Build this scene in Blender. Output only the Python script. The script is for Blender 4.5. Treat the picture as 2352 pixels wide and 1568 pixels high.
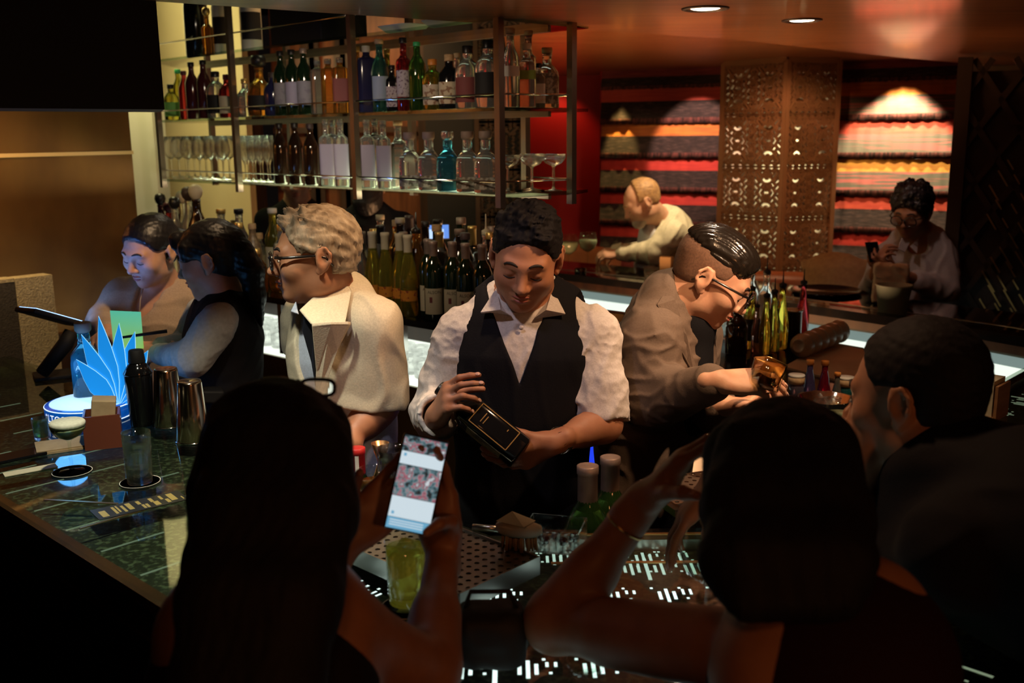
import bpy, bmesh, math, random
import numpy as np
from mathutils import Vector, Matrix, Euler
random.seed(7)
SC = bpy.context.scene
for o in list(bpy.data.objects): bpy.data.objects.remove(o)
COL = SC.collection
PI = math.pi

# ---------------------------------------------------------------- camera
EYE = np.array([0.0, 0.0, 1.85]); FPX = 2352 * 35 / 36
_p, _r = math.radians(11.7), math.radians(0.6)
_f = np.array([0, math.cos(_p), -math.sin(_p)]); _r0 = np.array([1.0, 0, 0]); _u0 = np.array([0, math.sin(_p), math.cos(_p)])
CR = _r0 * math.cos(_r) - _u0 * math.sin(_r); CU = _u0 * math.cos(_r) + _r0 * math.sin(_r)
cd = bpy.data.cameras.new('camera'); cam = bpy.data.objects.new('camera', cd); COL.objects.link(cam)
cd.lens = 35; cd.sensor_width = 36; cd.clip_start = 0.02
cam.matrix_world = Matrix(((CR[0], CU[0], -_f[0], EYE[0]), (CR[1], CU[1], -_f[1], EYE[1]), (CR[2], CU[2], -_f[2], EYE[2]), (0, 0, 0, 1)))
cd.dof.use_dof = True; cd.dof.focus_distance = 2.45; cd.dof.aperture_fstop = 4.0
SC.camera = cam
def ray(px, py): return _f + CR * (px - 1176) / FPX + CU * (784 - py) / FPX
def at(px, py, Y):
    d = ray(px, py); return EYE + d * Y / d[1]
def onz(px, py, z):
    d = ray(px, py); return EYE + d * (z - EYE[2]) / d[2]

# ---------------------------------------------------------------- world, exposure
w = bpy.data.worlds.new('world'); SC.world = w; w.use_nodes = True
w.node_tree.nodes['Background'].inputs[0].default_value = (0.05, 0.035, 0.03, 1)
w.node_tree.nodes['Background'].inputs[1].default_value = 0.05
SC.view_settings.view_transform = 'Standard'; SC.view_settings.look = 'None'
SC.view_settings.exposure = 0.3; SC.view_settings.gamma = 1.0; SC.view_settings.use_curve_mapping = False
cy = SC.cycles
cy.max_bounces = 10; cy.diffuse_bounces = 3; cy.glossy_bounces = 4; cy.transmission_bounces = 8; cy.transparent_max_bounces = 24
cy.caustics_reflective = False; cy.caustics_refractive = False; cy.sample_clamp_indirect = 2.5; cy.blur_glossy = 0.5
cy.use_denoising = True

def lamp(name, kind, loc, power, color, target=None, size=0.1, spot=60, blend=0.6, size_y=None):
    d = bpy.data.lights.new(name, kind); d.energy = power; d.color = color
    if kind == 'AREA':
        d.size = size
        if size_y: d.shape = 'RECTANGLE'; d.size_y = size_y
    else: d.shadow_soft_size = size
    if kind == 'SPOT': d.spot_size = math.radians(spot); d.spot_blend = blend
    o = bpy.data.objects.new(name, d); COL.objects.link(o); o.location = loc
    if target is not None:
        o.rotation_euler = (Vector(target) - Vector(loc)).to_track_quat('-Z', 'Y').to_euler()
    return o
WARM = (1.0, 0.66, 0.36); AMBER = (1.0, 0.50, 0.20); NEUT = (1.0, 0.86, 0.68); COOL = (0.85, 0.95, 1.0)
# bar task downlights (recessed fittings above the staff), textile wall washers, recess and shelf lights, added fills
ORANGE = (1.0, 0.48, 0.20)
lamp('downlight_vest', 'SPOT', (0.52, 1.95, 2.22), 28, (1.0, 0.58, 0.30), (0.10, 2.35, 1.15), 0.03, 62, 0.8)
lamp('vest_fill_left', 'SPOT', (-0.35, 1.75, 2.22), 12, (0.85, 0.72, 0.80), (-0.10, 2.35, 1.15), 0.05, 55, 0.8)  # added cool fill for the left side of the vested bartender's shirt
lamp('downlight_jacket', 'SPOT', (1.02, 1.88, 2.21), 82, (1.0, 0.62, 0.36), (0.60, 2.52, 1.42), 0.02, 42, 0.8)
lamp('downlight_jacket_top', 'SPOT', (0.55, 2.62, 2.22), 14, (1.0, 0.75, 0.5), (0.55, 2.55, 1.2), 0.02, 60, 0.8)
lamp('downlight_white', 'SPOT', (-0.05, 2.35, 2.22), 26, (1.0, 0.64, 0.34), (-0.42, 2.6, 1.1), 0.03, 60, 0.8)
lamp('downlight_counter', 'SPOT', (-0.72, 2.0, 2.22), 48, (0.95, 0.92, 0.70), (-0.80, 2.2, 1.05), 0.03, 80, 0.9)
lamp('downlight_women', 'SPOT', (-0.76, 2.98, 2.22), 24, WARM, (-1.27, 3.42, 1.2), 0.03, 40, 0.8)
lamp('wall_washer_right', 'SPOT', (2.44, 6.40, 2.28), 75, (1.0, 0.76, 0.48), (2.52, 6.57, 1.4), 0.02, 80, 0.5)
lamp('wall_washer_right_wide', 'SPOT', (2.28, 6.12, 2.28), 55, (1.0, 0.70, 0.40), (2.52, 6.62, 1.6), 0.02, 60, 0.3)
lamp('wall_washer_mid', 'SPOT', (0.76, 7.34, 2.28), 55, (1.0, 0.70, 0.22), (0.81, 7.45, 1.6), 0.02, 32, 0.6)
lamp('wall_washer_left', 'SPOT', (1.05, 6.52, 2.28), 60, (1.0, 0.62, 0.5), (1.33, 7.2, 1.75), 0.02, 44, 0.3)
lamp('wall_washer_low', 'SPOT', (1.0, 6.3, 2.28), 16, (1.0, 0.5, 0.3), (1.0, 7.3, 1.3), 0.05, 70, 0.8)
lamp('screen_backlight', 'SPOT', (1.86, 6.66, 2.25), 110, (1.0, 0.86, 0.58), (1.87, 6.95, 1.2), 0.03, 46, 0.6)
lamp('screen_front', 'SPOT', (1.55, 5.4, 2.27), 42, (1.0, 0.58, 0.30), (1.75, 6.4, 1.5), 0.03, 70, 0.7)
lamp('recess_light', 'SPOT', (0.40, 7.78, 2.26), 5, (1.0, 0.30, 0.15), (0.35, 8.0, 1.5), 0.03, 100, 0.6)
lamp('cream_jacket_spot', 'SPOT', (1.05, 5.75, 2.27), 60, (1.0, 0.74, 0.42), (0.92, 6.05, 1.2), 0.03, 55, 0.6)
lamp('cream_wall_wash', 'AREA', (-1.95, 5.5, 2.9), 20, (1.0, 0.88, 0.42), (-2.0, 6.4, 1.4), 0.3)
lamp('back_wall_wash', 'SPOT', (-0.9, 6.5, 2.9), 40, AMBER, (-0.9, 7.4, 1.6), 0.1, 100, 0.8)
lamp('ceiling_bounce_fill', 'AREA', (0.55, 4.3, 0.45), 60, (1.0, 0.50, 0.22), (0.75, 4.35, 2.3), 1.0)  # added hidden lamp, stands in for light bouncing onto the ceiling
lamp('shelf_fill_left', 'SPOT', (-0.66, 3.08, 2.22), 22, (1.0, 0.84, 0.62), (-1.20, 4.6, 1.75), 0.04, 56, 0.8)  # added front fill so the shelf bottles read
lamp('shelf_fill_right', 'SPOT', (-0.75, 2.75, 2.20), 13, (1.0, 0.78, 0.55), (-0.35, 3.9, 1.72), 0.06, 66, 0.8)  # second added fill, for the bottles near the corner post
lamp('shelf_top', 'SPOT', (-0.75, 4.75, 2.98), 18, (1.0, 0.85, 0.6), (-0.75, 4.35, 1.6), 0.08, 90, 0.8)
lamp('brass_wall_spot', 'SPOT', (-1.95, 3.35, 2.2), 60, (1.0, 0.60, 0.22), (-2.25, 3.95, 1.6), 0.05, 95, 0.9)
lamp('till_glow', 'SPOT', (-1.53, 3.02, 1.28), 6, (0.12, 0.30, 1.0), (-1.24, 3.34, 1.47), 0.05, 38, 0.7)
lamp('display_glow', 'POINT', (-1.30, 2.80, 1.20), 0.5, (0.10, 0.42, 1.0), None, 0.05)
lamp('room_fill', 'SPOT', (1.6, -1.6, 2.1), 42, (1.0, 0.36, 0.12), (0.4, 1.2, 1.1), 0.2, 60, 0.8)
lamp('guest_side_left', 'SPOT', (-0.1, 0.0, 2.2), 5, (1.0, 0.36, 0.12), (-0.05, 1.15, 1.2), 0.1, 40, 0.8)
lamp('downlight_station', 'SPOT', (1.15, 2.55, 2.22), 40, (1.0, 0.72, 0.45), (0.92, 2.75, 1.0), 0.03, 50, 0.7)
lamp('guest_fill_right', 'SPOT', (0.25, 1.95, 2.22), 16, (1.0, 0.55, 0.3), (0.62, 1.6, 1.4), 0.05, 45, 0.8)  # unseen spot added to lift the short haired man's face
lamp('back_guest_fill', 'SPOT', (-0.95, 4.75, 2.95), 12, AMBER, (-1.2, 5.4, 1.6), 0.05, 60, 0.8)  # added spot brightening the person behind the shelving
led = lamp('shelf_led', 'AREA', (-0.86, 4.48, 1.60), 7, (1.0, 0.95, 0.62), (-0.86, 4.48, 2.5), 2.1, size_y=0.05)
led.rotation_euler = (PI, 0, math.atan2(5.29 - 3.53, -1.82 + 0.035))
lamp('phone_man_fill', 'SPOT', (1.55, 4.45, 2.20), 5, (1.0, 0.72, 0.62), (1.98, 5.05, 1.25), 0.03, 44, 0.8)  # added spot brightening the man who holds the phone


# ---------------------------------------------------------------- helpers
def tag(o, label=None, cat=None, group=None, kind=None):
    if label: o['label'] = label
    if cat: o['category'] = cat
    if group: o['group'] = group
    if kind: o['kind'] = kind
    return o
def empty(name, loc=(0, 0, 0), rz=0.0, label=None, cat=None, group=None):
    o = bpy.data.objects.new(name, None); COL.objects.link(o); o.location = loc; o.rotation_euler = (0, 0, rz)
    o.empty_display_size = 0.02
    return tag(o, label, cat, group)
def link(name, me, m=None, parent=None, loc=None, rot=None):
    o = bpy.data.objects.new(name, me); COL.objects.link(o)
    if m is not None and len(me.materials) == 0:
        for q in (m if isinstance(m, (list, tuple)) else [m]): me.materials.append(q)
    if parent is not None: o.parent = parent
    if loc is not None: o.location = loc
    if rot is not None: o.rotation_euler = rot
    return o
class MB:
    """collects shapes, then links them as one mesh object"""
    def __init__(s): s.v = []; s.f = []; s.mi = []; s.sm = []
    def add(s, v, f, mi=0, smooth=False):
        b = len(s.v); s.v += [tuple(map(float, x)) for x in v]
        s.f += [tuple(b + i for i in q) for q in f]; s.mi += [mi] * len(f); s.sm += [smooth] * len(f); return s
    def prism(s, poly, z0, z1, mi=0):
        n = len(poly)
        a = sum(poly[i][0] * poly[(i + 1) % n][1] - poly[(i + 1) % n][0] * poly[i][1] for i in range(n))
        if a < 0: poly = poly[::-1]
        v = [(x, y, z0) for x, y in poly] + [(x, y, z1) for x, y in poly]
        f = [tuple(range(n - 1, -1, -1)), tuple(range(n, 2 * n))] + [(i, (i + 1) % n, n + (i + 1) % n, n + i) for i in range(n)]
        return s.add(v, f, mi)
    def box(s, c, h, M=None, mi=0):
        v = [Vector((sx * h[0], sy * h[1], sz * h[2])) for sz in (-1, 1) for sx, sy in ((-1, -1), (1, -1), (1, 1), (-1, 1))]
        if M is not None: v = [M @ q for q in v]
        v = [q + Vector(c) for q in v]
        return s.add(v, [(3, 2, 1, 0), (4, 5, 6, 7), (0, 1, 5, 4), (1, 2, 6, 5), (2, 3, 7, 6), (3, 0, 4, 7)], mi)
    def bar(s, a, b, wd, th=None, up=(0, 0, 1), mi=0):
        a = Vector(a); b = Vector(b); d = (b - a); L = d.length
        if L < 1e-6: return s
        d /= L; up = Vector(up); x = d.cross(up)
        if x.length < 1e-4: x = d.cross(Vector((1, 0, 0)))
        x.normalize(); y = x.cross(d)
        M = Matrix((x, d, y)).transposed()
        return s.box((a + b) / 2, (wd / 2, L / 2, (th or wd) / 2), M, mi)
    def tube(s, pts, rad, n=8, mi=0, cap=True):
        pts = [Vector(p) for p in pts]; k = len(pts)
        rad = rad if isinstance(rad, (list, tuple)) else [rad] * k
        rings = []; ref = None
        for i, p in enumerate(pts):
            t = (pts[min(i + 1, k - 1)] - pts[max(i - 1, 0)]).normalized()
            if ref is None:
                ref = Vector((0, 0, 1)) if abs(t.z) < 0.9 else Vector((1, 0, 0))
            x = (ref - t * ref.dot(t)).normalized(); y = t.cross(x); ref = x
            rings.append([p + (x * math.cos(2 * PI * j / n) + y * math.sin(2 * PI * j / n)) * rad[i] for j in range(n)])
        v = [q for r in rings for q in r]; f = []
        for i in range(k - 1):
            for j in range(n): f.append((i * n + j, i * n + (j + 1) % n, (i + 1) * n + (j + 1) % n, (i + 1) * n + j))
        if cap: f += [tuple(range(n - 1, -1, -1)), tuple((k - 1) * n + j for j in range(n))]
        return s.add(v, f, mi, True)
    def lathe(s, prof, n=20, pw=2.0, mi=0, c=(0, 0, 0), sx=1.0, sy=1.0, smooth=True, M=None):
        """prof: (r, z) or (r, z, p): p>2 gives a squarer cross section"""
        v = []; f = []; k = len(prof)
        for q in prof:
            r, z = q[0], q[1]; p = q[2] if len(q) > 2 else pw
            for j in range(n):
                a = 2 * PI * (j + 0.5) / n; ca, sa = math.cos(a), math.sin(a)
                g = 1.0 / (abs(ca) ** p + abs(sa) ** p) ** (1 / p)
                v.append((r * g * ca * sx, r * g * sa * sy, z))
        for i in range(k - 1):
            for j in range(n): f.append((i * n + j, i * n + (j + 1) % n, (i + 1) * n + (j + 1) % n, (i + 1) * n + j))
        if prof[0][0] > 1e-6: f.append(tuple(range(n - 1, -1, -1)))
        if prof[-1][0] > 1e-6: f.append(tuple((k - 1) * n + j for j in range(n)))
        v = [Vector(q) for q in v]
        if M is not None: v = [M @ q for q in v]
        v = [q + Vector(c) for q in v]
        return s.add(v, f, mi, smooth)
    def mesh(s, name):
        me = bpy.data.meshes.new(name); me.from_pydata(s.v, [], s.f)
        me.polygons.foreach_set('material_index', s.mi); me.polygons.foreach_set('use_smooth', s.sm); me.update()
        return me
    def build(s, name, m, parent=None, loc=None, rot=None, bevel=0.0):
        o = link(name, s.mesh(name), m, parent, loc, rot)
        if bevel:
            b = o.modifiers.new('bevel', 'BEVEL'); b.width = bevel; b.segments = 2; b.limit_method = 'ANGLE'
        return o

# ---------------------------------------------------------------- materials
def mat(name, col, rough=0.5, metal=0.0, emit=None, es=0.0, trans=0.0, ior=1.45, spec=0.5, coat=0.0, col2=None, nscale=8.0, nstretch=(1, 1, 1), bump=0.0, bscale=60.0, bstretch=(1, 1, 1), sss=0.0, sheen=0.0, alpha=1.0, contrast=(0.35, 0.65)):
    m = bpy.data.materials.new(name); m.use_nodes = True; nt = m.node_tree; b = nt.nodes['Principled BSDF']
    I = b.inputs
    I['Base Color'].default_value = (*col, 1); I['Roughness'].default_value = rough; I['Metallic'].default_value = metal
    I['IOR'].default_value = ior; I['Specular IOR Level'].default_value = spec; I['Transmission Weight'].default_value = trans
    I['Coat Weight'].default_value = coat; I['Coat Roughness'].default_value = 0.08; I['Alpha'].default_value = alpha
    if sheen: I['Sheen Weight'].default_value = sheen
    if sss:
        I['Subsurface Weight'].default_value = sss; I['Subsurface Radius'].default_value = (0.012, 0.004, 0.002); I['Subsurface Scale'].default_value = 1.0
    if emit is not None: I['Emission Color'].default_value = (*emit, 1); I['Emission Strength'].default_value = es
    if col2 is not None or bump:
        tc = nt.nodes.new('ShaderNodeTexCoord')
        def noise(scale, st):
            mp = nt.nodes.new('ShaderNodeMapping'); mp.inputs['Scale'].default_value = st
            n = nt.nodes.new('ShaderNodeTexNoise'); n.inputs['Scale'].default_value = scale; n.inputs['Detail'].default_value = 4
            nt.links.new(tc.outputs['Object'], mp.inputs[0]); nt.links.new(mp.outputs[0], n.inputs['Vector']); return n
        if col2 is not None:
            n = noise(nscale, nstretch); r = nt.nodes.new('ShaderNodeValToRGB')
            r.color_ramp.elements[0].position = contrast[0]; r.color_ramp.elements[1].position = contrast[1]
            r.color_ramp.elements[0].color = (*col, 1); r.color_ramp.elements[1].color = (*col2, 1)
            nt.links.new(n.outputs['Fac'], r.inputs[0]); nt.links.new(r.outputs[0], I['Base Color'])
        if bump:
            n = noise(bscale, bstretch); bp = nt.nodes.new('ShaderNodeBump'); bp.inputs['Strength'].default_value = bump; bp.inputs['Distance'].default_value = 0.004
            nt.links.new(n.outputs['Fac'], bp.inputs['Height']); nt.links.new(bp.outputs[0], I['Normal'])
    return m
def thin_glass(name, tint=(1, 1, 1), rough=0.02, refl=1.0):
    m = bpy.data.materials.new(name); m.use_nodes = True; nt = m.node_tree; nt.nodes.clear()
    o = nt.nodes.new('ShaderNodeOutputMaterial'); t = nt.nodes.new('ShaderNodeBsdfTransparent'); g = nt.nodes.new('ShaderNodeBsdfGlossy')
    t.inputs[0].default_value = (*tint, 1); g.inputs['Roughness'].default_value = rough
    fr = nt.nodes.new('ShaderNodeFresnel'); fr.inputs[0].default_value = 1.5
    mu = nt.nodes.new('ShaderNodeMath'); mu.operation = 'MULTIPLY'; mu.inputs[1].default_value = refl; mu.use_clamp = True
    mx = nt.nodes.new('ShaderNodeMixShader'); L = nt.links
    ge = nt.nodes.new('ShaderNodeNewGeometry'); bk = nt.nodes.new('ShaderNodeMath'); bk.operation = 'SUBTRACT'; bk.inputs[0].default_value = 1.0
    m2 = nt.nodes.new('ShaderNodeMath'); m2.operation = 'MULTIPLY'
    L.new(ge.outputs['Backfacing'], bk.inputs[1]); L.new(fr.outputs[0], mu.inputs[0]); L.new(mu.outputs[0], m2.inputs[0]); L.new(bk.outputs[0], m2.inputs[1]); L.new(m2.outputs[0], mx.inputs[0]); L.new(t.outputs[0], mx.inputs[1]); L.new(g.outputs[0], mx.inputs[2]); L.new(mx.outputs[0], o.inputs[0])
    return m
def emis(name, col, s): return mat(name, (0, 0, 0), 0.6, emit=col, es=s)

# ---------------------------------------------------------------- signed-distance modelling (one continuous surface per body / garment)
def nz(v): v = np.asarray(v, float); return v / (np.linalg.norm(v) + 1e-12)
def A(*v): return np.array(v, float)
class Sdf:
    def __init__(s): s.ops = []; s.disp = []
    def _add(s, fn, c, r, op, k): s.ops.append((fn, np.asarray(c, float), float(r), op, k)); return s
    def cap(s, a, b, ra, rb=None, k=0.02, op='u'):
        a = np.asarray(a, float); b = np.asarray(b, float); rb = ra if rb is None else rb; ab = b - a; L2 = ab @ ab + 1e-12
        def fn(p):
            q = p - a; t = np.clip(q @ ab / L2, 0, 1)
            return np.linalg.norm(q - t[:, None] * ab, axis=1) - (ra + (rb - ra) * t)
        return s._add(fn, (a + b) / 2, np.sqrt(L2) / 2 + max(ra, rb), op, k)
    def ecap(s, a, b, wa, wb, da, db, n, k=0.03, op='u'):
        """capsule with an elliptical section: half widths wa,wb across, half depths da,db along n"""
        a = np.asarray(a, float); b = np.asarray(b, float); ab = b - a; L2 = ab @ ab + 1e-12; n = nz(np.asarray(n, float) - ab * (np.asarray(n, float) @ ab) / L2)
        def fn(p):
            q = p - a; t = np.clip(q @ ab / L2, 0, 1); v = q - t[:, None] * ab; vn = v @ n
            w = wa + (wb - wa) * t; d = da + (db - da) * t
            vp = np.linalg.norm(v - vn[:, None] * n, axis=1)
            return (np.sqrt((vp / w) ** 2 + (vn / d) ** 2) - 1) * np.minimum(w, d)
        return s._add(fn, (a + b) / 2, np.sqrt(L2) / 2 + max(wa, wb, da, db), op, k)
    def ell(s, c, rad, R=None, k=0.02, op='u'):
        c = np.asarray(c, float); rad = np.asarray(rad, float)
        def fn(p):
            q = p - c
            if R is not None: q = q @ R
            k0 = np.linalg.norm(q / rad, axis=1); k1 = np.linalg.norm(q / rad ** 2, axis=1) + 1e-9
            return k0 * (k0 - 1) / k1
        return s._add(fn, c, rad.max(), op, k)
    def box(s, c, half, R=None, r=0.005, k=0.01, op='u'):
        c = np.asarray(c, float); half = np.asarray(half, float) - r
        def fn(p):
            q = p - c
            if R is not None: q = q @ R
            q = np.abs(q) - half
            return np.linalg.norm(np.maximum(q, 0), axis=1) + np.minimum(q.max(1), 0) - r
        return s._add(fn, c, np.linalg.norm(half) + r, op, k)
    def half(s, c, n, k=0.004):
        """cut away everything on the n side of the plane through c"""
        c = np.asarray(c, float); n = nz(n)
        return s._add(lambda p: -((p - c) @ n), c, 1e6, 's', k)
    def custom(s, fn, c, r, op, k=0.01): return s._add(fn, c, r, op, k)
    def value(s, P, ctr=None, hb=0.0):
        """P: (nb, m, 3) blocks"""
        nb, m, _ = P.shape; d = np.full((nb, m), 0.5)
        for fn, c, r, op, k in s.ops:
            if op == 'i': idx = np.arange(nb)
            else: idx = np.nonzero(np.linalg.norm(ctr - c, axis=1) < r + hb + k + 0.05)[0]
            if not len(idx): continue
            e = fn(P[idx].reshape(-1, 3)).reshape(len(idx), m); o = d[idx]
            if op == 'u':
                h = np.clip(0.5 + 0.5 * (o - e) / k, 0, 1); d[idx] = o + (e - o) * h - k * h * (1 - h)
            elif op == 's':
                h = np.clip(0.5 - 0.5 * (o + e) / k, 0, 1); d[idx] = o + (-e - o) * h + k * h * (1 - h)
            else: d[idx] = np.maximum(o, e)
        for fn in s.disp: d += fn(P.reshape(-1, 3)).reshape(nb, m)
        return d
    def mesh(s, name, h=0.004, B=8):
        lo = np.min([c - r for fn, c, r, op, k in s.ops if op == 'u'], axis=0) - 3 * h - 0.02
        hi = np.max([c + r for fn, c, r, op, k in s.ops if op == 'u'], axis=0) + 3 * h + 0.02
        nb3 = np.ceil((hi - lo) / (B * h)).astype(int); bs = B * h
        g = np.stack(np.meshgrid(*[np.arange(n) for n in nb3], indexing='ij'), -1).reshape(-1, 3)
        ctr = lo + (g + 0.5) * bs; hb = bs * 0.87
        cv = np.concatenate([s.value(ctr[i:i + 60000, None, :], ctr[i:i + 60000], hb)[:, 0] for i in range(0, len(ctr), 60000)])
        keep = np.abs(cv) < hb * 1.5 + 0.012
        D = np.repeat(np.repeat(np.repeat(np.where(cv < 0, -1.0, 1.0).reshape(nb3), B, 0), B, 1), B, 2).astype(np.float32)
        o = np.stack(np.meshgrid(*[np.arange(B)] * 3, indexing='ij'), -1).reshape(-1, 3) * h
        D = D.reshape(nb3[0], B, nb3[1], B, nb3[2], B); kg = g[keep]
        for i in range(0, len(kg), 600):
            q = kg[i:i + 600]; P = (lo + q * bs)[:, None, :] + o[None]
            val = s.value(P, lo + (q + 0.5) * bs, hb).reshape(-1, B, B, B)
            D[q[:, 0], :, q[:, 1], :, q[:, 2], :] = val
        D = D.reshape(nb3 * B)
        S = D < 0
        c8 = [(i, j, k) for i in (0, 1) for j in (0, 1) for k in (0, 1)]
        n = np.array(D.shape) - 1
        cnt = sum(S[i:i + n[0], j:j + n[1], k:k + n[2]].astype(np.int8) for i, j, k in c8)
        act = (cnt > 0) & (cnt < 8); ci = np.argwhere(act)
        vid = np.full(act.shape, -1, np.int32); vid[act] = np.arange(len(ci))
        acc = np.zeros((len(ci), 3)); w8 = np.zeros(len(ci))
        vals = {c: D[ci[:, 0] + c[0], ci[:, 1] + c[1], ci[:, 2] + c[2]] for c in c8}
        for c in c8:
            for ax in range(3):
                if c[ax]: continue
                e = list(c); e[ax] = 1; a, b = vals[c], vals[tuple(e)]
                m = (a < 0) != (b < 0); t = np.where(m, a / np.where(m, a - b, 1), 0)
                pt = np.tile(np.array(c, float), (len(ci), 1)); pt[:, ax] = t
                acc += pt * m[:, None]; w8 += m
        V = lo + (ci + acc / w8[:, None]) * h
        F = []
        for ax in range(3):
            u, v = (ax + 1) % 3, (ax + 2) % 3
            sl = [slice(None)] * 3; s2 = [slice(None)] * 3; sl[ax] = slice(0, -1); s2[ax] = slice(1, None)
            x = S[tuple(sl)] != S[tuple(s2)]; e = np.argwhere(x)
            e = e[(e[:, u] > 0) & (e[:, v] > 0) & (e[:, u] < n[u]) & (e[:, v] < n[v])]
            ins = S[e[:, 0], e[:, 1], e[:, 2]]
            def cell(du, dv):
                q = e.copy(); q[:, u] -= du; q[:, v] -= dv; return vid[q[:, 0], q[:, 1], q[:, 2]]
            q = np.stack([cell(1, 1), cell(0, 1), cell(0, 0), cell(1, 0)], 1)
            q[~ins] = q[~ins][:, ::-1]; F.append(q)
        F = np.concatenate(F); F = F[(F >= 0).all(1)]
        # two light smoothing passes
        for _ in range(2):
            sm = np.zeros_like(V); ct = np.zeros(len(V))
            for i in range(4):
                a, b = F[:, i], F[:, (i + 1) % 4]
                np.add.at(sm, a, V[b]); np.add.at(ct, a, 1)
                np.add.at(sm, b, V[a]); np.add.at(ct, b, 1)
            V = V * 0.5 + 0.5 * sm / np.maximum(ct, 1)[:, None]
        me = bpy.data.meshes.new(name)
        me.vertices.add(len(V)); me.vertices.foreach_set('co', V.astype(np.float32).ravel())
        me.loops.add(len(F) * 4); me.loops.foreach_set('vertex_index', F.astype(np.int32).ravel())
        me.polygons.add(len(F)); me.polygons.foreach_set('loop_start', np.arange(0, len(F) * 4, 4, dtype=np.int32))
        me.polygons.foreach_set('use_smooth', np.ones(len(F), bool)); me.update(calc_edges=True); me.validate()
        return me
    def eval1(s, p):
        p = np.atleast_2d(p); return s.value(p[:, None, :], p, 0.3)[:, 0]
def waves(seed, scale, n=7, stretch=(1, 1, 1)):
    rg = np.random.RandomState(seed); K = rg.normal(size=(n, 3)); K /= np.linalg.norm(K, axis=1)[:, None]
    K = K * np.asarray(stretch) * (2 * PI / scale) * rg.uniform(0.6, 1.5, (n, 1)); ph = rg.uniform(0, 2 * PI, n)
    return lambda p: np.sin(p @ K.T + ph).sum(1) / n ** 0.5
def ridged(fn): return lambda p: 1 - np.abs(fn(p)) * 1.3

# ---------------------------------------------------------------- shared materials
m_ceil = mat('wood_ceiling', (0.27, 0.095, 0.032), 0.3, col2=(0.15, 0.048, 0.017), nscale=3.0, nstretch=(1, 14, 1), coat=0.3, bump=0.08, bscale=6, bstretch=(1, 20, 1))
m_wood = mat('wood_brown', (0.17, 0.06, 0.022), 0.4, col2=(0.09, 0.03, 0.012), nscale=4.0, nstretch=(6, 6, 0.6))
m_darkwood = mat('wood_dark', (0.025, 0.012, 0.008), 0.45, col2=(0.045, 0.02, 0.01), nscale=5, nstretch=(4, 4, 0.6))
m_black = mat('black_matte', (0.006, 0.006, 0.007), 0.7)
m_blackgloss = mat('black_gloss', (0.006, 0.006, 0.007), 0.12)
m_cream = mat('cream_wall', (0.62, 0.53, 0.30), 0.8, col2=(0.55, 0.46, 0.25), nscale=3)
m_gold = mat('aged_brass_cladding', (0.30, 0.145, 0.045), 0.36, metal=0.85, col2=(0.15, 0.07, 0.03), nscale=2.2, nstretch=(1, 1, 0.6), bump=0.1, bscale=14)
m_brass = mat('brass', (0.72, 0.45, 0.17), 0.3, metal=1.0)
m_red = mat('red_lacquer', (0.38, 0.010, 0.007), 0.5)
m_steel = mat('brushed_steel', (0.62, 0.60, 0.56), 0.28, metal=1.0)
m_chrome = mat('chrome', (0.75, 0.74, 0.72), 0.1, metal=1.0)
m_post = mat('brushed_post', (0.33, 0.26, 0.21), 0.38, metal=0.9)
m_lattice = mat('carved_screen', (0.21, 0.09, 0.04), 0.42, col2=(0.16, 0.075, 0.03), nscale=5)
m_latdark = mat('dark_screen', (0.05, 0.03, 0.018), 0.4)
m_leather = mat('tan_leather', (0.34, 0.10, 0.035), 0.38, col2=(0.25, 0.07, 0.03), nscale=6, bump=0.15, bscale=120)
m_floor = mat('floor_dark', (0.03, 0.018, 0.012), 0.35, col2=(0.02, 0.012, 0.008), nscale=3)
m_pane = thin_glass('glass_pane', (0.93, 0.97, 0.94), 0.015, 1.0)
m_shelfglass = thin_glass('shelf_glass', (0.72, 0.80, 0.74), 0.02, 2.2)
m_smoke = thin_glass('counter_glass', (0.76, 0.82, 0.76), 0.035, 1.1)
m_clear = bpy.data.materials.new('clear_glass'); m_clear.use_nodes = True; _nt = m_clear.node_tree; _nt.nodes.clear()
_o = _nt.nodes.new('ShaderNodeOutputMaterial'); _g = _nt.nodes.new('ShaderNodeBsdfGlass'); _t = _nt.nodes.new('ShaderNodeBsdfTransparent'); _x = _nt.nodes.new('ShaderNodeMixShader')
_g.inputs['IOR'].default_value = 1.45; _g.inputs['Roughness'].default_value = 0.02; _x.inputs[0].default_value = 0.62
_nt.links.new(_t.outputs[0], _x.inputs[1]); _nt.links.new(_g.outputs[0], _x.inputs[2]); _nt.links.new(_x.outputs[0], _o.inputs[0])

# ---------------------------------------------------------------- room shell
def S(o): o['kind'] = 'structure'; return o
S(MB().prism([(-6, -3), (6, -3), (6, 10), (-6, 10)], -0.08, 0.0).build('floor', m_floor))
def linept(px, P, Q, py=300):
    d = ray(px, py); P = A(*P); Q = A(*Q); e = Q - P
    M_ = np.array([[d[0], -e[0]], [d[1], -e[1]]]); t, u = np.linalg.solve(M_, P); return d[:2] * t
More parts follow.
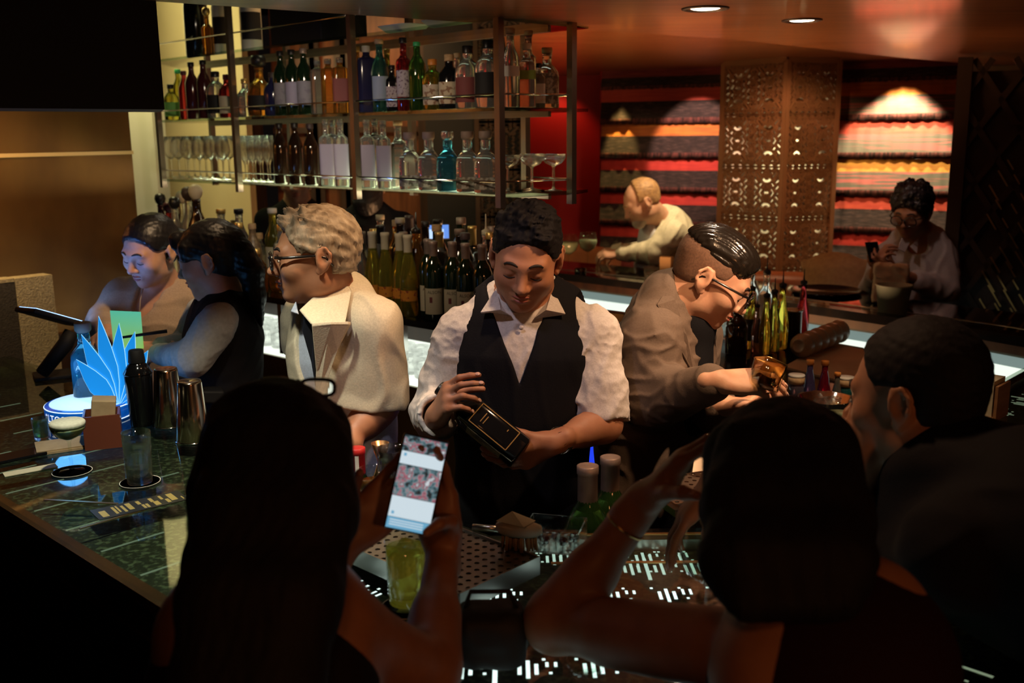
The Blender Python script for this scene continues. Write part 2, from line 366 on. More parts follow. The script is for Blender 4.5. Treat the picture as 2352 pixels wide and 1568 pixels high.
# near wooden ceiling over the bar, its edge running away to the right
S(MB().prism([(-6, -3), (6, -3), (6, 9.0), (2.15, 5.62), (0.9, 4.36), (-0.03, 3.74), (-1.06, 3.0), (-6, 0.2)], 2.24, 2.36).build('ceiling', m_ceil))
S(MB().prism([(-0.03, 3.76), (0.9, 4.38), (2.15, 5.64), (6, 9.02), (6, 10), (0.02, 10)], 2.30, 2.38).build('ceiling_far', m_ceil))
S(MB().prism([(-6, 0.1), (-1.0, 2.9), (0.0, 3.6), (0.1, 10), (-6, 10)], 3.0, 3.1).build('ceiling_back', m_black))
S(MB().prism([(-0.03, 3.76), (0.02, 10), (0.07, 10), (0.02, 3.79)], 2.36, 3.05).build('trim_1', m_ceil))
S(MB().prism([(-1.06, 3.02), (-0.03, 3.75), (-0.03, 3.71), (-1.06, 2.98)], 2.36, 3.05).build('trim_2', m_black))
# hanging dark bulkhead at the left
bx = at(386, 252, 3.05)
S(MB().prism([(bx[0], 3.02), (bx[0] - 0.12, 3.32), (-3.2, 1.62), (-3.2, 1.35), (-2.0, 2.2)], bx[2], 3.0).build('wall_bulkhead', m_black))
# brass clad wall at the left
ga = A(-1.76, 4.72); gd = nz(A(-0.35, -0.65)); gb = ga + gd * 6
gn = A(-gd[1], gd[0])
wl = S(MB().prism([tuple(ga), tuple(gb), tuple(gb - gn * 0.04), tuple(ga - gn * 0.04)], 0, 3.0).build('wall_left', m_gold))
t3 = MB()
t3.bar((*(ga + gn * 0.004), 1.79), (*(gb + gn * 0.004), 1.79), 0.012, 0.016)
S(t3.build('trim_3', mat('brass_joint', (0.9, 0.62, 0.30), 0.35, metal=0.5)))
t4 = MB(); q0 = ga + gd * 0.05 + gn * 0.03
t4.prism([tuple(q0), tuple(q0 + gd * 5.5), tuple(q0 + gd * 5.5 - gn * 0.05), tuple(q0 - gn * 0.05)], 0, 1.02)
S(t4.build('baseboard_left', m_darkwood))
# cream wall with a paler pilaster, then brown panelled wall, dark doorway
c0 = at(300, 300, 6.0); c1 = at(352, 300, 5.8); c2 = at(566, 300, 6.6)
S(MB().prism([(c0[0] - 1.2, 6.05), (c1[0], 5.8), (c1[0] + 0.03, 5.92), (c0[0] - 1.2, 6.2)], 0, 3.0).build('wall_pilaster', mat('pale_plaster', (0.78, 0.74, 0.58), 0.75)))
S(MB().prism([(c1[0] - 0.4, 6.35), (c2[0], 6.6), (c2[0], 6.75), (c1[0] - 0.4, 6.5)], 0, 3.0).build('wall_cream', m_cream))
wb = MB(); x0 = c2[0]; x1 = at(985, 300, 7.4)[0]
wb.prism([(x0, 7.4), (x1, 7.4), (x1, 7.5), (x0, 7.5)], 0, 3.0)
S(wb.build('wall_back', m_wood))
mb = MB()
for px in (572, 590, 720, 730, 790, 800, 972):
    q = at(px, 300, 7.36); mb.box((q[0], 7.37, 1.5), (0.035, 0.03, 1.5))
for z in (0.9, 1.55, 1.72, 1.9, 2.1): mb.box(((x0 + x1) / 2, 7.375, z), ((x1 - x0) / 2, 0.025, 0.02))
S(mb.build('trim_5', m_darkwood))
x2 = at(1215, 300, 7.6)[0]
S(MB().prism([(x1, 7.75), (x2, 7.75), (x2, 7.85), (x1, 7.85)], 0, 3.0).build('wall_dark', m_black))
W0, W1 = A(0.46, 7.68), A(2.90, 6.43)
wd_ = nz(W1 - W0); wn = A(wd_[1], -wd_[0])     # toward the room
# red recess beside the textile wall
r0 = linept(1200, (0, 8.05), (1, 8.05)); rr = linept(1378, W0, W1)
S(MB().prism([(r0[0] - 0.1, 8.0), (rr[0] + 0.2, 8.0), (rr[0] + 0.2, 8.1), (r0[0] - 0.1, 8.1)], 0, 2.3).build('wall_red', m_red))
S(MB().prism([tuple(rr), tuple(rr + wn * -0.5), tuple(rr + wn * -0.5 + wd_ * 0.04), tuple(rr + wd_ * 0.04)], 0, 2.3).build('wall_return', m_red))
# long wall behind the textiles
we = W0 + wd_ * 6
S(MB().prism([tuple(rr + wd_ * 0.04), tuple(we), tuple(we - wn * 0.12), tuple(rr + wd_ * 0.04 - wn * 0.12)], 0, 2.3).build('wall_far', mat('pale_back_wall', (0.75, 0.66, 0.46), 0.8)))
S(MB().prism([(5.9, -3), (6, -3), (6, 6), (5.9, 6)], 0, 2.3).build('wall_right', m_darkwood))
S(MB().prism([(-6, -3), (6, -3), (6, -2.9), (-6, -2.9)], 0, 2.24).build('wall_near', m_darkwood))

# ---------------------------------------------------------------- woven textile hangings in overlapping tiers
m_twblack = mat('woven_black', (0.022, 0.015, 0.013), 0.9, col2=(0.10, 0.06, 0.05), nscale=26, nstretch=(0.6, 0.6, 9), contrast=(0.5, 0.72), bump=0.4, bscale=80, bstretch=(1, 1, 4))
m_twgrey = mat('woven_grey_stripe', (0.10, 0.10, 0.075), 0.9, col2=(0.34, 0.10, 0.09), nscale=9, nstretch=(0.3, 0.3, 9), contrast=(0.48, 0.56), bump=0.4, bscale=80, bstretch=(3, 3, 1))
m_fringe = mat('dark_fringe', (0.02, 0.012, 0.01), 0.95, col2=(0.16, 0.05, 0.04), nscale=60, nstretch=(1, 1, 0.1), bump=0.6, bscale=160, bstretch=(1, 1, 0.1))
def band(n, c, c2): return mat(n, c, 0.85, col2=c2, nscale=14, nstretch=(0.4, 0.4, 6), bump=0.3, bscale=90, bstretch=(1, 1, 3))
m_bands = {'red': band('woven_red', (0.50, 0.045, 0.03), (0.38, 0.03, 0.025)), 'orange': band('woven_orange', (0.58, 0.20, 0.035), (0.42, 0.12, 0.03)),
           'maroon': band('woven_maroon', (0.25, 0.05, 0.04), (0.16, 0.03, 0.03)), 'ochre': band('woven_ochre', (0.55, 0.30, 0.05), (0.48, 0.2, 0.05)), 'coral': band('woven_coral', (0.6, 0.10, 0.06), (0.5, 0.07, 0.05))}
def hanging(pxa, pxb, tiers, low, label):
    a = linept(pxa, W0, W1); b = linept(pxb, W0, W1); n = 40
    root = empty('textile_hanging', (*((a + b) / 2), 0), 0, label, 'wall hanging')
    ctr = np.append((a + b) / 2, 0)
    zt = 2.30
    for k, c in enumerate(tiers):
        zb = 2.165 - 0.245 * k; h = zt - zb
        if zb < low: break
        mb = MB(); v = []; lev = [(1.0, 0.022), (1 - 0.4 * (0.245 / h if k else 1.0) * 1.0, 0.03), (0.16, 0.044), (0.0, 0.05)]
        if k == 0: lev = [(1.0, 0.02), (0.62, 0.028), (0.18, 0.044), (0.0, 0.05)]
        for f, off in lev:
            for i in range(n + 1):
                u = i / n; p = a + (b - a) * u + wn * (off + 0.004 * math.sin(i * 1.7 + k * 2))
                z = zb + h * f + (0.006 * math.sin(i * 2.9 + k) * random.random() if f == 0 else 0)
                v.append((p[0] - ctr[0], p[1] - ctr[1], z))
        for i in range(n + 1):
            u = i / n; p = a + (b - a) * u + wn * 0.012
            v.append((p[0] - ctr[0], p[1] - ctr[1], zb + 0.03))
        m_ = n + 1
        for r in range(4):
            mb.add([], [])
        mb.v = v
        for r in range(4):
            for i in range(n):
                mb.f.append((r * m_ + i, (r + 1) * m_ + i, (r + 1) * m_ + i + 1, r * m_ + i + 1)); mb.mi.append([0, 1, 2, 2][r]); mb.sm.append(True)
        mb.build('woven_tier', [m_bands[c], m_twgrey if (pxa > 1800 and k in (1, 2, 3)) else m_twblack, m_fringe], root)
        zt = zb + 0.012
hanging(1384, 1668, ['maroon', 'coral', 'orange', 'red', 'red', 'red', 'maroon', 'red'], 0.55, 'striped red and black woven hanging between red recess and carved screen')
hanging(1900, 2215, ['maroon', 'orange', 'coral', 'ochre', 'coral', 'red', 'maroon', 'red'], 0.55, 'spotlit striped woven hanging behind the man with a phone')

# ---------------------------------------------------------------- carved timber screens
def motif(mb, P, ux, uz, n, cw, ch, th, dp):
    """one mirrored cell of the carved screen, P lower left corner"""
    def seg(pts):
        for (a, b), (c, d) in zip(pts, pts[1:]):
            p = P + ux * a * cw + uz * b * ch; q = P + ux * c * cw + uz * d * ch
            e = (q - p); e = e / (np.linalg.norm(e) + 1e-9) * th * 0.35
            mb.bar(p - e, q + e, th, dp, up=n)
    for my in (0, 1):
        def Y(b): return 1 - b if my else b
        seg([(0, Y(0.0)), (0.5, Y(0.0)), (1, Y(0.0))])
        seg([(i / 8, Y(0.035 + (0.045 if i % 2 else 0))) for i in range(9)])
        seg([(i / 8, Y(0.105 - (0.035 if i % 2 else 0))) for i in range(9)])
        seg([(0.26, Y(0.12)), (0.34, Y(0.17)), (0.42, Y(0.12)), (0.5, Y(0.17)), (0.58, Y(0.12)), (0.66, Y(0.17)), (0.74, Y(0.12))])
        seg([(0.34, Y(0.22)), (0.42, Y(0.18)), (0.5, Y(0.23)), (0.58, Y(0.18)), (0.66, Y(0.22))])
        seg([(0.14, Y(0.12)), (0.34, Y(0.29)), (0.42, Y(0.32)), (0.58, Y(0.32)), (0.66, Y(0.29)), (0.86, Y(0.12))])
        seg([(0.42, Y(0.32)), (0.36, Y(0.38)), (0.42, Y(0.44)), (0.36, Y(0.5))]); seg([(0.58, Y(0.32)), (0.64, Y(0.38)), (0.58, Y(0.44)), (0.64, Y(0.5))])
        seg([(0.5, Y(0.36)), (0.46, Y(0.41)), (0.5, Y(0.46)), (0.54, Y(0.41)), (0.5, Y(0.36))])
        for s in (0, 1):
            def X(a): return 1 - a if s else a
            seg([(X(0.05), Y(0.14)), (X(0.13), Y(0.2)), (X(0.05), Y(0.26)), (X(0.13), Y(0.32)), (X(0.05), Y(0.38)), (X(0.13), Y(0.44)), (X(0.05), Y(0.5))])
            seg([(X(0.2), Y(0.24)), (X(0.28), Y(0.3)), (X(0.2), Y(0.36)), (X(0.28), Y(0.42)), (X(0.2), Y(0.5))])
            seg([(X(0.0), Y(0.2)), (X(0.05), Y(0.26))]); seg([(X(0.0), Y(0.44)), (X(0.05), Y(0.38))])
def screen(name, a, b, z0, z1, cols, rows, m, parent=None, th=0.014, dp=0.024, loc=(0, 0, 0)):
    a = np.append(a, 0) - A(*loc); b = np.append(b, 0) - A(*loc); L = np.linalg.norm(b - a); ux = (b - a) / L; uz = A(0, 0, 1); n = np.cross(ux, uz)
    mb = MB(); cw = L / cols; ch = (z1 - z0) / rows
    for i in range(cols):
        for j in range(rows): motif(mb, a + ux * cw * i + uz * (z0 + ch * j), ux, uz, n, cw, ch, th, dp)
        p = a + ux * cw * i; mb.bar(p + uz * z0, p + uz * z1, th, dp, up=n)
    for p in (a, b): mb.bar(p + uz * z0, p + uz * z1, 0.03, 0.04, up=n)
    for z in (z0, z1): mb.bar(a + uz * z, b + uz * z, 0.03, 0.04, up=n)
    return mb.build(name, m, parent)
pa = at(1660, 300, 6.62)[:2]; pb = at(1803, 300, 6.30)[:2]; pc = at(1918, 300, 6.42)[:2]
rt = empty('carved_screen', (pb[0], pb[1], 0), 0, 'tall carved brown timber screen lit from behind, between the textile hangings', 'screen')
L0 = (pb[0], pb[1], 0)
screen('screen_panel', pa, pb, 0.02, 2.285, 2, 7, m_lattice, rt, loc=L0); screen('screen_panel', pb, pc, 0.02, 2.285, 2, 7, m_lattice, rt, loc=L0)
mbx = MB()
for z in (2.28 - 0.647 * k for k in range(1, 4)):
    mbx.box((0, 0.012, z), (0.012, 0.012, 0.01))
pd = at(985, 300, 6.9)[:2]; pe = at(1205, 300, 6.9)[:2]
rt2 = empty('carved_screen', (pd[0], pd[1], 0), 0, 'dim carved screen behind the shelves, left of the red recess', 'screen')
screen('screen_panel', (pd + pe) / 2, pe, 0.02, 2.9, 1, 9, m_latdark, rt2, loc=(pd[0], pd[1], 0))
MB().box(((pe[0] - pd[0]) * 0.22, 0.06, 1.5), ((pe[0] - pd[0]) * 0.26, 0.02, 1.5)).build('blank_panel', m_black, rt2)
# dark screen with brass rods at the right edge
pf = at(2206, 300, 5.35)[:2]; pg = pf + A(1.5, -0.75)
rt3 = empty('dark_screen', (pf[0], pf[1], 0), 0, 'black timber screen with slanting brass rods at right edge of the room', 'screen')
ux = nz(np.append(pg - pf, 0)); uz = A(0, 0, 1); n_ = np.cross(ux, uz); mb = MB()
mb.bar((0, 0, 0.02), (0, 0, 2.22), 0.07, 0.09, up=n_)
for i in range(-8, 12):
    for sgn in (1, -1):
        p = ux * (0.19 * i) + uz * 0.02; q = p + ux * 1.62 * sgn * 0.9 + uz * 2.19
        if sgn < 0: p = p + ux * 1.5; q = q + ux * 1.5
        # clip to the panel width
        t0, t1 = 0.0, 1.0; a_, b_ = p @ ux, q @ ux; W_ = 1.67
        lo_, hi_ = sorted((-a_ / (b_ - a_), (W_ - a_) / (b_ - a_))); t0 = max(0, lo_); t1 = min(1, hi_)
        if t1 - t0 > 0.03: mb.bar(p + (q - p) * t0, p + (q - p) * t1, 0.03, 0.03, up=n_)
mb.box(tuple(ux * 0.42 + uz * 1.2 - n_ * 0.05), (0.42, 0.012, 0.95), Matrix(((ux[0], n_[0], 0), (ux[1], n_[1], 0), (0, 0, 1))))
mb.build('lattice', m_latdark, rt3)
mb = MB(); rg = random.Random(3)
for i in range(9):
    for j in range(12):
        u = 0.16 + i * 0.075 + 0.036 * (j % 2); z = 1.72 - j * 0.075 - 0.02 * i
        if rg.random() < 0.3: continue
        ln = rg.choice((0.05, 0.08, 0.11)); p = ux * u + uz * z + n_ * 0.035
        mb.bar(p, p + ux * ln * 0.62 - uz * ln, 0.007, 0.012, up=n_)
mb.build('brass_rods', m_brass, rt3)

# ---------------------------------------------------------------- recessed downlights
def downlight(p, r, watt_e, label, z=2.24, group=None):
    root = empty('downlight', (p[0], p[1], z), 0, label, 'ceiling light', group)
    MB().lathe([(r * 0.82, 0.006), (r * 0.86, -0.006), (r, -0.004), (r * 1.02, 0.0), (r * 1.02, 0.01)], 28).build('trim_ring', m_darkwood, root)
    MB().lathe([(0.0, -0.003), (r * 0.55, -0.003), (r * 0.62, -0.001), (r * 0.62, 0.006)], 24).build('lamp_lens', emis('lamp_lens_glow', (1.0, 0.86, 0.66), watt_e), root)
d1 = onz(1620, 19, 2.24); d2 = onz(1842, 46, 2.24)
downlight(d1, 0.075, 9.0, 'round recessed downlight in wood ceiling, nearer of the two bright ones'); downlight(d2, 0.07, 9.0, 'round recessed downlight in wood ceiling, farther of the two bright ones')
d3 = onz(1602, 163, 2.30); d4 = onz(1876, 158, 2.30)
downlight(d3, 0.035, 5.0, 'small spotlight in ceiling above the left textile hanging', 2.30); downlight(d4, 0.035, 5.0, 'small spotlight in ceiling in front of the carved screen', 2.30)

# ---------------------------------------------------------------- leather banquettes and cushions at the far side
def banquette(pts, z0, z1, th, label):
    s = MB(); root = empty('banquette', tuple(pts[len(pts) // 2][:2]) + (0,), 0, label, 'banquette seat'); o = A(*pts[len(pts) // 2][:2])
    P = [A(*p[:2]) - o for p in pts]; n = len(P); prof = [(0, z0), (0, z1 - 0.06), (0.02, z1 - 0.015), (th * 0.5, z1), (th - 0.02, z1 - 0.015), (th, z1 - 0.06), (th, z0)]
    v = []
    for i, p in enumerate(P):
        t = nz(P[min(i + 1, n - 1)] - P[max(i - 1, 0)]); nn = A(-t[1], t[0])
        v += [(*(p + nn * d), z) for d, z in prof]
    k = len(prof); f = [(i * k + j, i * k + j + 1, (i + 1) * k + j + 1, (i + 1) * k + j) for i in range(n - 1) for j in range(k - 1)]
    f += [tuple(range(k)), tuple((n - 1) * k + j for j in range(k - 1, -1, -1))]
    s.add(v, f, 0, True); s.build('backrest', m_leather, root)
    v = []
    for i, p in enumerate(P):
        t = nz(P[min(i + 1, n - 1)] - P[max(i - 1, 0)]); nn = A(t[1], -t[0])
        v += [(*(p + nn * d), z) for d, z in ((0.0, 0.0), (0.0, 0.42), (0.05, 0.47), (0.4, 0.47), (0.45, 0.42), (0.45, 0.0))]
    k = 6; f = [(i * k + j, i * k + j + 1, (i + 1) * k + j + 1, (i + 1) * k + j) for i in range(n - 1) for j in range(k - 1)]
    f += [tuple(range(k)), tuple((n - 1) * k + j for j in range(k - 1, -1, -1))]
    MB().add(v, f, 0, True).build('seat', m_leather, root)
def arc(pa_, pb_, bulge, n=12):
    a = A(*pa_[:2]); b = A(*pb_[:2]); d = b - a; nn = A(-d[1], d[0])
    return [a + d * (i / n) + nn * bulge * math.sin(PI * i / n) for i in range(n + 1)]
banquette(arc(at(1290, 540, 7.0), at(1392, 540, 6.6), 0.05), 0.3, 1.10, 0.12, 'tan leather banquette below the red recess')
banquette(arc(at(1690, 600, 6.0), at(1955, 590, 5.75), 0.10), 0.3, 1.02, 0.16, 'tan leather curved banquette in front of the carved screen')

# ---------------------------------------------------------------- the bar counter ring
ZB = 1.05
class Seg:
    def __init__(s, P, D): s.P = A(*P); s.D = nz(D); s.N = A(-s.D[1], s.D[0])
    def pt(s, a, d): return s.P + s.D * a + s.N * d
    def p3(s, a, d, z): return np.append(s.pt(a, d), z)
    def rz(s): return math.atan2(s.D[1], s.D[0])
OL = Seg((-1.165, 2.141), (0.727, -0.686)); CL, CRt = A(-0.19, 1.22), A(0.62, 1.22)
OF = Seg(CL, (1, 0)); OR = Seg(CRt, (0.69, 0.73))
IL, IR = A(-0.05, 1.94), A(0.443, 1.94)
eL, iL = OL.pt(-1.6, 0), OL.pt(-1.6, 0.62); eR, iR = OR.pt(2.6, 0), OR.pt(2.6, 0.62)
bar = empty('bar_counter', (0, 1.5, 0), 0, 'large angular glass topped bar counter with glowing cut pattern, in the foreground', 'bar counter')
o0 = A(0, 1.5)
def loc2(ps): return [tuple(A(*p) - o0) for p in ps]
m_panel = mat('dark_cut_metal', (0.05, 0.055, 0.04), 0.45, metal=0.3, col2=(0.19, 0.22, 0.145), nscale=70, contrast=(0.5, 0.62), bump=0.3, bscale=90)
m_edge = mat('edge_wood', (0.16, 0.055, 0.025), 0.4, col2=(0.10, 0.035, 0.018), nscale=6, nstretch=(1, 1, 6))
quads = {'l': [eL, CL, IL, iL], 'f': [CL, CRt, IR, IL], 'r': [CRt, eR, iR, IR]}
for k in 'lfr': MB().prism(loc2(quads[k]), ZB - 0.012, ZB).build('glass_top', m_smoke, bar)
for k in 'lfr': MB().prism(loc2(quads[k]), ZB - 0.09, ZB - 0.035).build('pattern_bed', m_panel, bar)
# wooden nosing along the guest side, rail along the staff side
def strip(mb, path, w_, z0, z1):
    n = len(path)
    for i in range(n - 1):
        a, b = path[i], path[i + 1]; d = nz(b - a); nn = A(-d[1], d[0]); mb.prism([tuple(a), tuple(b), tuple(b + nn * w_), tuple(a + nn * w_)], z0, z1)
mb = MB(); strip(mb, [A(*p) for p in loc2([eL, CL, CRt, eR])], 0.03, ZB - 0.10, ZB - 0.0125); mb.build('nosing', m_edge, bar)
mb = MB(); strip(mb, [A(*p) for p in loc2([iR, IR, IL, iL])], 0.03, ZB - 0.10, ZB - 0.0125); mb.build('staff_rail', m_steel, bar)
mb = MB(); ins = [OL.pt(-1.6, 0.28), CL + A(0.10, 0.28), CRt + A(-0.10, 0.28), OR.pt(2.6, 0.28)]; strip(mb, [A(*p) for p in loc2(ins)], 0.24, 0.0, ZB - 0.10); mb.build('front_panel', m_black, bar)
# light slots cut in the bed: bars and dots in repeating groups
def slots(seg, a0, a1, d0, d1, pa_, pd_, seed, inside, z=ZB - 0.0345, keep=0.9, bw=0.0031):
    mb = MB(); rg = random.Random(seed)
    def rect(a, d, wa, ld):
        c = seg.pt(a, d)
        if not inside(c): return
        q = [seg.pt(a + x * wa, d + y * ld) - o0 for x, y in ((-1, -1), (1, -1), (1, 1), (-1, 1))]
        mb.add([(*p, z) for p in q], [(0, 1, 2, 3)])
    na, nd = int((a1 - a0) / pa_) + 1, int((d1 - d0) / pd_) + 1
    for i in range(na):
        for j in range(nd):
            a = a0 + (i + 0.5 * (j % 2)) * pa_; d = d0 + j * pd_
            if rg.random() > keep: continue
            for x, l in ((-0.0135, 0.016), (0, 0.027), (0.0135, 0.016)): rect(a + x, d, bw, l)
            for x in (-0.007, 0.007): rect(a + x + pa_ * 0.36, d + 0.014, bw * 0.8, 0.011 if (i + j) % 2 else 0.007)
            for x, y in ((0.026, 0.030), (-0.026, 0.030), (0.036, -0.012)): rect(a + x, d + y, 0.0026, 0.003)
            if i % 3 == 1 and j % 2 == 0: rect(a + pa_ * 0.5, d, bw * 1.2, 0.05)
    return mb
def inpoly(poly, mg=0.035):
    P = [A(*p) for p in poly]
    def f(c):
        for i in range(len(P)):
            a, b = P[i], P[(i + 1) % len(P)]; d = nz(b - a)
            if d[0] * (c[1] - a[1]) - d[1] * (c[0] - a[0]) < mg: return False
        return True
    return f
m_slotF = emis('slot_light', (0.80, 0.92, 1.0), 2.2); m_slotL = emis('slot_light_dim', (0.75, 0.95, 0.65), 0.22); m_slotR = emis('slot_light_right', (0.85, 0.95, 0.7), 0.35)
slots(OF, 0.0, 1.2, 0.06, 0.56, 0.105, 0.085, 1, inpoly(quads['f'])).build('light_slots', m_slotF, bar)
mbl = slots(OL, 0.75, 1.6, 0.05, 0.36, 0.105, 0.085, 2, inpoly(quads['l'])); mbl.build('light_slots', m_slotF, bar)
slots(OF, 0.0, 1.2, 0.60, 0.70, 0.06, 0.05, 5, inpoly(quads['f']), bw=0.003).build('light_slots', emis('slot_light_mid', (0.75, 0.95, 0.9), 0.9), bar)
slots(OR, 0.0, 2.4, 0.08, 0.55, 0.15, 0.11, 3, inpoly(quads['r'])).build('light_slots', m_slotR, bar)
mb = MB()
for i in range(13):
    a = -1.5 + i * 0.17
    for d0_, d1_ in ((0.06, 0.20), (0.27, 0.42)):
        q = [OL.pt(a + x, d) - o0 for x, d in ((-0.004, d0_), (0.004, d0_), (0.004, d1_), (-0.004, d1_))]
        mb.add([(*p, ZB - 0.0345) for p in q], [(0, 1, 2, 3)])
mb.build('light_slots', m_slotL, bar)
def inlay(a, b, w_): MB().bar((*(a - o0), ZB + 0.0006), (*(b - o0), ZB + 0.0006), w_, 0.002).build('inlay_strip', m_brass, bar)
for d in (0.553, 0.69): inlay(OF.pt(0.26, d), OF.pt(0.72, d), 0.008)
inlay(OL.pt(0.30, 0.05), OL.pt(0.30, 0.36), 0.006); inlay(OL.pt(0.07, 0.07), OL.pt(0.22, 0.17), 0.007)

# far counter across the ring
FI = [A(-0.35, 6.28), A(0.28, 5.72), A(0.84, 5.18), A(1.36, 4.55), A(1.86, 3.96), A(2.2, 3.42)]
FO = [A(-0.05, 6.75), A(0.66, 6.15), A(1.27, 5.55), A(1.83, 4.90), A(2.34, 4.28), A(2.75, 3.75)]
fb = empty('bar_counter', (1.2, 5.0, 0), 0, 'far glass topped bar counter with lit underside, where the man in the cream jacket leans', 'bar counter')
f0 = A(1.2, 5.0); fi = [p - f0 for p in FI]; fo = [p - f0 for p in FO]
ring = [tuple(p) for p in fi] + [tuple(p) for p in fo[::-1]]
def multi(mb, ia, oa, z0, z1):
    for i in range(len(ia) - 1): mb.prism([tuple(ia[i]), tuple(ia[i + 1]), tuple(oa[i + 1]), tuple(oa[i])], z0, z1)
    return mb
def offs(path, d):
    out = []
    for i, p in enumerate(path):
        t = nz(path[min(i + 1, len(path) - 1)] - path[max(i - 1, 0)]); out.append(p + A(-t[1], t[0]) * d)
    return out
multi(MB(), offs(fi, 0.05), fo, ZB - 0.012, ZB).build('glass_top', thin_glass('far_counter_glass', (0.25, 0.24, 0.18), 0.05, 2.6), fb)
multi(MB(), offs(fi, 0.05), fo, ZB - 0.08, ZB - 0.03).build('pattern_bed', mat('dark_bed', (0.07, 0.06, 0.035), 0.4), fb)
multi(MB(), offs(fi, -0.02), offs(fi, 0.05), ZB - 0.02, ZB + 0.02).build('nosing', m_blackgloss, fb)
multi(MB(), offs(fi, 0.0), offs(fi, 0.04), ZB - 0.06, ZB - 0.02).build('apron', m_darkwood, fb)
m_glow = emis('lit_panel', (0.62, 0.85, 0.78), 0.22)
multi(MB(), offs(fi, 0.06), offs(fi, 0.10), ZB - 0.125, ZB - 0.06).build('lit_panel', m_glow, fb)
multi(MB(), offs(fi, -0.04), offs(fi, 0.06), ZB - 0.165, ZB - 0.125).build('lit_ledge', emis('lit_ledge', (0.85, 0.95, 0.82), 0.9), fb)
multi(MB(), offs(fi, 0.02), offs(fi, 0.3), 0.0, ZB - 0.165).build('base_panel', m_black, fb)
multi(MB(), offs(fi, 0.22), offs(fi, 0.235), ZB + 0.0005, ZB + 0.002).build('inlay_strip', m_steel, fb)

# ---------------------------------------------------------------- perforated drip tray on the counter
tr = OL.p3(0.82, 0.425, 0); ta = OL.rz()
def perforated(nx, ny, p, r, z):
    mb = MB(); h = p / 2; k = 8; V = {}
    for i in range(nx):
        for j in range(ny):
            cx, cy_ = (i - (nx - 1) / 2) * p, (j - (ny - 1) / 2) * p
            o8 = [(h, 0), (h, h), (0, h), (-h, h), (-h, 0), (-h, -h), (0, -h), (h, -h)]
            v = [(cx + x, cy_ + y, z) for x, y in o8] + [(cx + r * math.cos(PI / 4 * q), cy_ + r * math.sin(PI / 4 * q), z) for q in range(8)]
            v += [(cx + r * math.cos(PI / 4 * q), cy_ + r * math.sin(PI / 4 * q), z - 0.003) for q in range(8)]
            f = [(q, (q + 1) % 8, 8 + (q + 1) % 8, 8 + q) for q in range(8)] + [(8 + q, 8 + (q + 1) % 8, 16 + (q + 1) % 8, 16 + q) for q in range(8)]
            mb.add(v, f)
    return mb, nx * p / 2, ny * p / 2
tray = empty('drip_tray', (tr[0], tr[1], ZB + 0.001), ta, 'long perforated steel drip tray on the bar counter in front of the vested bartender', 'drip tray')
pm, hx, hy = perforated(34, 10, 0.0205, 0.0052, 0.032); pm.build('perforated_plate', m_steel, tray)
mb = MB()
for sx in (-1, 1): mb.box((sx * (hx - 0.001), 0, 0.018), (0.002, hy, 0.018))
for sy in (-1, 1): mb.box((0, sy * (hy - 0.001), 0.018), (hx, 0.002, 0.018))
mb.box((0, 0, 0.002), (hx, hy, 0.002)); mb.build('tray_pan', m_steel, tray)
# second perforated tray, copper light painted into its plate colour, toward the right bartender
t2 = onz(1610, 1115, ZB + 0.03); tray2 = empty('drip_tray', (t2[0] + 0.05, t2[1] + 0.02, ZB + 0.001), 0.35, 'small perforated tray in warm light left of the dark haired woman at right', 'drip tray')
pm, hx, hy = perforated(16, 8, 0.0205, 0.0052, 0.03); pm.build('perforated_plate', mat('warm_lit_steel', (0.75, 0.5, 0.36), 0.35, metal=1.0), tray2)
MB().box((0, 0, 0.008), (hx, hy, 0.008)).build('tray_pan', m_steel, tray2)

# ---------------------------------------------------------------- service station inside the ring
st = empty('service_station', (1.05, 3.5, 0), 0, 'black service station bench inside the bar behind the brown jacketed bartender', 'work bench')
so = A(1.05, 3.5); sq = [A(1.04, 2.68), A(1.50, 3.17), A(1.46, 4.05), A(1.24, 4.32), A(0.68, 4.28), A(0.62, 3.25)]
MB().prism([tuple(p - so) for p in sq], 0.93, 0.97).build('worktop', m_blackgloss, st)
MB().prism([tuple((p - so) * 0.9 + A(0.005, 0.0)) for p in sq], 0.0, 0.93).build('body', m_black, st)

# ---------------------------------------------------------------- back bar: cabinet, lit well, raised black counter
BK = Seg((-0.20, 3.47), (-0.755, 0.655))     # front line running to the left and away; N points toward the room behind the guests
bn = -BK.N if (BK.N @ A(0, 1)) < 0 else BK.N
def bp(a, d): return BK.P + BK.D * a + bn * d
bb = empty('back_bar', (*bp(0.9, 0.2), 0), 0, 'back bar cabinet with glowing well under a raised black bottle counter', 'back bar')
b0 = bp(0.9, 0.2)
def bq(a0, a1, d0, d1): return [tuple(bp(a, d) - b0) for a, d in ((a0, d0), (a1, d0), (a1, d1), (a0, d1))]
m_bronze = mat('bronze_cladding', (0.22, 0.15, 0.06), 0.4, metal=0.7, col2=(0.16, 0.10, 0.04), nscale=4)
MB().prism(bq(-0.35, 2.1, 0.0, 0.62), 0.0, 0.93).build('cabinet', m_bronze, bb)
MB().prism(bq(-0.35, 2.1, 0.012, 0.62), 0.93, 0.945).build('lit_well', emis('well_light', (0.86, 0.95, 0.80), 1.0), bb)
MB().prism(bq(-0.42, 2.1, -0.015, 0.55), 1.165, 1.19).build('raised_counter', m_blackgloss, bb)
mb = MB()
for a in (0.30, 1.05, 1.72): MB().prism(bq(a - 0.013, a + 0.013, 0.01, 0.036), 0.945, 1.165).build('support_post', m_chrome, bb)
MB().prism(bq(-0.42, 2.1, 0.56, 0.60), 0.93, 1.19).build('back_panel', m_darkwood, bb)

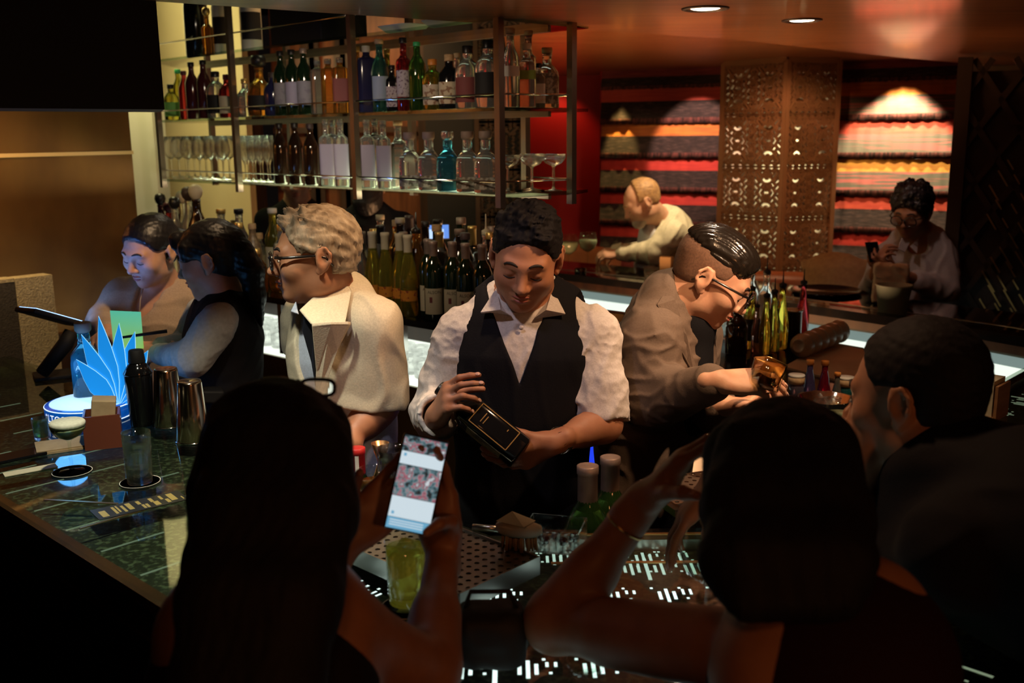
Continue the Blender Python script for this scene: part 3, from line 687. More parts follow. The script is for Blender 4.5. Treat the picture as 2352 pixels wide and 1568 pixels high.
# ---------------------------------------------------------------- suspended glass shelving
C0, CLf, CRr = A(-0.035, 3.53), A(-1.82, 5.29), A(0.225, 3.70)
sd = nz(CLf - C0); sn = A(sd[1], -sd[0]); sn = sn if sn @ A(0.3, 1) > 0 else -sn      # sn toward the back
SL = np.linalg.norm(CLf - C0); SDp = 0.30
def sp(a, d): return C0 + sd * a + sn * d
sh = empty('bottle_shelving', (*sp(SL / 2, 0.15), 1.2), 0, 'suspended glass bottle shelving on brushed metal posts above the back bar', 'shelving')
s0 = np.append(sp(SL / 2, 0.15), 1.2)
Z1, Z2, Z3 = 1.645, 1.945, 2.245
rd = nz(CRr - C0); rn = A(-rd[1], rd[0])
backc = C0 + (sn * 1.0 + rn * 1.0) * 0.16
RB = CRr + rn * 0.30
poly_main = [C0, CLf, sp(SL + 0.32, SDp), sp(0.0, SDp) + A(0.12, 0.10)]; poly_ret = [C0, CRr, RB, sp(0.0, SDp) + A(0.12, 0.10)]
for z in (Z1, Z2, Z3):
    mb = MB()
    for po in (poly_main, poly_ret): mb.prism([tuple(A(*p) - s0[:2]) for p in po], z - 0.012 - s0[2], z - s0[2])
    mb.build('glass_shelf', m_shelfglass, sh)
mb = MB()
pf_a = [0.0, 0.83, 1.75, SL]
posts = [sp(a, 0.0) for a in pf_a] + [sp(a, SDp) for a in (0.83, 1.75, SL)] + [CRr, RB]
for p in posts:
    pm = MB().box((p[0] - s0[0], p[1] - s0[1], 2.29 - s0[2]), (0.013, 0.013, 0.69), Matrix.Rotation(math.atan2(sd[1], sd[0]), 3, 'Z')); pm.build('post', m_post, sh)
mb = MB()
for z in (Z1 + 0.045, Z2 + 0.045, Z3 + 0.075):
    P = [C0, CLf]; mb.tube([np.append(C0, z) - s0, np.append(CLf, z) - s0], 0.0035, 6); mb.tube([np.append(C0, z) - s0, np.append(CRr, z) - s0], 0.0035, 6)
    mb.tube([np.append(CRr, z) - s0, np.append(RB, z) - s0], 0.0035, 6)
mb.build('guard_rail', m_chrome, sh)
mb = MB()
for z in (Z1, Z2, Z3):
    mb.bar(np.append(sp(0.03, SDp - 0.01), z - 0.02) - s0, np.append(sp(SL, SDp - 0.01), z - 0.02) - s0, 0.016, 0.02)
mb.build('shelf_rail', m_post, sh)
# suspension: posts run to the dark upper ceiling

# ---------------------------------------------------------------- bottles and glassware
def gl(name, c, r=0.03): return mat(name, c, r, trans=0.88, ior=1.45)
G = {'clear': gl('bottle_clear', (0.95, 0.96, 0.92)), 'smoke': gl('bottle_dim', (0.55, 0.55, 0.48)), 'blue': gl('bottle_blue', (0.10, 0.55, 0.85)), 'teal': gl('bottle_teal', (0.10, 0.42, 0.38)),
     'green': gl('bottle_green', (0.10, 0.30, 0.06)), 'dkgreen': mat('bottle_dark_green', (0.008, 0.02, 0.008), 0.06, spec=0.6, coat=0.6), 'brown': mat('bottle_dark_brown', (0.02, 0.009, 0.005), 0.08, spec=0.6, coat=0.5),
     'amber': gl('bottle_amber', (0.75, 0.32, 0.06)), 'red': gl('bottle_red', (0.42, 0.04, 0.05)), 'wine': mat('bottle_plum', (0.06, 0.012, 0.015), 0.12, coat=0.5), 'yellow': gl('bottle_yellow', (0.88, 0.78, 0.10)),
     'olive': gl('bottle_olive', (0.45, 0.42, 0.06)), 'pink': gl('bottle_pink', (0.85, 0.5, 0.45)), 'black': mat('bottle_black', (0.008, 0.008, 0.009), 0.12, coat=0.6), 'tan': mat('bottle_tan_ceramic', (0.33, 0.23, 0.12), 0.35, col2=(0.14, 0.09, 0.05), nscale=60),
     'navy': mat('bottle_navy', (0.02, 0.02, 0.07), 0.15, coat=0.5), 'white': mat('bottle_white_ceramic', (0.75, 0.72, 0.62), 0.3, coat=0.4)}
def paper(n, c, c2=None, s=40): return mat('label_' + n, c, 0.7, col2=c2, nscale=s, contrast=(0.55, 0.6)) if c2 else mat('label_' + n, c, 0.7)
LB = {'cream': paper('cream', (0.62, 0.55, 0.38)), 'grey': paper('grey', (0.30, 0.28, 0.32), (0.24, 0.22, 0.27), 30), 'lilac': paper('lilac', (0.42, 0.38, 0.52)), 'black': paper('black', (0.012, 0.011, 0.012)), 'maroon': paper('maroon', (0.20, 0.05, 0.05)),
      'white': paper('white', (0.72, 0.70, 0.62)), 'blue': paper('pale_blue', (0.42, 0.52, 0.72)), 'pattern': paper('patterned', (0.55, 0.48, 0.48), (0.18, 0.10, 0.14), 90), 'picture': paper('picture', (0.62, 0.52, 0.36), (0.30, 0.17, 0.10), 55),
      'green': paper('green', (0.25, 0.35, 0.06)), 'orange': paper('orange', (0.75, 0.28, 0.03), (0.35, 0.05, 0.02), 60), 'lime': paper('lime', (0.25, 0.65, 0.15)), 'etch': mat('etched_print', (0.45, 0.42, 0.34), 0.5, col2=(0.16, 0.14, 0.10), nscale=75, contrast=(0.45, 0.55))}
CP = {'black': mat('cap_black', (0.012, 0.011, 0.011), 0.35), 'cork': mat('cap_cork', (0.62, 0.42, 0.22), 0.7, col2=(0.48, 0.30, 0.15), nscale=80), 'gold': mat('cap_gold', (0.75, 0.52, 0.18), 0.35, metal=0.8), 'cream': mat('cap_cream', (0.66, 0.58, 0.40), 0.5),
      'orange': mat('cap_orange', (0.70, 0.25, 0.04), 0.45), 'red': mat('cap_red', (0.45, 0.02, 0.02), 0.4), 'white': mat('cap_white', (0.78, 0.76, 0.68), 0.4), 'foil': mat('cap_foil', (0.40, 0.30, 0.24), 0.45, metal=0.4, col2=(0.28, 0.20, 0.17), nscale=30), 'glass': G['clear'], 'green': mat('cap_green', (0.05, 0.45, 0.15), 0.4), 'wood': mat('cap_wood', (0.28, 0.20, 0.16), 0.6), 'dark': mat('cap_dark', (0.06, 0.04, 0.04), 0.5), 'pourer': m_black, 'plum': mat('cap_plum', (0.12, 0.03, 0.04), 0.4)}
PROF = {  # outer profile (r, z, p), label band (z0, z1), neck radius, top z, all in metres for a 0.30 m bottle
 'wine':   ([(0.034, 0), (0.038, 0.004), (0.038, 0.185), (0.036, 0.20), (0.028, 0.222), (0.0165, 0.242), (0.0145, 0.26), (0.0145, 0.29), (0.016, 0.292), (0.016, 0.30), (0, 0.30)], (0.045, 0.155), 0.0148, 0.30),
 'spirit': ([(0.034, 0), (0.037, 0.004), (0.037, 0.175), (0.034, 0.195), (0.022, 0.222), (0.0155, 0.24), (0.0145, 0.275), (0.016, 0.277), (0.016, 0.285), (0, 0.285)], (0.05, 0.15), 0.015, 0.285),
 'tall':   ([(0.031, 0), (0.034, 0.004), (0.034, 0.20), (0.031, 0.213), (0.018, 0.225), (0.0145, 0.235), (0.014, 0.29), (0.016, 0.292), (0.016, 0.30), (0, 0.30)], (0.06, 0.17), 0.0145, 0.30),
 'slope':  ([(0.030, 0), (0.034, 0.004), (0.0345, 0.12), (0.033, 0.15), (0.026, 0.19), (0.018, 0.225), (0.0145, 0.255), (0.0145, 0.30), (0, 0.30)], (0.03, 0.11), 0.015, 0.30),
 'round':  ([(0.045, 0), (0.052, 0.006), (0.056, 0.05), (0.054, 0.09), (0.042, 0.125), (0.024, 0.145), (0.017, 0.155), (0.0165, 0.19), (0.019, 0.192), (0.019, 0.20), (0, 0.20)], (0.025, 0.085), 0.017, 0.20),
 'squat':  ([(0.04, 0), (0.044, 0.004), (0.044, 0.11), (0.041, 0.128), (0.028, 0.148), (0.017, 0.158), (0.016, 0.185), (0.018, 0.187), (0.018, 0.195), (0, 0.195)], (0.02, 0.10), 0.016, 0.195),
 'square': ([(0.033, 0, 6), (0.036, 0.004, 7), (0.036, 0.16, 7), (0.034, 0.172, 6), (0.022, 0.186, 3), (0.0155, 0.195, 2), (0.0145, 0.235, 2), (0.016, 0.237, 2), (0.016, 0.245, 2), (0, 0.245)], (0.025, 0.135), 0.015, 0.245),
 'gin':    ([(0.028, 0, 6), (0.0305, 0.004, 8), (0.0305, 0.19, 8), (0.029, 0.20, 6), (0.016, 0.212, 4), (0.0125, 0.218, 3), (0.0125, 0.262, 4), (0.014, 0.264, 4), (0.014, 0.272, 4), (0, 0.272)], (0.03, 0.175), 0.0125, 0.272),
 'stopper': ([(0.040, 0, 5), (0.0435, 0.004, 6), (0.043, 0.10, 6), (0.041, 0.122, 5), (0.026, 0.142, 3), (0.0185, 0.152, 2), (0.0175, 0.19, 2), (0.0175, 0.193, 2), (0, 0.193)], (0.012, 0.055), 0.0175, 0.193),
 'block':  ([(0.034, 0, 8), (0.036, 0.004, 9), (0.036, 0.20, 9), (0.035, 0.208, 8), (0.018, 0.214, 2), (0.014, 0.222, 2), (0.014, 0.25, 2), (0, 0.25)], (0.05, 0.16), 0.014, 0.25),
 'potion': ([(0.024, 0), (0.028, 0.004), (0.026, 0.05), (0.018, 0.10), (0.0125, 0.125), (0.0125, 0.15), (0, 0.15)], (0.02, 0.05), 0.0125, 0.15),
 'magnum': ([(0.050, 0), (0.055, 0.005), (0.055, 0.24), (0.051, 0.275), (0.03, 0.315), (0.021, 0.335), (0.02, 0.40), (0, 0.40)], (0.06, 0.20), 0.02, 0.40),
}
_bm = {}
def band_mesh(prof, z0, z1, ang0, ang1, off=0.0007, n=18):
    P = np.array([(q[0], q[1], (q[2] if len(q) > 2 else 2)) for q in prof]); mb = MB(); zs = [z0 + (z1 - z0) * i / 4 for i in range(5)]; v = []
    for z in zs:
        r = np.interp(z, P[:, 1], P[:, 0]); p = np.interp(z, P[:, 1], P[:, 2])
        for j in range(n + 1):
            a = ang0 + (ang1 - ang0) * j / n; ca, sa = math.cos(a), math.sin(a); g = 1 / (abs(ca) ** p + abs(sa) ** p) ** (1 / p)
            v.append(((r * g + off) * ca, (r * g + off) * sa, z))
    f = [(i * (n + 1) + j, i * (n + 1) + j + 1, (i + 1) * (n + 1) + j + 1, (i + 1) * (n + 1) + j) for i in range(4) for j in range(n)]
    return mb.add(v, f, 0, True)
def bottle(shape, glass, x, y, z, label=None, cap='black', capstyle='cap', text='', group=None, sc=1.0, rz=None, name='liquor_bottle', band=None, lab_rng=None, extra=None, tilt=None):
    """root Empty > bottle_body, label, cap; the camera side of the bottle is its label side"""
    prof, lb, rn_, zt = PROF[shape]; lb = lab_rng or lb
    rz = math.atan2(-y, -x) + PI / 2 if rz is None else rz
    root = empty(name, (x, y, z + 0.001), rz, text, 'bottle', group); root.scale = (sc, sc, sc)
    k = ('b', shape)
    if k not in _bm: _bm[k] = MB().lathe(prof, 24)
    mk = ('bm', shape, glass)
    if mk not in _bm: m_ = _bm[k].mesh('bottle_body'); m_.materials.append(G[glass]); _bm[mk] = m_
    link('bottle_body', _bm[mk], None, root)
    if label:
        mk = ('l', shape, label, lb)
        if mk not in _bm:
            m_ = band_mesh(prof, lb[0], lb[1], -PI / 2 - 1.15, -PI / 2 + 1.15).mesh('label'); m_.materials.append(LB[label]); _bm[mk] = m_
        link('label', _bm[mk], None, root)
    if band:
        mk = ('n', shape, band)
        if mk not in _bm:
            m_ = band_mesh(prof, *BANDS[band][:2], 0, 2 * PI, 0.001, 20).mesh('neck_band'); m_.materials.append(BANDS[band][2]); _bm[mk] = m_
        link('neck_band', _bm[mk], None, root)
    mk = ('c', shape, cap, capstyle)
    if cap and mk not in _bm:
        mb = MB(); r = rn_
        if capstyle == 'cap': mb.lathe([(r + 0.0025, zt - 0.018), (r + 0.0028, zt - 0.016), (r + 0.0028, zt + 0.004), (r + 0.001, zt + 0.006), (0, zt + 0.006)], 18)
        elif capstyle == 'cork': mb.lathe([(r * 0.8, zt - 0.004), (r * 0.85, zt + 0.001), (r + 0.004, zt + 0.0015), (r + 0.0042, zt + 0.018), (r + 0.003, zt + 0.021), (0, zt + 0.021)], 18)
        elif capstyle == 'capsule': mb.lathe([(r + 0.0012, zt - 0.07), (r + 0.0014, zt - 0.069), (r + 0.0012, zt - 0.012), (r + 0.0026, zt - 0.01), (r + 0.0026, zt + 0.002), (r, zt + 0.003), (0, zt + 0.003)], 18)
        elif capstyle == 'stopper': mb.lathe([(r * 0.9, zt - 0.006), (r + 0.004, zt + 0.001), (r + 0.0065, zt + 0.004), (r + 0.0065, zt + 0.024), (r + 0.005, zt + 0.027), (0, zt + 0.027)], 18)
        elif capstyle == 'ball': mb.lathe([(0.008, zt - 0.004), (0.012, zt), (0.022, zt + 0.012), (0.026, zt + 0.028), (0.022, zt + 0.044), (0.010, zt + 0.053), (0, zt + 0.054)], 18)
        elif capstyle == 'knob': mb.lathe([(r * 0.8, zt - 0.004), (r * 0.8, zt + 0.004), (r + 0.012, zt + 0.008), (r + 0.016, zt + 0.03), (r + 0.010, zt + 0.046), (0, zt + 0.05)], 18)
        elif capstyle == 'pourer':
            mb.lathe([(r * 0.95, zt - 0.004), (r + 0.003, zt + 0.001), (r + 0.003, zt + 0.014), (0.006, zt + 0.02), (0.004, zt + 0.024), (0.004, zt + 0.03), (0, zt + 0.03)], 14); mb.tube([(0, 0, zt + 0.02), (0, 0.002, zt + 0.045), (0, 0.012, zt + 0.075)], [0.0035, 0.0028, 0.0022], 8)
        m_ = mb.mesh('cap'); m_.materials.append(CP[cap]); _bm[mk] = m_
    if cap: link('pour_spout' if capstyle == 'pourer' else ('cap' if capstyle != 'stopper' else 'stopper'), _bm[mk], None, root)
    if tilt: root.rotation_euler = tilt
    return root
m_goldband = mat('neck_gold', (0.6, 0.45, 0.2), 0.4, metal=0.6)
BANDS = {'neckgold': (0.25, 0.262, m_goldband), 'shoulder': (0.215, 0.255, LB['cream'])}
def curved_text(txt, size, R, z, name, m, parent, a0=-PI / 2, depth=0.0006, zoff=0.0):
    """lettering wrapped round a cylinder of radius R"""
    c = bpy.data.curves.new('t', 'FONT'); c.body = txt; c.size = size; c.align_x = 'CENTER'; c.resolution_u = 2
    o = bpy.data.objects.new('t', c); COL.objects.link(o); dg = bpy.context.evaluated_depsgraph_get(); me = bpy.data.meshes.new_from_object(o.evaluated_get(dg))
    bpy.data.objects.remove(o); bpy.data.curves.remove(c)
    for v in me.vertices:
        a = a0 + v.co.x / R; v.co = Vector((math.cos(a) * R, math.sin(a) * R, z + v.co.y))
    return link(name, me, m, parent)
def flat_text(txt, size, name, m, parent, loc, rot):
    c = bpy.data.curves.new('t', 'FONT'); c.body = txt; c.size = size; c.align_x = 'CENTER'; c.resolution_u = 2
    o = bpy.data.objects.new('t', c); COL.objects.link(o); dg = bpy.context.evaluated_depsgraph_get(); me = bpy.data.meshes.new_from_object(o.evaluated_get(dg))
    bpy.data.objects.remove(o); bpy.data.curves.remove(c)
    return link(name, me, m, parent, loc, rot)

GLASS = {
 'tulip':  [(0.0, 0.0), (0.034, 0.001), (0.033, 0.003), (0.006, 0.007), (0.004, 0.02), (0.004, 0.085), (0.008, 0.092), (0.028, 0.108), (0.036, 0.128), (0.034, 0.155), (0.026, 0.20)],
 'flute':  [(0.0, 0.0), (0.030, 0.001), (0.029, 0.003), (0.006, 0.007), (0.0035, 0.02), (0.0035, 0.075), (0.008, 0.088), (0.022, 0.115), (0.025, 0.15), (0.023, 0.215)],
 'coupe':  [(0.0, 0.0), (0.036, 0.001), (0.035, 0.003), (0.008, 0.008), (0.0045, 0.02), (0.0045, 0.088), (0.010, 0.096), (0.034, 0.108), (0.047, 0.126), (0.0495, 0.142)],
 'rocks':  [(0.0, 0.0), (0.035, 0.0), (0.038, 0.004), (0.040, 0.05), (0.042, 0.088)],
 'highball': [(0.0, 0.0), (0.030, 0.0), (0.032, 0.004), (0.033, 0.06), (0.036, 0.135)],
 'balloon': [(0.0, 0.0), (0.038, 0.001), (0.037, 0.003), (0.007, 0.008), (0.0045, 0.02), (0.0045, 0.085), (0.010, 0.093), (0.040, 0.115), (0.052, 0.145), (0.048, 0.175), (0.040, 0.20)],
}
def glass(kind, x, y, z, text, group=None, fill=None, fz=None, sc=1.0, name='drinking_glass', garnish=None, rx=0.0):
    root = empty(name, (x, y, z + 0.001), 0, text, 'glass', group); root.scale = (sc,) * 3; pr = GLASS[kind]
    mk = ('g', kind)
    if mk not in _bm:
        inner = [(max(r - 0.0012, 0), zz + (0.0012 if r < 0.02 else 0.001)) for r, zz in pr[::-1] if zz > (0.09 if kind in ('tulip', 'flute', 'coupe', 'balloon') else 0.003)]
        base = 0.094 if kind not in ('rocks', 'highball') else 0.010
        m_ = MB().lathe(pr + [(pr[-1][0] - 0.0012, pr[-1][1])] + inner[1:] + [(0, base)], 22).mesh('glass_vessel'); m_.materials.append(m_clear); _bm[mk] = m_
    gv = link('glass_vessel', _bm[mk], None, root)
    if fill and 'water' not in name:
        gv.data = gv.data.copy(); gv.data.materials[0] = m_pane
    if fill:
        P = np.array(pr); z0, z1 = fz; zs = np.linspace(z0, z1, 8)
        MB().lathe([(0, z0)] + [(max(np.interp(q, P[:, 1], P[:, 0]) - 0.002, 0.001), q) for q in zs] + [(0, z1)], 22).build('drink', fill, root)
    return root
def ordn(i): return ['first', 'second', 'third', 'fourth', 'fifth', 'sixth', 'seventh', 'eighth', 'ninth', 'tenth', 'eleventh', 'twelfth', 'thirteenth', 'fourteenth', 'fifteenth'][i]
def shelfxy(px, d, py):
    if px < 1152:
        q = linept(px, sp(0, d), sp(1, d), py); a = (q - sp(0, d)) @ sd
        return sp(min(a, SL - 0.06 + d), d)
    return linept(px, C0 + rn * d, C0 + rn * d + rd, py)

# lower shelf ------------------------------------------------------------------
PY = {Z1: 425, Z2: 262, Z3: 110}
i = 0
for d in (0.07, 0.17):
    for px in (380, 407, 434, 461, 488, 514):
        if d > 0.1: px += 14
        x, y = shelfxy(px, d, 400)
        glass('tulip', x, y, Z1, f"tulip wine glass on lower shelf, {ordn(i % 6)} from left in the {'front' if i < 6 else 'back'} row", 'tulip wine glasses at the left of the lower shelf', name='wine_glass', sc=1.08); i += 1
i = 0
for d in (0.06, 0.15):
    for px in (566, 582, 598, 614):
        x, y = shelfxy(px + (6 if d > 0.1 else 0), d, 400)
        glass('flute', x, y, Z1, f"champagne flute on lower shelf right of the second post, {ordn(i % 4)} in the {'front' if i < 4 else 'back'} row", 'champagne flutes on the lower shelf', name='champagne_flute', sc=1.0); i += 1
def row(items, z, group=None):
    for it in items:
        px, d, shape, glass_, kw = it; x, y = shelfxy(px, d, PY[z]); kw = dict(kw)
        ext = {'cap': 0.006, 'cork': 0.021, 'stopper': 0.027, 'ball': 0.054, 'knob': 0.05, 'capsule': 0.004, 'pourer': 0.075}[kw.get('capstyle', 'cap')]
        if z < Z3: kw['sc'] = min(kw.get('sc', 1.0), 0.278 / (PROF[shape][3] + ext))
        if z < Z3:
            rr_ = max(q[0] for q in PROF[shape][0]) * kw.get('sc', 1.0) * (1.28 if len(PROF[shape][0][0]) > 2 else 1.0); x, y = shelfxy(px, max(d, rr_ + 0.015), PY[z])
        bottle(shape, glass_, x, y, z, **kw)
row([(648, 0.06, 'spirit', 'brown', dict(cap='black', text='dark brown bottle on lower shelf, nearest the flutes', sc=0.92)), (683, 0.06, 'spirit', 'brown', dict(cap='black', text='dark brown bottle in the middle of three on lower shelf', sc=0.92)),
     (718, 0.06, 'spirit', 'brown', dict(cap='dark', text='dark brown bottle on lower shelf beside the square lilac labelled ones', sc=0.9)),
     (754, 0.06, 'gin', 'clear', dict(label='lilac', cap='glass', text='clear square gin bottle with lilac label, leftmost of the four on lower shelf', group='square gin bottles')), (787, 0.06, 'gin', 'clear', dict(label='lilac', cap='glass', text='clear square gin bottle with lilac label, just left of the third shelf post', group='square gin bottles')),
     (847, 0.06, 'gin', 'clear', dict(label='lilac', cap='glass', text='clear square gin bottle with lilac label, just right of the third shelf post', group='square gin bottles', sc=0.98)), (884, 0.06, 'gin', 'clear', dict(label='lilac', cap='glass', text='clear square gin bottle with lilac label, rightmost of the four on lower shelf', group='square gin bottles', sc=0.96)),
     (770, 0.16, 'gin', 'clear', dict(cap='glass', text='clear unlabelled square bottle behind the two left lilac labelled ones')), (866, 0.16, 'gin', 'clear', dict(cap='glass', text='clear unlabelled square bottle behind the two right lilac labelled ones')), (918, 0.14, 'square', 'clear', dict(cap='cork', capstyle='cork', text='clear bottle tucked behind the first stoppered tequila bottle')),
     (943, 0.06, 'stopper', 'clear', dict(label='etch', cap='wood', capstyle='stopper', text='clear stoppered tequila bottle, leftmost of the row on lower shelf', group='stoppered tequila bottles')), (987, 0.06, 'stopper', 'clear', dict(label='etch', cap='wood', capstyle='stopper', text='clear stoppered tequila bottle left of the blue one', group='stoppered tequila bottles')),
     (1030, 0.06, 'stopper', 'blue', dict(cap='glass', capstyle='stopper', text='blue stoppered tequila bottle on lower shelf', group='stoppered tequila bottles')), (1075, 0.06, 'stopper', 'clear', dict(label='etch', cap='wood', capstyle='stopper', text='clear stoppered tequila bottle right of the blue one', group='stoppered tequila bottles')),
     (1123, 0.06, 'stopper', 'clear', dict(label='etch', cap='wood', capstyle='stopper', text='clear stoppered tequila bottle against the corner post', group='stoppered tequila bottles'))], Z1)
for k, (px, d, t) in enumerate([(1178, 0.07, 'half hidden by the corner post'), (1212, 0.06, 'in the middle of the front three'), (1264, 0.06, 'at the right end of the shelf'), (1222, 0.17, 'behind the middle one')]):
    x, y = shelfxy(px, d, 430); glass('coupe', x, y, Z1, 'empty coupe glass on lower shelf, ' + t, 'coupe glasses at the right end of the lower shelf', name='coupe_glass', sc=0.95)
# upper shelf
row([(396, 0.08, 'squat', 'olive', dict(label='lime', cap='black', text='squat green bottle at left end of the upper shelf', sc=0.9)), (415, 0.15, 'spirit', 'olive', dict(cap='green', text='pale bottle with green cap behind the squat green one', sc=0.9)), (428, 0.06, 'spirit', 'red', dict(cap='plum', text='red bottle with plum cap, third from left on upper shelf', sc=0.82)),
     (446, 0.05, 'wine', 'wine', dict(cap='black', text='plum wine bottle on upper shelf, left of a matching one', band=None, sc=0.9)), (474, 0.05, 'wine', 'wine', dict(cap='black', text='plum wine bottle on upper shelf, right of a matching one', sc=0.95)),
     (499, 0.06, 'squat', 'clear', dict(label='black', cap='black', text='clear squat bottle with black label beside red wax topped one', sc=1.1)), (526, 0.05, 'squat', 'red', dict(label='cream', cap='plum', text='red squat bottle with large cream label near the second post', sc=1.0)), (566, 0.07, 'round', 'clear', dict(cap='gold', text='small round clear decanter right of the second post', sc=0.85)),
     (600, 0.07, 'round', 'amber', dict(label='black', cap='black', capstyle='knob', text='round glass decanter with tall black knob stopper on upper shelf', sc=1.12)), (630, 0.06, 'squat', 'navy', dict(cap='dark', text='dark navy squat bottle beside the round decanter', sc=0.95)),
     (650, 0.05, 'wine', 'dkgreen', dict(label='grey', cap='black', text='dark green wine bottle with grey label, first of three on upper shelf', group='grey labelled wine bottles', sc=0.97)), (676, 0.05, 'wine', 'dkgreen', dict(label='lilac', cap='black', text='dark green wine bottle with bluish label, middle of three on upper shelf', group='grey labelled wine bottles', sc=0.97)),
     (703, 0.05, 'wine', 'dkgreen', dict(label='grey', cap='foil', text='dark green wine bottle with grey label, last of three on upper shelf', group='grey labelled wine bottles', sc=0.97)), (734, 0.06, 'block', 'smoke', dict(cap='glass', text='clear square decanter beside the wine bottles on upper shelf', sc=0.88)), (758, 0.06, 'block', 'amber', dict(cap='glass', text='square amber decanter, left of two on the upper shelf', sc=0.88)),
     (785, 0.06, 'block', 'amber', dict(cap='glass', label='maroon', text='square amber decanter with dark label against the third post', sc=0.88)), (824, 0.15, 'tall', 'amber', dict(cap='gold', text='tall amber bottle in back row right of the third post', sc=0.9)), (846, 0.07, 'block', 'navy', dict(cap='white', text='tall dark blue square bottle right of the third post', sc=1.02)),
     (876, 0.05, 'spirit', 'teal', dict(label='blue', cap='cork', capstyle='cork', text='teal bottle with pale blue label on upper shelf', sc=0.93)), (893, 0.15, 'tall', 'olive', dict(cap='gold', text='small gold necked bottle behind the teal one', sc=0.82)), (905, 0.05, 'square', 'black', dict(label='pattern', cap='black', text='small black bottle with patterned label, between teal and red ones', sc=0.7)),
     (929, 0.06, 'tall', 'red', dict(label='pattern', cap='black', text='tall dark red bottle with square patterned label', sc=0.9)), (970, 0.05, 'magnum', 'green', dict(cap='green', text='big bright green bottle towering over its neighbours on upper shelf', sc=0.62)), (1000, 0.05, 'squat', 'olive', dict(label='picture', cap='orange', text='squat bottle with orange neck and picture label', sc=0.92)),
     (1034, 0.06, 'squat', 'black', dict(label='picture', cap='cork', text='black squat bottle with tan picture label', sc=0.98)), (1052, 0.15, 'spirit', 'clear', dict(cap='cork', text='clear corked bottle in back row behind the maroon label', sc=0.72)), (1076, 0.05, 'squat', 'clear', dict(label='maroon', cap='black', text='round shouldered clear bottle with framed maroon label', sc=1.1)),
     (1114, 0.05, 'squat', 'clear', dict(label='black', cap='black', text='round shouldered clear bottle with broad black label', sc=1.16, lab_rng=(0.03, 0.105))), (1176, 0.06, 'spirit', 'clear', dict(label='white', cap='cork', capstyle='cork', text='clear tall corked bottle just right of the corner post', sc=0.88, lab_rng=(0.12, 0.16))),
     (1208, 0.05, 'square', 'clear', dict(label='green', cap='white', text='clear bottle with small green label on upper shelf return', sc=0.88, lab_rng=(0.11, 0.145))), (1220, 0.12, 'tall', 'pink', dict(cap='cork', capstyle='cork', text='tall pink bottle in back row of the shelf return', sc=0.85)), (1234, 0.06, 'square', 'clear', dict(label='white', cap='black', text='small clear bottle with white label on shelf return', sc=0.62)),
     (1252, 0.115, 'squat', 'clear', dict(label='etch', cap='cork', capstyle='cork', text='large clear bottle with dark printed text at right end of upper shelf', sc=1.0, lab_rng=(0.015, 0.125)))], Z2)
# top shelf, heads hidden by the ceiling
row([(452, 0.12, 'magnum', 'black', dict(cap='black', text='black magnum bottle at left on the top shelf', sc=1.0)), (479, 0.07, 'square', 'amber', dict(cap='gold', capstyle='ball', text='ornate amber bottle right of the black magnum on top shelf', sc=0.75)), (514, 0.15, 'magnum', 'white', dict(cap='black', label='black', text='white and black ceramic bottle left of the second post on top shelf', sc=0.9)), (580, 0.13, 'magnum', 'white', dict(cap='black', label='black', text='white and black ceramic bottle right of the second post on top shelf', sc=0.88))], Z3)
bxs = sp(1.25, 0.14)
t_ = empty('storage_box', (*bxs, Z3 + 0.001), math.atan2(sd[1], sd[0]), 'large black storage box on the top shelf between the posts', 'box'); MB().box((0, 0, 0.10), (0.19, 0.12, 0.10)).build('box_body', m_black, t_, bevel=0.004); MB().box((0, 0, 0.205), (0.195, 0.125, 0.006)).build('lid', m_black, t_)
for k, (a, t, sc_) in enumerate([(0.62, 'white serving dish at left on the top shelf above the green bottle', 1.0), (0.36, 'white serving dish on the top shelf nearest the corner post', 0.9)]):
    q = sp(a, 0.10); r_ = empty('serving_dish', (*q, Z3 + 0.001), math.atan2(sd[1], sd[0]), t, 'dish'); MB().lathe([(0.0, 0.0), (0.07, 0.0), (0.10, 0.022), (0.103, 0.024), (0.098, 0.022), (0.07, 0.006), (0, 0.005)], 24, pw=5, sy=0.7).build('dish_body', LB['white'], r_)
for k, a in enumerate((0.20, 0.12)):
    q = sp(a, 0.12); bottle('potion', 'clear', q[0], q[1], Z3, cap='cork', capstyle='cork', text=['small corked bottle on top shelf right of the serving dishes', 'small corked bottle on top shelf closest to the corner post'][k], sc=0.5)

# raised back bar counter --------------------------------------------------------
ZK = 1.19
def kxy(px, d, py): return linept(px, bp(0, d), bp(1, d), py)
def krow(items):
    for px, d, shape, g, kw in items:
        x, y = kxy(px, d, 700); bottle(shape, g, x, y, ZK, **kw)
for i, px in enumerate((872, 897, 924, 950)):
    x, y = kxy(px, 0.055, 720)
    b = bottle('slope', 'yellow', x, y, ZK, label='orange', cap='cream', capstyle='capsule', text=f'yellow liqueur bottle with cream capsule, {ordn(i)} of four from the white jacket', group='yellow liqueur bottles', sc=1.0, lab_rng=(0.06, 0.10))
m_ink = mat('label_ink', (0.05, 0.035, 0.02), 0.7)
for i, px in enumerate((981, 1010, 1041, 1071, 1102)):
    x, y = kxy(px, 0.06, 730)
    b = bottle('wine', 'dkgreen', x, y, ZK, label='cream', cap='foil', capstyle='capsule', text=f'dark green vermouth bottle with cream label, {ordn(i)} of five from the yellow ones', group='cream labelled vermouth bottles', sc=0.95, lab_rng=(0.025, 0.125))
    curved_text('ALSON', 0.017, 0.0392, 0.105, 'lettering', m_ink, b); band = band_mesh(PROF['wine'][0], 0.07, 0.092, -PI / 2 - 0.5, -PI / 2 - 0.2, 0.0012, 4).build('emblem', LB['maroon'], b)
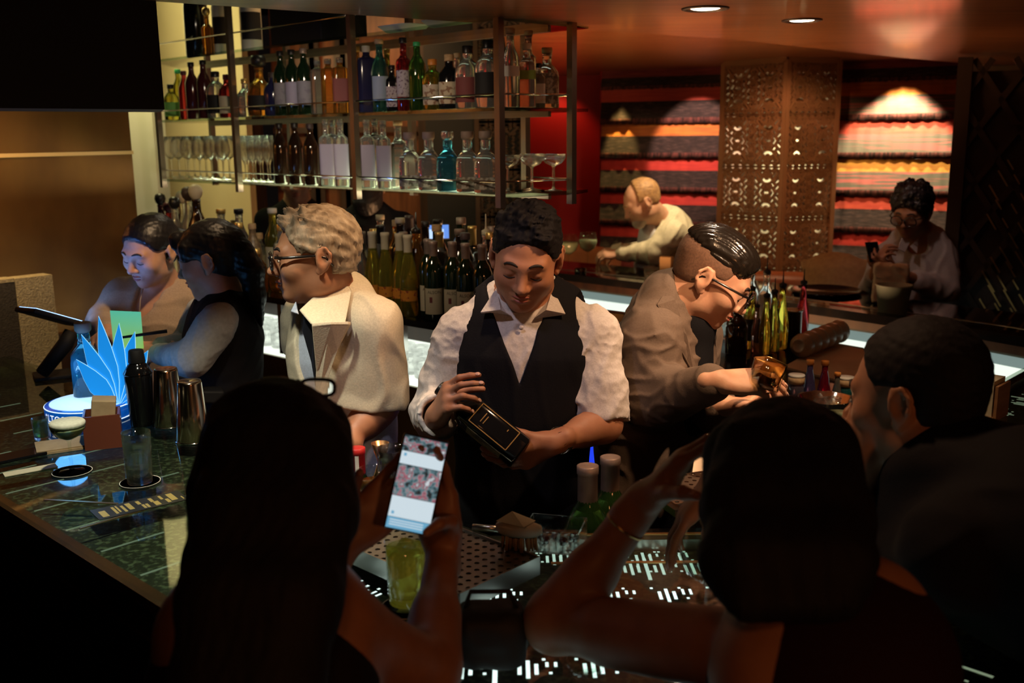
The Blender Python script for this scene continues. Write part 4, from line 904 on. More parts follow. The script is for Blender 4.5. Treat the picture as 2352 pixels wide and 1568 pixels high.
krow([(824, 0.06, 'spirit', 'clear', dict(label='white', cap='black', capstyle='pourer', text='clear bottle with round black and white label beside the white jacket', sc=1.0, lab_rng=(0.03, 0.10))), (846, 0.15, 'spirit', 'clear', dict(cap='foil', capstyle='capsule', text='clear bottle with foil neck behind the first yellow one', sc=1.0)),
      (1128, 0.06, 'squat', 'olive', dict(cap='dark', text='olive bottle on back counter beside the bartender shoulder', sc=1.2)), (590, 0.08, 'spirit', 'tan', dict(cap='cork', text='speckled tan ceramic bottle behind the ponytail', sc=1.0)), (612, 0.06, 'squat', 'amber', dict(cap='gold', text='amber squat bottle on back counter left of the grey haired man', sc=0.95)),
      (560, 0.08, 'spirit', 'olive', dict(cap='gold', text='olive bottle with gold cap right of the ponytail, front row', sc=1.0)), (634, 0.10, 'round', 'amber', dict(cap='cream', text='round amber bottle in front of the face of the grey haired man', sc=1.0))])
rg = random.Random(5); caps2 = ['gold', 'black', 'cream', 'foil', 'black', 'cork', 'gold', 'foil', 'dark', 'cream']
gls2 = ['dkgreen', 'clear', 'brown', 'smoke', 'amber', 'dkgreen', 'clear', 'brown']
backs = [(862, 0.21), (886, 0.20), (908, 0.22), (934, 0.20), (966, 0.20), (994, 0.22), (1022, 0.20), (1050, 0.21), (1078, 0.20), (1106, 0.22), (1126, 0.20)]
backs2 = [(878, 0.36), (912, 0.38), (946, 0.36), (976, 0.37), (1008, 0.36), (1062, 0.37), (1096, 0.36), (1120, 0.38)]
for i, (px, d) in enumerate(backs):
    x, y = kxy(px, d, 640); sh_ = ['spirit', 'tall', 'wine', 'spirit'][i % 4]
    bottle(sh_, gls2[i % 8], x, y, ZK, cap=caps2[i % 10], capstyle=['cap', 'capsule', 'cork', 'cap', 'pourer'][i % 5], text=f"{['dark green','clear','brown','smoky','amber','dark green','clear','brown'][i % 8]} bottle in second row of the back counter, {ordn(i)} from the white jacket", group='bottles in the second row of the back counter', sc=1.0 + 0.03 * (i % 3))
for i, (px, d) in enumerate(backs2):
    x, y = kxy(px, d, 600)
    bottle(['tall', 'spirit', 'wine'][i % 3], gls2[(i * 3 + 1) % 8], x, y, ZK, cap=caps2[(i * 3 + 2) % 10], capstyle=['cork', 'cap', 'capsule', 'cap'][i % 4], text=f"bottle in the rear row of the back counter, {ordn(i)} from the white jacket", group='bottles in the rear row of the back counter', sc=1.04 + 0.04 * (i % 3))
left2 = [(500, 0.20), (523, 0.12), (545, 0.22), (566, 0.18), (588, 0.22), (622, 0.26), (650, 0.2)]
for i, (px, d) in enumerate(left2):
    x, y = kxy(px, d, 600)
    bottle(['squat', 'spirit', 'square', 'spirit'][i % 4], ['olive', 'clear', 'amber', 'clear', 'smoke'][i % 5], x, y, ZK, cap=['white', 'gold', 'cream', 'black', 'cork'][i % 5], capstyle=['cap', 'cork'][i % 2], label=[None, 'cream', None, 'picture'][i % 4], text=f"back counter bottle right of the round stoppers, {ordn(i)} toward the grey haired man", group='bottles at the left of the back counter', sc=1.12)
for i, (px, d, sc_, cp) in enumerate([(376, 0.30, 1.0, 'black'), (394, 0.24, 0.9, 'plum'), (410, 0.18, 1.0, 'black'), (438, 0.2, 1.15, 'dark'), (468, 0.16, 1.2, 'cream'), (424, 0.32, 1.05, 'cream')]):
    x, y = kxy(px, d, 560)
    bottle('spirit', ['wine', 'red', 'clear', 'clear', 'brown', 'clear'][i], x, y, ZK, cap=cp, capstyle='ball', text='bottle with big round stopper at back counter left end, ' + ['leftmost and thinnest', 'second with plum stopper', 'third with black stopper', 'fourth with dark stopper', 'rightmost with pale stopper', 'pale stopper in the rear'][i], group='round stoppered bottles', sc=1.0 * sc_ + 0.12)
# tumblers standing in the lit well
for i, (px, d) in enumerate([(604, 0.05), (622, 0.045), (642, 0.04), (662, 0.04), (612, 0.14), (634, 0.13), (655, 0.12), (926, 0.07), (945, 0.06), (962, 0.05), (936, 0.15), (955, 0.14)]):
    x, y = kxy(px, d + 0.045, 800); glass('rocks', x, y, 0.946, 'empty tumbler in the lit well, ' + ('left' if i < 7 else 'right') + ' group beside ' + ('the white jacket' if i < 7 else 'the vested bartender') + ', ' + ordn(i if i < 7 else i - 7) + ' from its left', 'tumblers in the lit well', name='tumbler', sc=1.0)

# service station bottles with pour spouts ------------------------------------------
ZS = 0.971
def sxy(px, py): q = onz(px, py, ZS); return q[0], q[1]
for px, py, shp, g, kw in [(1690, 812, 'squat', 'brown', dict(cap=None, text='dark squat bottle at the left of the service station', sc=1.0)), (1723, 800, 'wine', 'olive', dict(label='black', cap='pourer', capstyle='pourer', text='olive wine bottle with dark label and pour spout on the station', sc=0.82)),
      (1738, 808, 'slope', 'pink', dict(cap='pourer', capstyle='pourer', text='slim rosy bottle with pour spout between the wine and yellow ones', sc=0.62)), (1754, 812, 'slope', 'yellow', dict(cap='pourer', capstyle='pourer', text='yellow green syrup bottle with pour spout, leftmost yellow on station', sc=0.78)),
      (1774, 806, 'slope', 'olive', dict(cap='pourer', capstyle='pourer', text='olive syrup bottle with pour spout between the two yellow ones', sc=0.80)), (1792, 800, 'slope', 'yellow', dict(cap='pourer', capstyle='pourer', text='bright yellow syrup bottle with pour spout, right one on station', sc=0.86)),
      (1840, 782, 'slope', 'red', dict(cap='pourer', capstyle='pourer', text='red syrup bottle with clear neck on the service station', sc=0.82)), (1704, 770, 'spirit', 'clear', dict(cap='pourer', capstyle='pourer', text='clear bottle with tall pour spout behind the wine bottle on station', sc=0.95)), (1756, 768, 'spirit', 'clear', dict(cap='pourer', capstyle='pourer', text='clear bottle with tall pour spout behind the yellow bottles', sc=0.95)), (1722, 760, 'spirit', 'clear', dict(cap='pourer', capstyle='pourer', text='clear bottle in rear row of the station, tallest spout', sc=1.0))]:
    x, y = sxy(px, py); bottle(shp, g, x, y, ZS, name='syrup_bottle' if shp == 'slope' else 'liquor_bottle', **kw)
x, y = sxy(1818, 794); r_ = empty('shaker_tin', (x, y, ZS), 0, 'dark metal tin standing left of the red syrup bottle', 'tin'); MB().lathe([(0.034, 0), (0.036, 0.004), (0.038, 0.15), (0.04, 0.152), (0.037, 0.15), (0.034, 0.01), (0, 0.008)], 24).build('tin_body', mat('dark_tin', (0.10, 0.09, 0.08), 0.35, metal=0.9), r_); MB().lathe([(0.0385, 0.148), (0.041, 0.150), (0.041, 0.156), (0.0385, 0.157)], 24).build('rim', m_steel, r_)
x, y = sxy(1664, 775); r_ = empty('water_pitcher', (x, y, ZS), 0, 'clear glass pitcher on station in front of the bartender face', 'pitcher'); MB().lathe([(0.05, 0), (0.055, 0.005), (0.062, 0.17), (0.066, 0.20), (0.063, 0.20), (0.058, 0.17), (0.05, 0.01), (0, 0.008)], 26).build('pitcher_body', m_clear, r_); MB().lathe([(0, 0.01), (0.049, 0.01), (0.055, 0.11), (0, 0.11)], 26).build('water', thin_glass('water_tint', (0.8, 0.92, 0.95)), r_)
# stack of bowls lying on their sides on a mat
mq = [onz(1800, 845, 0.972), onz(1960, 885, 0.972), onz(2020, 812, 0.972), onz(1900, 790, 0.972)]
mc = sum(mq) / 4; r_ = empty('board_mat', (mc[0], mc[1], 0.9705), 0, 'beige rectangular board on the station under the bowls', 'board')
MB().prism([(q[0] - mc[0], q[1] - mc[1]) for q in mq], 0.0, 0.008).build('board_body', mat('beige_board', (0.42, 0.33, 0.20), 0.6, col2=(0.36, 0.28, 0.17), nscale=6), r_)
m_bowl = mat('stone_bowl', (0.30, 0.23, 0.14), 0.35, col2=(0.22, 0.16, 0.10), nscale=25)
ca, cb = onz(1840, 822, 0.979), onz(1922, 788, 0.979)
for i in range(6):
    q = ca + (cb - ca) * i / 5; dirv = nz(ca - cb); dirv = nz(A(dirv[0], dirv[1], 0.12)); M_ = Vector(dirv).to_track_quat('Z', 'Y').to_matrix()
    r_ = empty('bowl', (q[0], q[1], 0.979 + 0.050), 0, 'stoneware bowl on its side on the board, ' + ['foremost of the row with base ring showing', 'second of the row', 'third of the row', 'fourth of the row', 'fifth of the row', 'rearmost of the row'][i], 'bowl', 'bowls nested on their sides')
    MB().lathe([(0.0, 0.030), (0.020, 0.030), (0.022, 0.033), (0.026, 0.033), (0.028, 0.028), (0.044, 0.012), (0.049, -0.012), (0.0485, -0.013), (0.046, -0.012), (0.041, 0.008), (0.024, 0.024), (0, 0.025)], 28, M=M_).build('bowl_body', m_bowl, r_)
# potion bottles and corked jars around a steel ice bucket
for px, py, g, kw in [(1857, 916, 'navy', dict(text='small purple potion bottle with orange cap')), (1891, 918, 'red', dict(text='small bright red potion bottle with orange cap')), (1920, 930, 'smoke', dict(text='small clear potion bottle with orange cap, shortest of the three', sc=0.8))]:
    x, y = sxy(px, py); sc_ = kw.pop('sc', 0.98); bottle('potion', g, x, y, ZS, cap='orange', capstyle='cork', sc=sc_ * 0.8, name='potion_bottle', **kw)
G['purple'] = gl('bottle_purple', (0.35, 0.30, 0.85)); G['hotred'] = gl('bottle_hot_red', (0.95, 0.03, 0.12))
for o in [q for q in bpy.data.objects if q.name.startswith('potion_bottle')]:
    nm = 'purple' if 'purple' in o['label'] else ('hotred' if 'red' in o['label'] else None)
    if nm:
        for c in o.children:
            if c.name.startswith('bottle_body'): c.data = c.data.copy(); c.data.materials[0] = G[nm]
for i, (px, py, cl, t) in enumerate([(1827, 920, (0.4, 0.35, 0.5), 'corked jar with wide white topped lid, left of the potion bottles'), (1940, 926, (0.05, 0.5, 0.55), 'corked jar with teal contents right of the potion bottles')]):
    x, y = sxy(px, py); r_ = empty('corked_jar', (x, y, ZS), 0, t, 'jar'); MB().lathe([(0.022, 0), (0.025, 0.003), (0.025, 0.052), (0.021, 0.06), (0, 0.06)], 22).build('jar_body', gl('jar_glass_%d' % i, cl), r_)
    MB().lathe([(0.021, 0.060), (0.027, 0.061), (0.0275, 0.083), (0, 0.083)], 22).build('cork_lid', CP['cork'], r_); MB().lathe([(0.0276, 0.0832), (0.0276, 0.089), (0.026, 0.091), (0, 0.091)], 22).build('lid_top', CP['white'], r_)

# settle neighbours that stand closer than their widths allow
def settle():
    it = []
    for o in COL.objects:
        if o.parent is None and o.get('category') in ('bottle', 'glass') and o.type == 'EMPTY':
            r = 0
            for c in o.children:
                if c.name.startswith(('bottle_body', 'glass_vessel')): r = max(max(abs(q[0]), abs(q[1])) for q in c.bound_box) * o.scale[0]
            it.append([o, o.location.x, o.location.y, r * 1.05 + 0.0008, round(o.location.z, 2)])
    for _ in range(60):
        for i, a in enumerate(it):
            for b in it[i + 1:]:
                if a[4] != b[4]: continue
                dx, dy = b[1] - a[1], b[2] - a[2]; dd = math.hypot(dx, dy); m = a[3] + b[3] - dd
                if m > 0 and dd > 1e-5:
                    ux_, uy_ = dx / dd * m * 0.5, dy / dd * m * 0.5
                    a[1] -= ux_; a[2] -= uy_; b[1] += ux_; b[2] += uy_
    for o, x, y, r, z in it: o.location.x, o.location.y = x, y
settle()

# ---------------------------------------------------------------- people: anatomy library
def skin(n, c, c2, rough=0.5): return mat('skin_' + n, c, rough, col2=c2, nscale=30, bump=0.06, bscale=180, sss=0.08)
SK = {'warm': skin('warm', (0.44, 0.205, 0.115), (0.38, 0.165, 0.09)), 'fair': skin('fair', (0.62, 0.36, 0.24), (0.56, 0.29, 0.19)), 'tan': skin('tan', (0.36, 0.17, 0.09), (0.31, 0.14, 0.07)), 'deep': skin('deep', (0.26, 0.12, 0.065), (0.22, 0.10, 0.05))}
m_hairblack = mat('hair_black', (0.008, 0.007, 0.008), 0.42, bump=0.5, bscale=60, bstretch=(1, 1, 0.12))
m_hairdull = mat('hair_black_soft', (0.006, 0.005, 0.006), 0.75, bump=0.5, bscale=60, bstretch=(1, 1, 0.12), spec=0.25)
m_hairslick = mat('hair_slick', (0.012, 0.009, 0.007), 0.2, bump=0.55, bscale=26, bstretch=(1, 0.25, 1), spec=0.7)
m_hairfade = mat('hair_fade', (0.20, 0.105, 0.064), 0.7, col2=(0.14, 0.075, 0.048), nscale=200)
m_hairash = mat('hair_ash_blond', (0.42, 0.33, 0.24), 0.55, col2=(0.20, 0.14, 0.09), nscale=40, bump=0.8, bscale=90, bstretch=(1, 1, 0.3))
m_hairsandy = mat('hair_sandy', (0.36, 0.20, 0.08), 0.6, col2=(0.24, 0.13, 0.06), nscale=50, bump=0.5, bscale=90)
m_lip = mat('lips', (0.36, 0.11, 0.09), 0.4); m_brow = mat('brow_hair', (0.018, 0.012, 0.009), 0.7); m_eyewhite = mat('eye_white', (0.72, 0.68, 0.62), 0.2); m_iris = mat('iris_dark', (0.02, 0.012, 0.008), 0.1)
m_nail = mat('nail', (0.6, 0.36, 0.28), 0.3)

class Fig:
    """one person: joints in world space; head frame (right, forward, up)"""
    def __init__(s, head, fwd, up, sc=1.0, jaw=1.0):
        s.H = A(*head); s.u = nz(up); f = np.asarray(fwd, float); s.f = nz(f - s.u * (f @ s.u)); s.x = np.cross(s.f, s.u); s.sc = sc; s.jaw = jaw
        s.R = np.stack([s.x, s.f, s.u], 1)
    def hp(s, x, y, z): return s.H + s.R @ (A(x, y, z) * s.sc)
    def head_sdf(s, B, lids=True):
        k = s.sc; hp = s.hp; R = s.R
        def ell(c, r, kk, op='u'): B.ell(hp(*c), A(*r) * k, R, kk * k, op)
        ell((0, -0.018, 0.038), (0.074, 0.094, 0.084), 0.02)
        ell((0, 0.026, 0.0), (0.0655, 0.066, 0.082), 0.03)
        ell((0, 0.030, -0.058), (0.052 * s.jaw, 0.055, 0.046), 0.03)
        ell((0, 0.062, -0.093), (0.022 * s.jaw, 0.022, 0.018), 0.028)
        for q in (-1, 1):
            ell((q * 0.044, 0.058, -0.022), (0.022, 0.024, 0.022), 0.03)
            ell((q * 0.048 * s.jaw, -0.004, -0.062), (0.016, 0.028, 0.022), 0.03)
            ell((q * 0.032, 0.101, 0.004), (0.021, 0.017, 0.0125), 0.014, 's')
        B.cap(hp(-0.040, 0.076, 0.024), hp(-0.012, 0.088, 0.021), 0.0095 * k, 0.009 * k, 0.018 * k); B.cap(hp(0.040, 0.076, 0.024), hp(0.012, 0.088, 0.021), 0.0095 * k, 0.009 * k, 0.018 * k)
        B.cap(hp(0, 0.087, 0.016), hp(0, 0.107, -0.026), 0.0075 * k, 0.0105 * k, 0.014 * k); ell((0, 0.110, -0.030), (0.0105, 0.010, 0.009), 0.008)
        for q in (-1, 1):
            ell((q * 0.0125, 0.096, -0.0335), (0.0082, 0.010, 0.0075), 0.007)
            ell((q * 0.0065, 0.104, -0.041), (0.0034, 0.005, 0.003), 0.003, 's')
            ell((q * 0.032, 0.0765, 0.002), (0.0145, 0.0145, 0.0115), 0.005)
        B.cap(hp(-0.018, 0.083, -0.0565), hp(0, 0.0915, -0.0545), 0.0052 * k, 0.0065 * k, 0.008 * k); B.cap(hp(0.018, 0.083, -0.0565), hp(0, 0.0915, -0.0545), 0.0052 * k, 0.0065 * k, 0.008 * k)
        B.cap(hp(-0.015, 0.083, -0.066), hp(0.015, 0.083, -0.066), 0.0065 * k, 0.0065 * k, 0.008 * k); ell((0, 0.088, -0.0665), (0.010, 0.006, 0.006), 0.008)
        B.cap(hp(-0.023, 0.086, -0.0608), hp(0, 0.0985, -0.0602), 0.0016 * k, 0.0022 * k, 0.004 * k, 's'); B.cap(hp(0.023, 0.086, -0.0608), hp(0, 0.0985, -0.0602), 0.0016 * k, 0.0022 * k, 0.004 * k, 's')
        for q in (-1, 1):     # ears: helix rim, bowl, lobe
            e = lambda a, b, c: hp(q * a, b, c)
            Re = R @ np.array(Matrix.Rotation(-q * 0.42, 3, 'Z').to_3x3())
            B.ell(e(0.079, -0.016, 0.0), A(0.0085, 0.021, 0.032) * k, Re, 0.006 * k)
            pts = [(0.076, 0.004, 0.010), (0.080, -0.004, 0.026), (0.085, -0.022, 0.028), (0.088, -0.034, 0.012), (0.086, -0.032, -0.008), (0.080, -0.018, -0.026)]
            for a, b in zip(pts, pts[1:]): B.cap(e(*a), e(*b), 0.0042 * k, 0.0042 * k, 0.004 * k)
            B.ell(e(0.0895, -0.013, 0.0), A(0.0055, 0.009, 0.014) * k, Re, 0.005 * k, 's')
            B.ell(e(0.077, -0.006, -0.030), A(0.006, 0.010, 0.011) * k, R, 0.006 * k)
    def neck(s, B, c7, r=0.054, r2=0.060, k=0.03):
        B.cap(s.hp(0, -0.028, -0.045), c7, r * s.sc, r2, k); B.cap(s.hp(0, 0.012, -0.075), A(*c7) * 0.6 + s.hp(0, 0.0, -0.10) * 0.4, 0.036 * s.sc, 0.040, k)
    def surf(s, sd, x, z, y0=0.16):
        """march onto the face surface along the head's forward axis"""
        P = s.hp(x, y0, z)
        for _ in range(40):
            d = sd.eval1(P)[0]
            if d < 0.0004: break
            P = P - s.f * min(d * 0.8, 0.01)
        return P
    def strip(s, sd, pts, rad, name, m, root, lift=0.0):
        P = [s.surf(sd, x, z) + s.f * lift for x, z in pts]; n = len(P)
        rr = [max(rad * math.sin(PI * (i + 0.6) / (n + 0.2)) ** 0.6, 0.0006) for i in range(n)]
        return MB().tube(P, rr, 6).build(name, m, root)
    def face(s, sd, root, brow=True, lips=m_lip, look='down', browm=None, lid=True):
        k = s.sc
        for q in (-1, 1):
            if brow: s.strip(sd, [(q * (0.013 + 0.0065 * i), 0.0265 + 0.004 * math.sin(i * 0.62) - (0.002 if i > 4 else 0)) for i in range(6)], 0.0035 * k, 'eyebrow', browm or m_brow, root, 0.0003)
            z0 = -0.0055 if look == 'down' else 0.003
            s.strip(sd, [(q * (0.018 + 0.0045 * i), z0 - (0.0035 if look == 'down' else -0.0028) * math.sin(PI * i / 6)) for i in range(7)], 0.0017 * k, 'eyelash', m_brow, root, 0.0006)
            if look != 'down':
                P = s.surf(sd, q * 0.032, -0.0015); mbx = MB(); Mx = Matrix([list(r) for r in s.R])
                mbx.lathe([(0.0, -0.001), (0.009, 0.0), (0.006, 0.0022), (0, 0.003)], 14, sy=0.5, M=Mx @ Matrix.Rotation(-PI / 2, 3, 'X'), c=tuple(P - s.f * 0.0012)); mbx.build('eye_white', m_eyewhite, root)
                MB().lathe([(0.0, 0.0), (0.0042, 0.001), (0.003, 0.002), (0, 0.0024)], 12, M=Mx @ Matrix.Rotation(-PI / 2, 3, 'X'), c=tuple(P + s.f * 0.0008)).build('iris', m_iris, root)
        if lips is not None:
            s.strip(sd, [(-0.019 + 0.0038 * i, -0.0563 + 0.0022 * math.sin(PI * i / 10) + (-0.0008 if i == 5 else 0)) for i in range(11)], 0.0034 * k, 'lip', lips, root, -0.0014)
            s.strip(sd, [(-0.016 + 0.0032 * i, -0.0655 - 0.0015 * math.sin(PI * i / 10)) for i in range(11)], 0.0046 * k, 'lip', lips, root, -0.0026)
def limb(B, a, b, c, r, k=0.025):
    """upper and lower segment with a muscle belly on each"""
    a, b, c = A(*a), A(*b), A(*c); B.cap(a, b, r[0], r[1], k); B.cap(b, c, r[1] * 0.98, r[2], k)
    B.cap(a + (b - a) * 0.25, a + (b - a) * 0.7, r[0] * 1.03, r[1] * 1.08, k); B.cap(b + (c - b) * 0.08, b + (c - b) * 0.42, r[1] * 1.08, r[1] * 0.9, k)
FL = [(0.044, 0.026, 0.021), (0.047, 0.029, 0.022), (0.044, 0.027, 0.021), (0.035, 0.021, 0.019)]
def hand(B, wrist, d, n, side, curls, spread=0.10, thumb=(0.6, 0.5, 0.3, 0.3), sc=1.0, wr=0.024, nails=None, palm=0.088):
    """wrist, finger direction d, palm normal n (the side the fingers close toward), side=+1 thumb on d x n side.
    curls: per finger (mcp, pip, dip) bends in radians; thumb: (splay, drop toward palm, bend1, bend2)"""
    w = A(*wrist); d = nz(d); n = nz(np.asarray(n, float) - d * (np.asarray(n, float) @ d)); x = np.cross(d, n) * side; s = sc
    def rot(v, ax, a): return v * math.cos(a) + np.cross(ax, v) * math.sin(a) + ax * (ax @ v) * (1 - math.cos(a))
    B.cap(w - d * 0.03 * s, w + d * 0.012 * s, wr * s, 0.022 * s, 0.015)
    tips = []
    for i in range(4):
        off = (0.030 - 0.0195 * i); L = palm * (1 - 0.025 * abs(i - 1) - (0.04 if i == 3 else 0))
        k0 = w + (x * off * 0.6 + d * 0.012) * s; kn = w + (x * off + d * L - n * 0.004 * (1 - abs(i - 1.4) * 0.5)) * s
        B.cap(k0, kn, 0.0135 * s, 0.0105 * s, 0.012 * s)
        a = spread * (1.5 - i); dd = nz(d * math.cos(a) + x * math.sin(a)); ax = nz(np.cross(dd, n)); p = kn; ang = 0.0; rads = (0.0092, 0.0082, 0.0074, 0.0062)
        if i == 3: rads = tuple(r * 0.88 for r in rads)
        for j in range(3):
            ang += curls[i][j]; q = rot(dd, ax, ang); e = p + q * FL[i][j] * s
            B.cap(p, e, rads[j] * s, rads[j + 1] * s, 0.0035 * s if j else 0.007 * s); p = e
        tips.append((p, q, rot(n, ax, ang)))
        if nails is not None: nails.append((p - q * 0.004 * s - rot(n, ax, ang) * 0.0052 * s, q, -rot(n, ax, ang)))
    B.ell(w + (d * 0.05 + n * 0.004) * s, A(0.036, 0.045, 0.013) * s, np.stack([x, d, n], 1), 0.02 * s)
    B.ell(w + (d * 0.035 + x * 0.022 + n * 0.012) * s, A(0.016, 0.030, 0.013) * s, np.stack([x, d, n], 1), 0.014 * s)
    b = w + (d * 0.026 + x * 0.024 + n * 0.006) * s
    t = nz(d * math.cos(thumb[0]) + x * math.sin(thumb[0])); t = nz(t * math.cos(thumb[1]) + n * math.sin(thumb[1])); ax = nz(np.cross(t, n - x * 0.3)); p = b; ang = 0
    for L, r0, r1, bd in ((0.042, 0.0145, 0.0112, 0), (0.034, 0.0108, 0.0098, thumb[2]), (0.027, 0.0095, 0.0075, thumb[3])):
        ang += bd; q = rot(t, ax, ang); e = p + q * L * s; B.cap(p, e, r0 * s, r1 * s, 0.006 * s); p = e
    if nails is not None: nails.append((p - q * 0.004 * s - rot(n, ax, ang) * 0.006 * s, q, -rot(n, ax, ang)))
    tips.append((p, q, n))
    return tips
def add_nails(nails, root, m=m_nail):
    for p, q, nn in nails:
        MB().lathe([(0, 0.0), (0.0052, 0.0), (0.0045, 0.0012), (0, 0.0016)], 10, sy=1.3, M=Matrix([list(r) for r in np.stack([np.cross(q, nn), q, nn], 1)]), c=tuple(p)).build('fingernail', m, root)
def spine(B, st, fwd, k=0.05, grow=0.0):
    """stack of (centre, half width, half depth) down the body"""
    for (c0, w0, d0), (c1, w1, d1) in zip(st, st[1:]): B.ecap(c0, c1, w0 + grow, w1 + grow, d0 + grow, d1 + grow, fwd, k)
def legs(root, hip, fwd, m, sep=0.10, r=(0.085, 0.062, 0.048), knee_f=0.0, foot=0.0, shoe=True):
    """standing legs down to the floor with shoes"""
    f = nz(A(fwd[0], fwd[1], 0)); x = np.cross(f, A(0, 0, 1)); hip = A(*hip); B = Sdf()
    B.ecap(hip + A(0, 0, 0.10), hip, 0.15, 0.165, 0.105, 0.115, f, 0.05)
    for q in (-1, 1):
        h = hip + x * q * sep * 0.85 - A(0, 0, 0.04); kn = hip + x * q * sep + f * (0.03 + knee_f); kn[2] = 0.50; an = hip + x * q * sep + f * foot; an[2] = 0.09
        B.cap(h, kn, r[0], r[1], 0.05); B.cap(kn, an, r[1], r[2], 0.04)
    link('trousers', B.mesh('trousers', 0.011), m, root)
    for q in (-1, 1):
        an = hip + x * q * sep + f * foot; b = Sdf(); b.cap((an[0], an[1], 0.07), (an[0], an[1], 0.05), 0.042, 0.045, 0.03); b.ecap(A(an[0], an[1], 0.042), A(*(an[:2] + f[:2] * 0.15), 0.034), 0.045, 0.042, 0.04, 0.028, (0, 0, 1), 0.03); b.half((an[0], an[1], 0.004), (0, 0, -1))
        link('shoe', b.mesh('shoe', 0.008), m_blackgloss, root)
def person(label, base): return empty('person', (base[0], base[1], 0), 0, label, 'person')
def keep(root):
    """children are built in world space; hang them under the root without moving them"""
    inv = Matrix.Translation(root.location).inverted()
    for c in root.children: c.matrix_parent_inverse = inv
def spectacles(fig, root, m, lens=None, w=0.026, h=0.019, y=0.108, z=-0.002, th=0.0024, square=3.2, temple=True, lensm=None):
    mb = MB()
    for q in (-1, 1):
        pts = []
        for i in range(25):
            a = 2 * PI * i / 24; ca, sa = math.cos(a), math.sin(a); g = 1 / (abs(ca) ** square + abs(sa) ** square) ** (1 / square)
            pts.append(fig.hp(q * 0.033 + w * ca * g, y - 0.10 * abs(q * 0.033 + w * ca * g) ** 1.5 * 2, z + h * sa * g))
        mb.tube(pts, th, 6)
        if temple: mb.tube([fig.hp(q * (0.033 + w), y - 0.010, z + h * 0.55), fig.hp(q * 0.074, y - 0.03, z + h * 0.5), fig.hp(q * 0.0805, 0.0, 0.010), fig.hp(q * 0.083, -0.022, 0.004), fig.hp(q * 0.081, -0.04, -0.018)], [th * 1.15, th * 1.1, th, th, th * 0.8], 6)
    mb.tube([fig.hp(-0.009, y, z + 0.006), fig.hp(0, y + 0.003, z + 0.009), fig.hp(0.009, y, z + 0.006)], th, 6)
    g = mb.build('spectacles', m, root)
    for q in (-1, 1):
        pts = []
        for i in range(20):
            a = 2 * PI * i / 20; ca, sa = math.cos(a), math.sin(a); gg = 1 / (abs(ca) ** square + abs(sa) ** square) ** (1 / square)
            xx = q * 0.033 + w * ca * gg; pts.append(fig.hp(xx, y - 0.10 * abs(xx) ** 1.5 * 2, z + h * sa * gg))
        MB().add(pts, [tuple(range(20))]).build('lens', lensm or m_clear, g)
    return g

# ---------------------------------------------------------------- people
def cloth(n, c, c2=None, r=0.8, sc=200, bump=0.15): return mat('cloth_' + n, c, r, spec=0.12 if max(c) < 0.05 else 0.35, col2=c2 or tuple(q * 0.86 for q in c), nscale=sc, bump=bump, bscale=260)
m_shirt = cloth('shirt', (0.60, 0.56, 0.55)); m_vest = cloth('vest', (0.010, 0.010, 0.013), r=0.85); m_blackcl = cloth('black', (0.008, 0.008, 0.010)); m_jacket = cloth('brown_jacket', (0.125, 0.088, 0.066), r=0.75)
m_white = cloth('white_jacket', (0.66, 0.58, 0.44)); m_bluesh = cloth('blue_shirt', (0.50, 0.56, 0.72)); m_beige = cloth('beige_blazer', (0.48, 0.36, 0.27)); m_linen = cloth('linen', (0.66, 0.60, 0.43), sc=60); m_knit = cloth('pale_knit', (0.45, 0.48, 0.50), sc=90)
m_greysh = cloth('grey_shirt', (0.42, 0.38, 0.36)); m_tee = cloth('dark_tee', (0.010, 0.010, 0.012)); m_dress = cloth('dark_dress', (0.010, 0.007, 0.008)); m_darktop = cloth('dark_top', (0.016, 0.016, 0.02))
m_frame = mat('spectacle_frame', (0.012, 0.008, 0.007), 0.2, coat=0.5); m_silver = m_chrome
def sheet(pts, m, root, name, th=0.0022, flip=1):
    P = [A(*p) for p in pts]; n = nz(np.cross(P[1] - P[0], P[2] - P[0])) * th
    k = len(P); v = [p - n for p in P] + [p + n for p in P]
    f = [tuple(range(k - 1, -1, -1)), tuple(range(k, 2 * k))] + [(i, (i + 1) % k, k + (i + 1) % k, k + i) for i in range(k)]
    o = MB().add(v, f).build(name, m, root); b = o.modifiers.new('b', 'BEVEL'); b.width = th * 0.8; b.segments = 2; return o
def hair_cap(F, root, m, grow=0.010, front=((0, 0.060, 0.066), (0, 0.8, -0.6)), low=-0.03, amp=0.003, scale=0.02, h=0.004, extra=None, seed=1, name='hair', sides=None, stretch=(1, 1, 1)):
    B = Sdf(); k = F.sc; g = grow
    B.ell(F.hp(0, -0.020, 0.042), A(0.0755 + g, 0.096 + g, 0.084 + g) * k, F.R, 0.01)
    B.ell(F.hp(0, 0.012, 0.028), A(0.068 + g, 0.075 + g, 0.07 + g) * k, F.R, 0.02)
    B.ell(F.hp(0, -0.045, -0.005), A(0.062 + g, 0.055 + g, 0.06 + g) * k, F.R, 0.02)
    if extra: extra(B)
    B.half(F.hp(*front[0]), F.R @ A(*front[1]), 0.008)
    if sides is not None:      # clear the cheeks and ears in front of the hairline
        for q in (-1, 1): B.box(F.hp(q * 0.085, sides[0] + 0.06, sides[1] - 0.06), A(0.045, 0.06, 0.06) * k, F.R, 0.012, 0.008, 's')
    if low is not None: B.half(F.hp(0, -0.06, low), -F.u, 0.01)
    W = waves(seed, scale, 9, stretch); B.disp.append(lambda p: amp * W((p - F.H) @ F.R))
    return link(name, B.mesh(name, h), m, root)
def folds(amp, scale, seed, stretch=(1, 1, 1)):
    W = waves(seed, scale, 6, stretch); return lambda p: -amp * np.maximum(1 - np.abs(W(p)) * 1.5, 0)
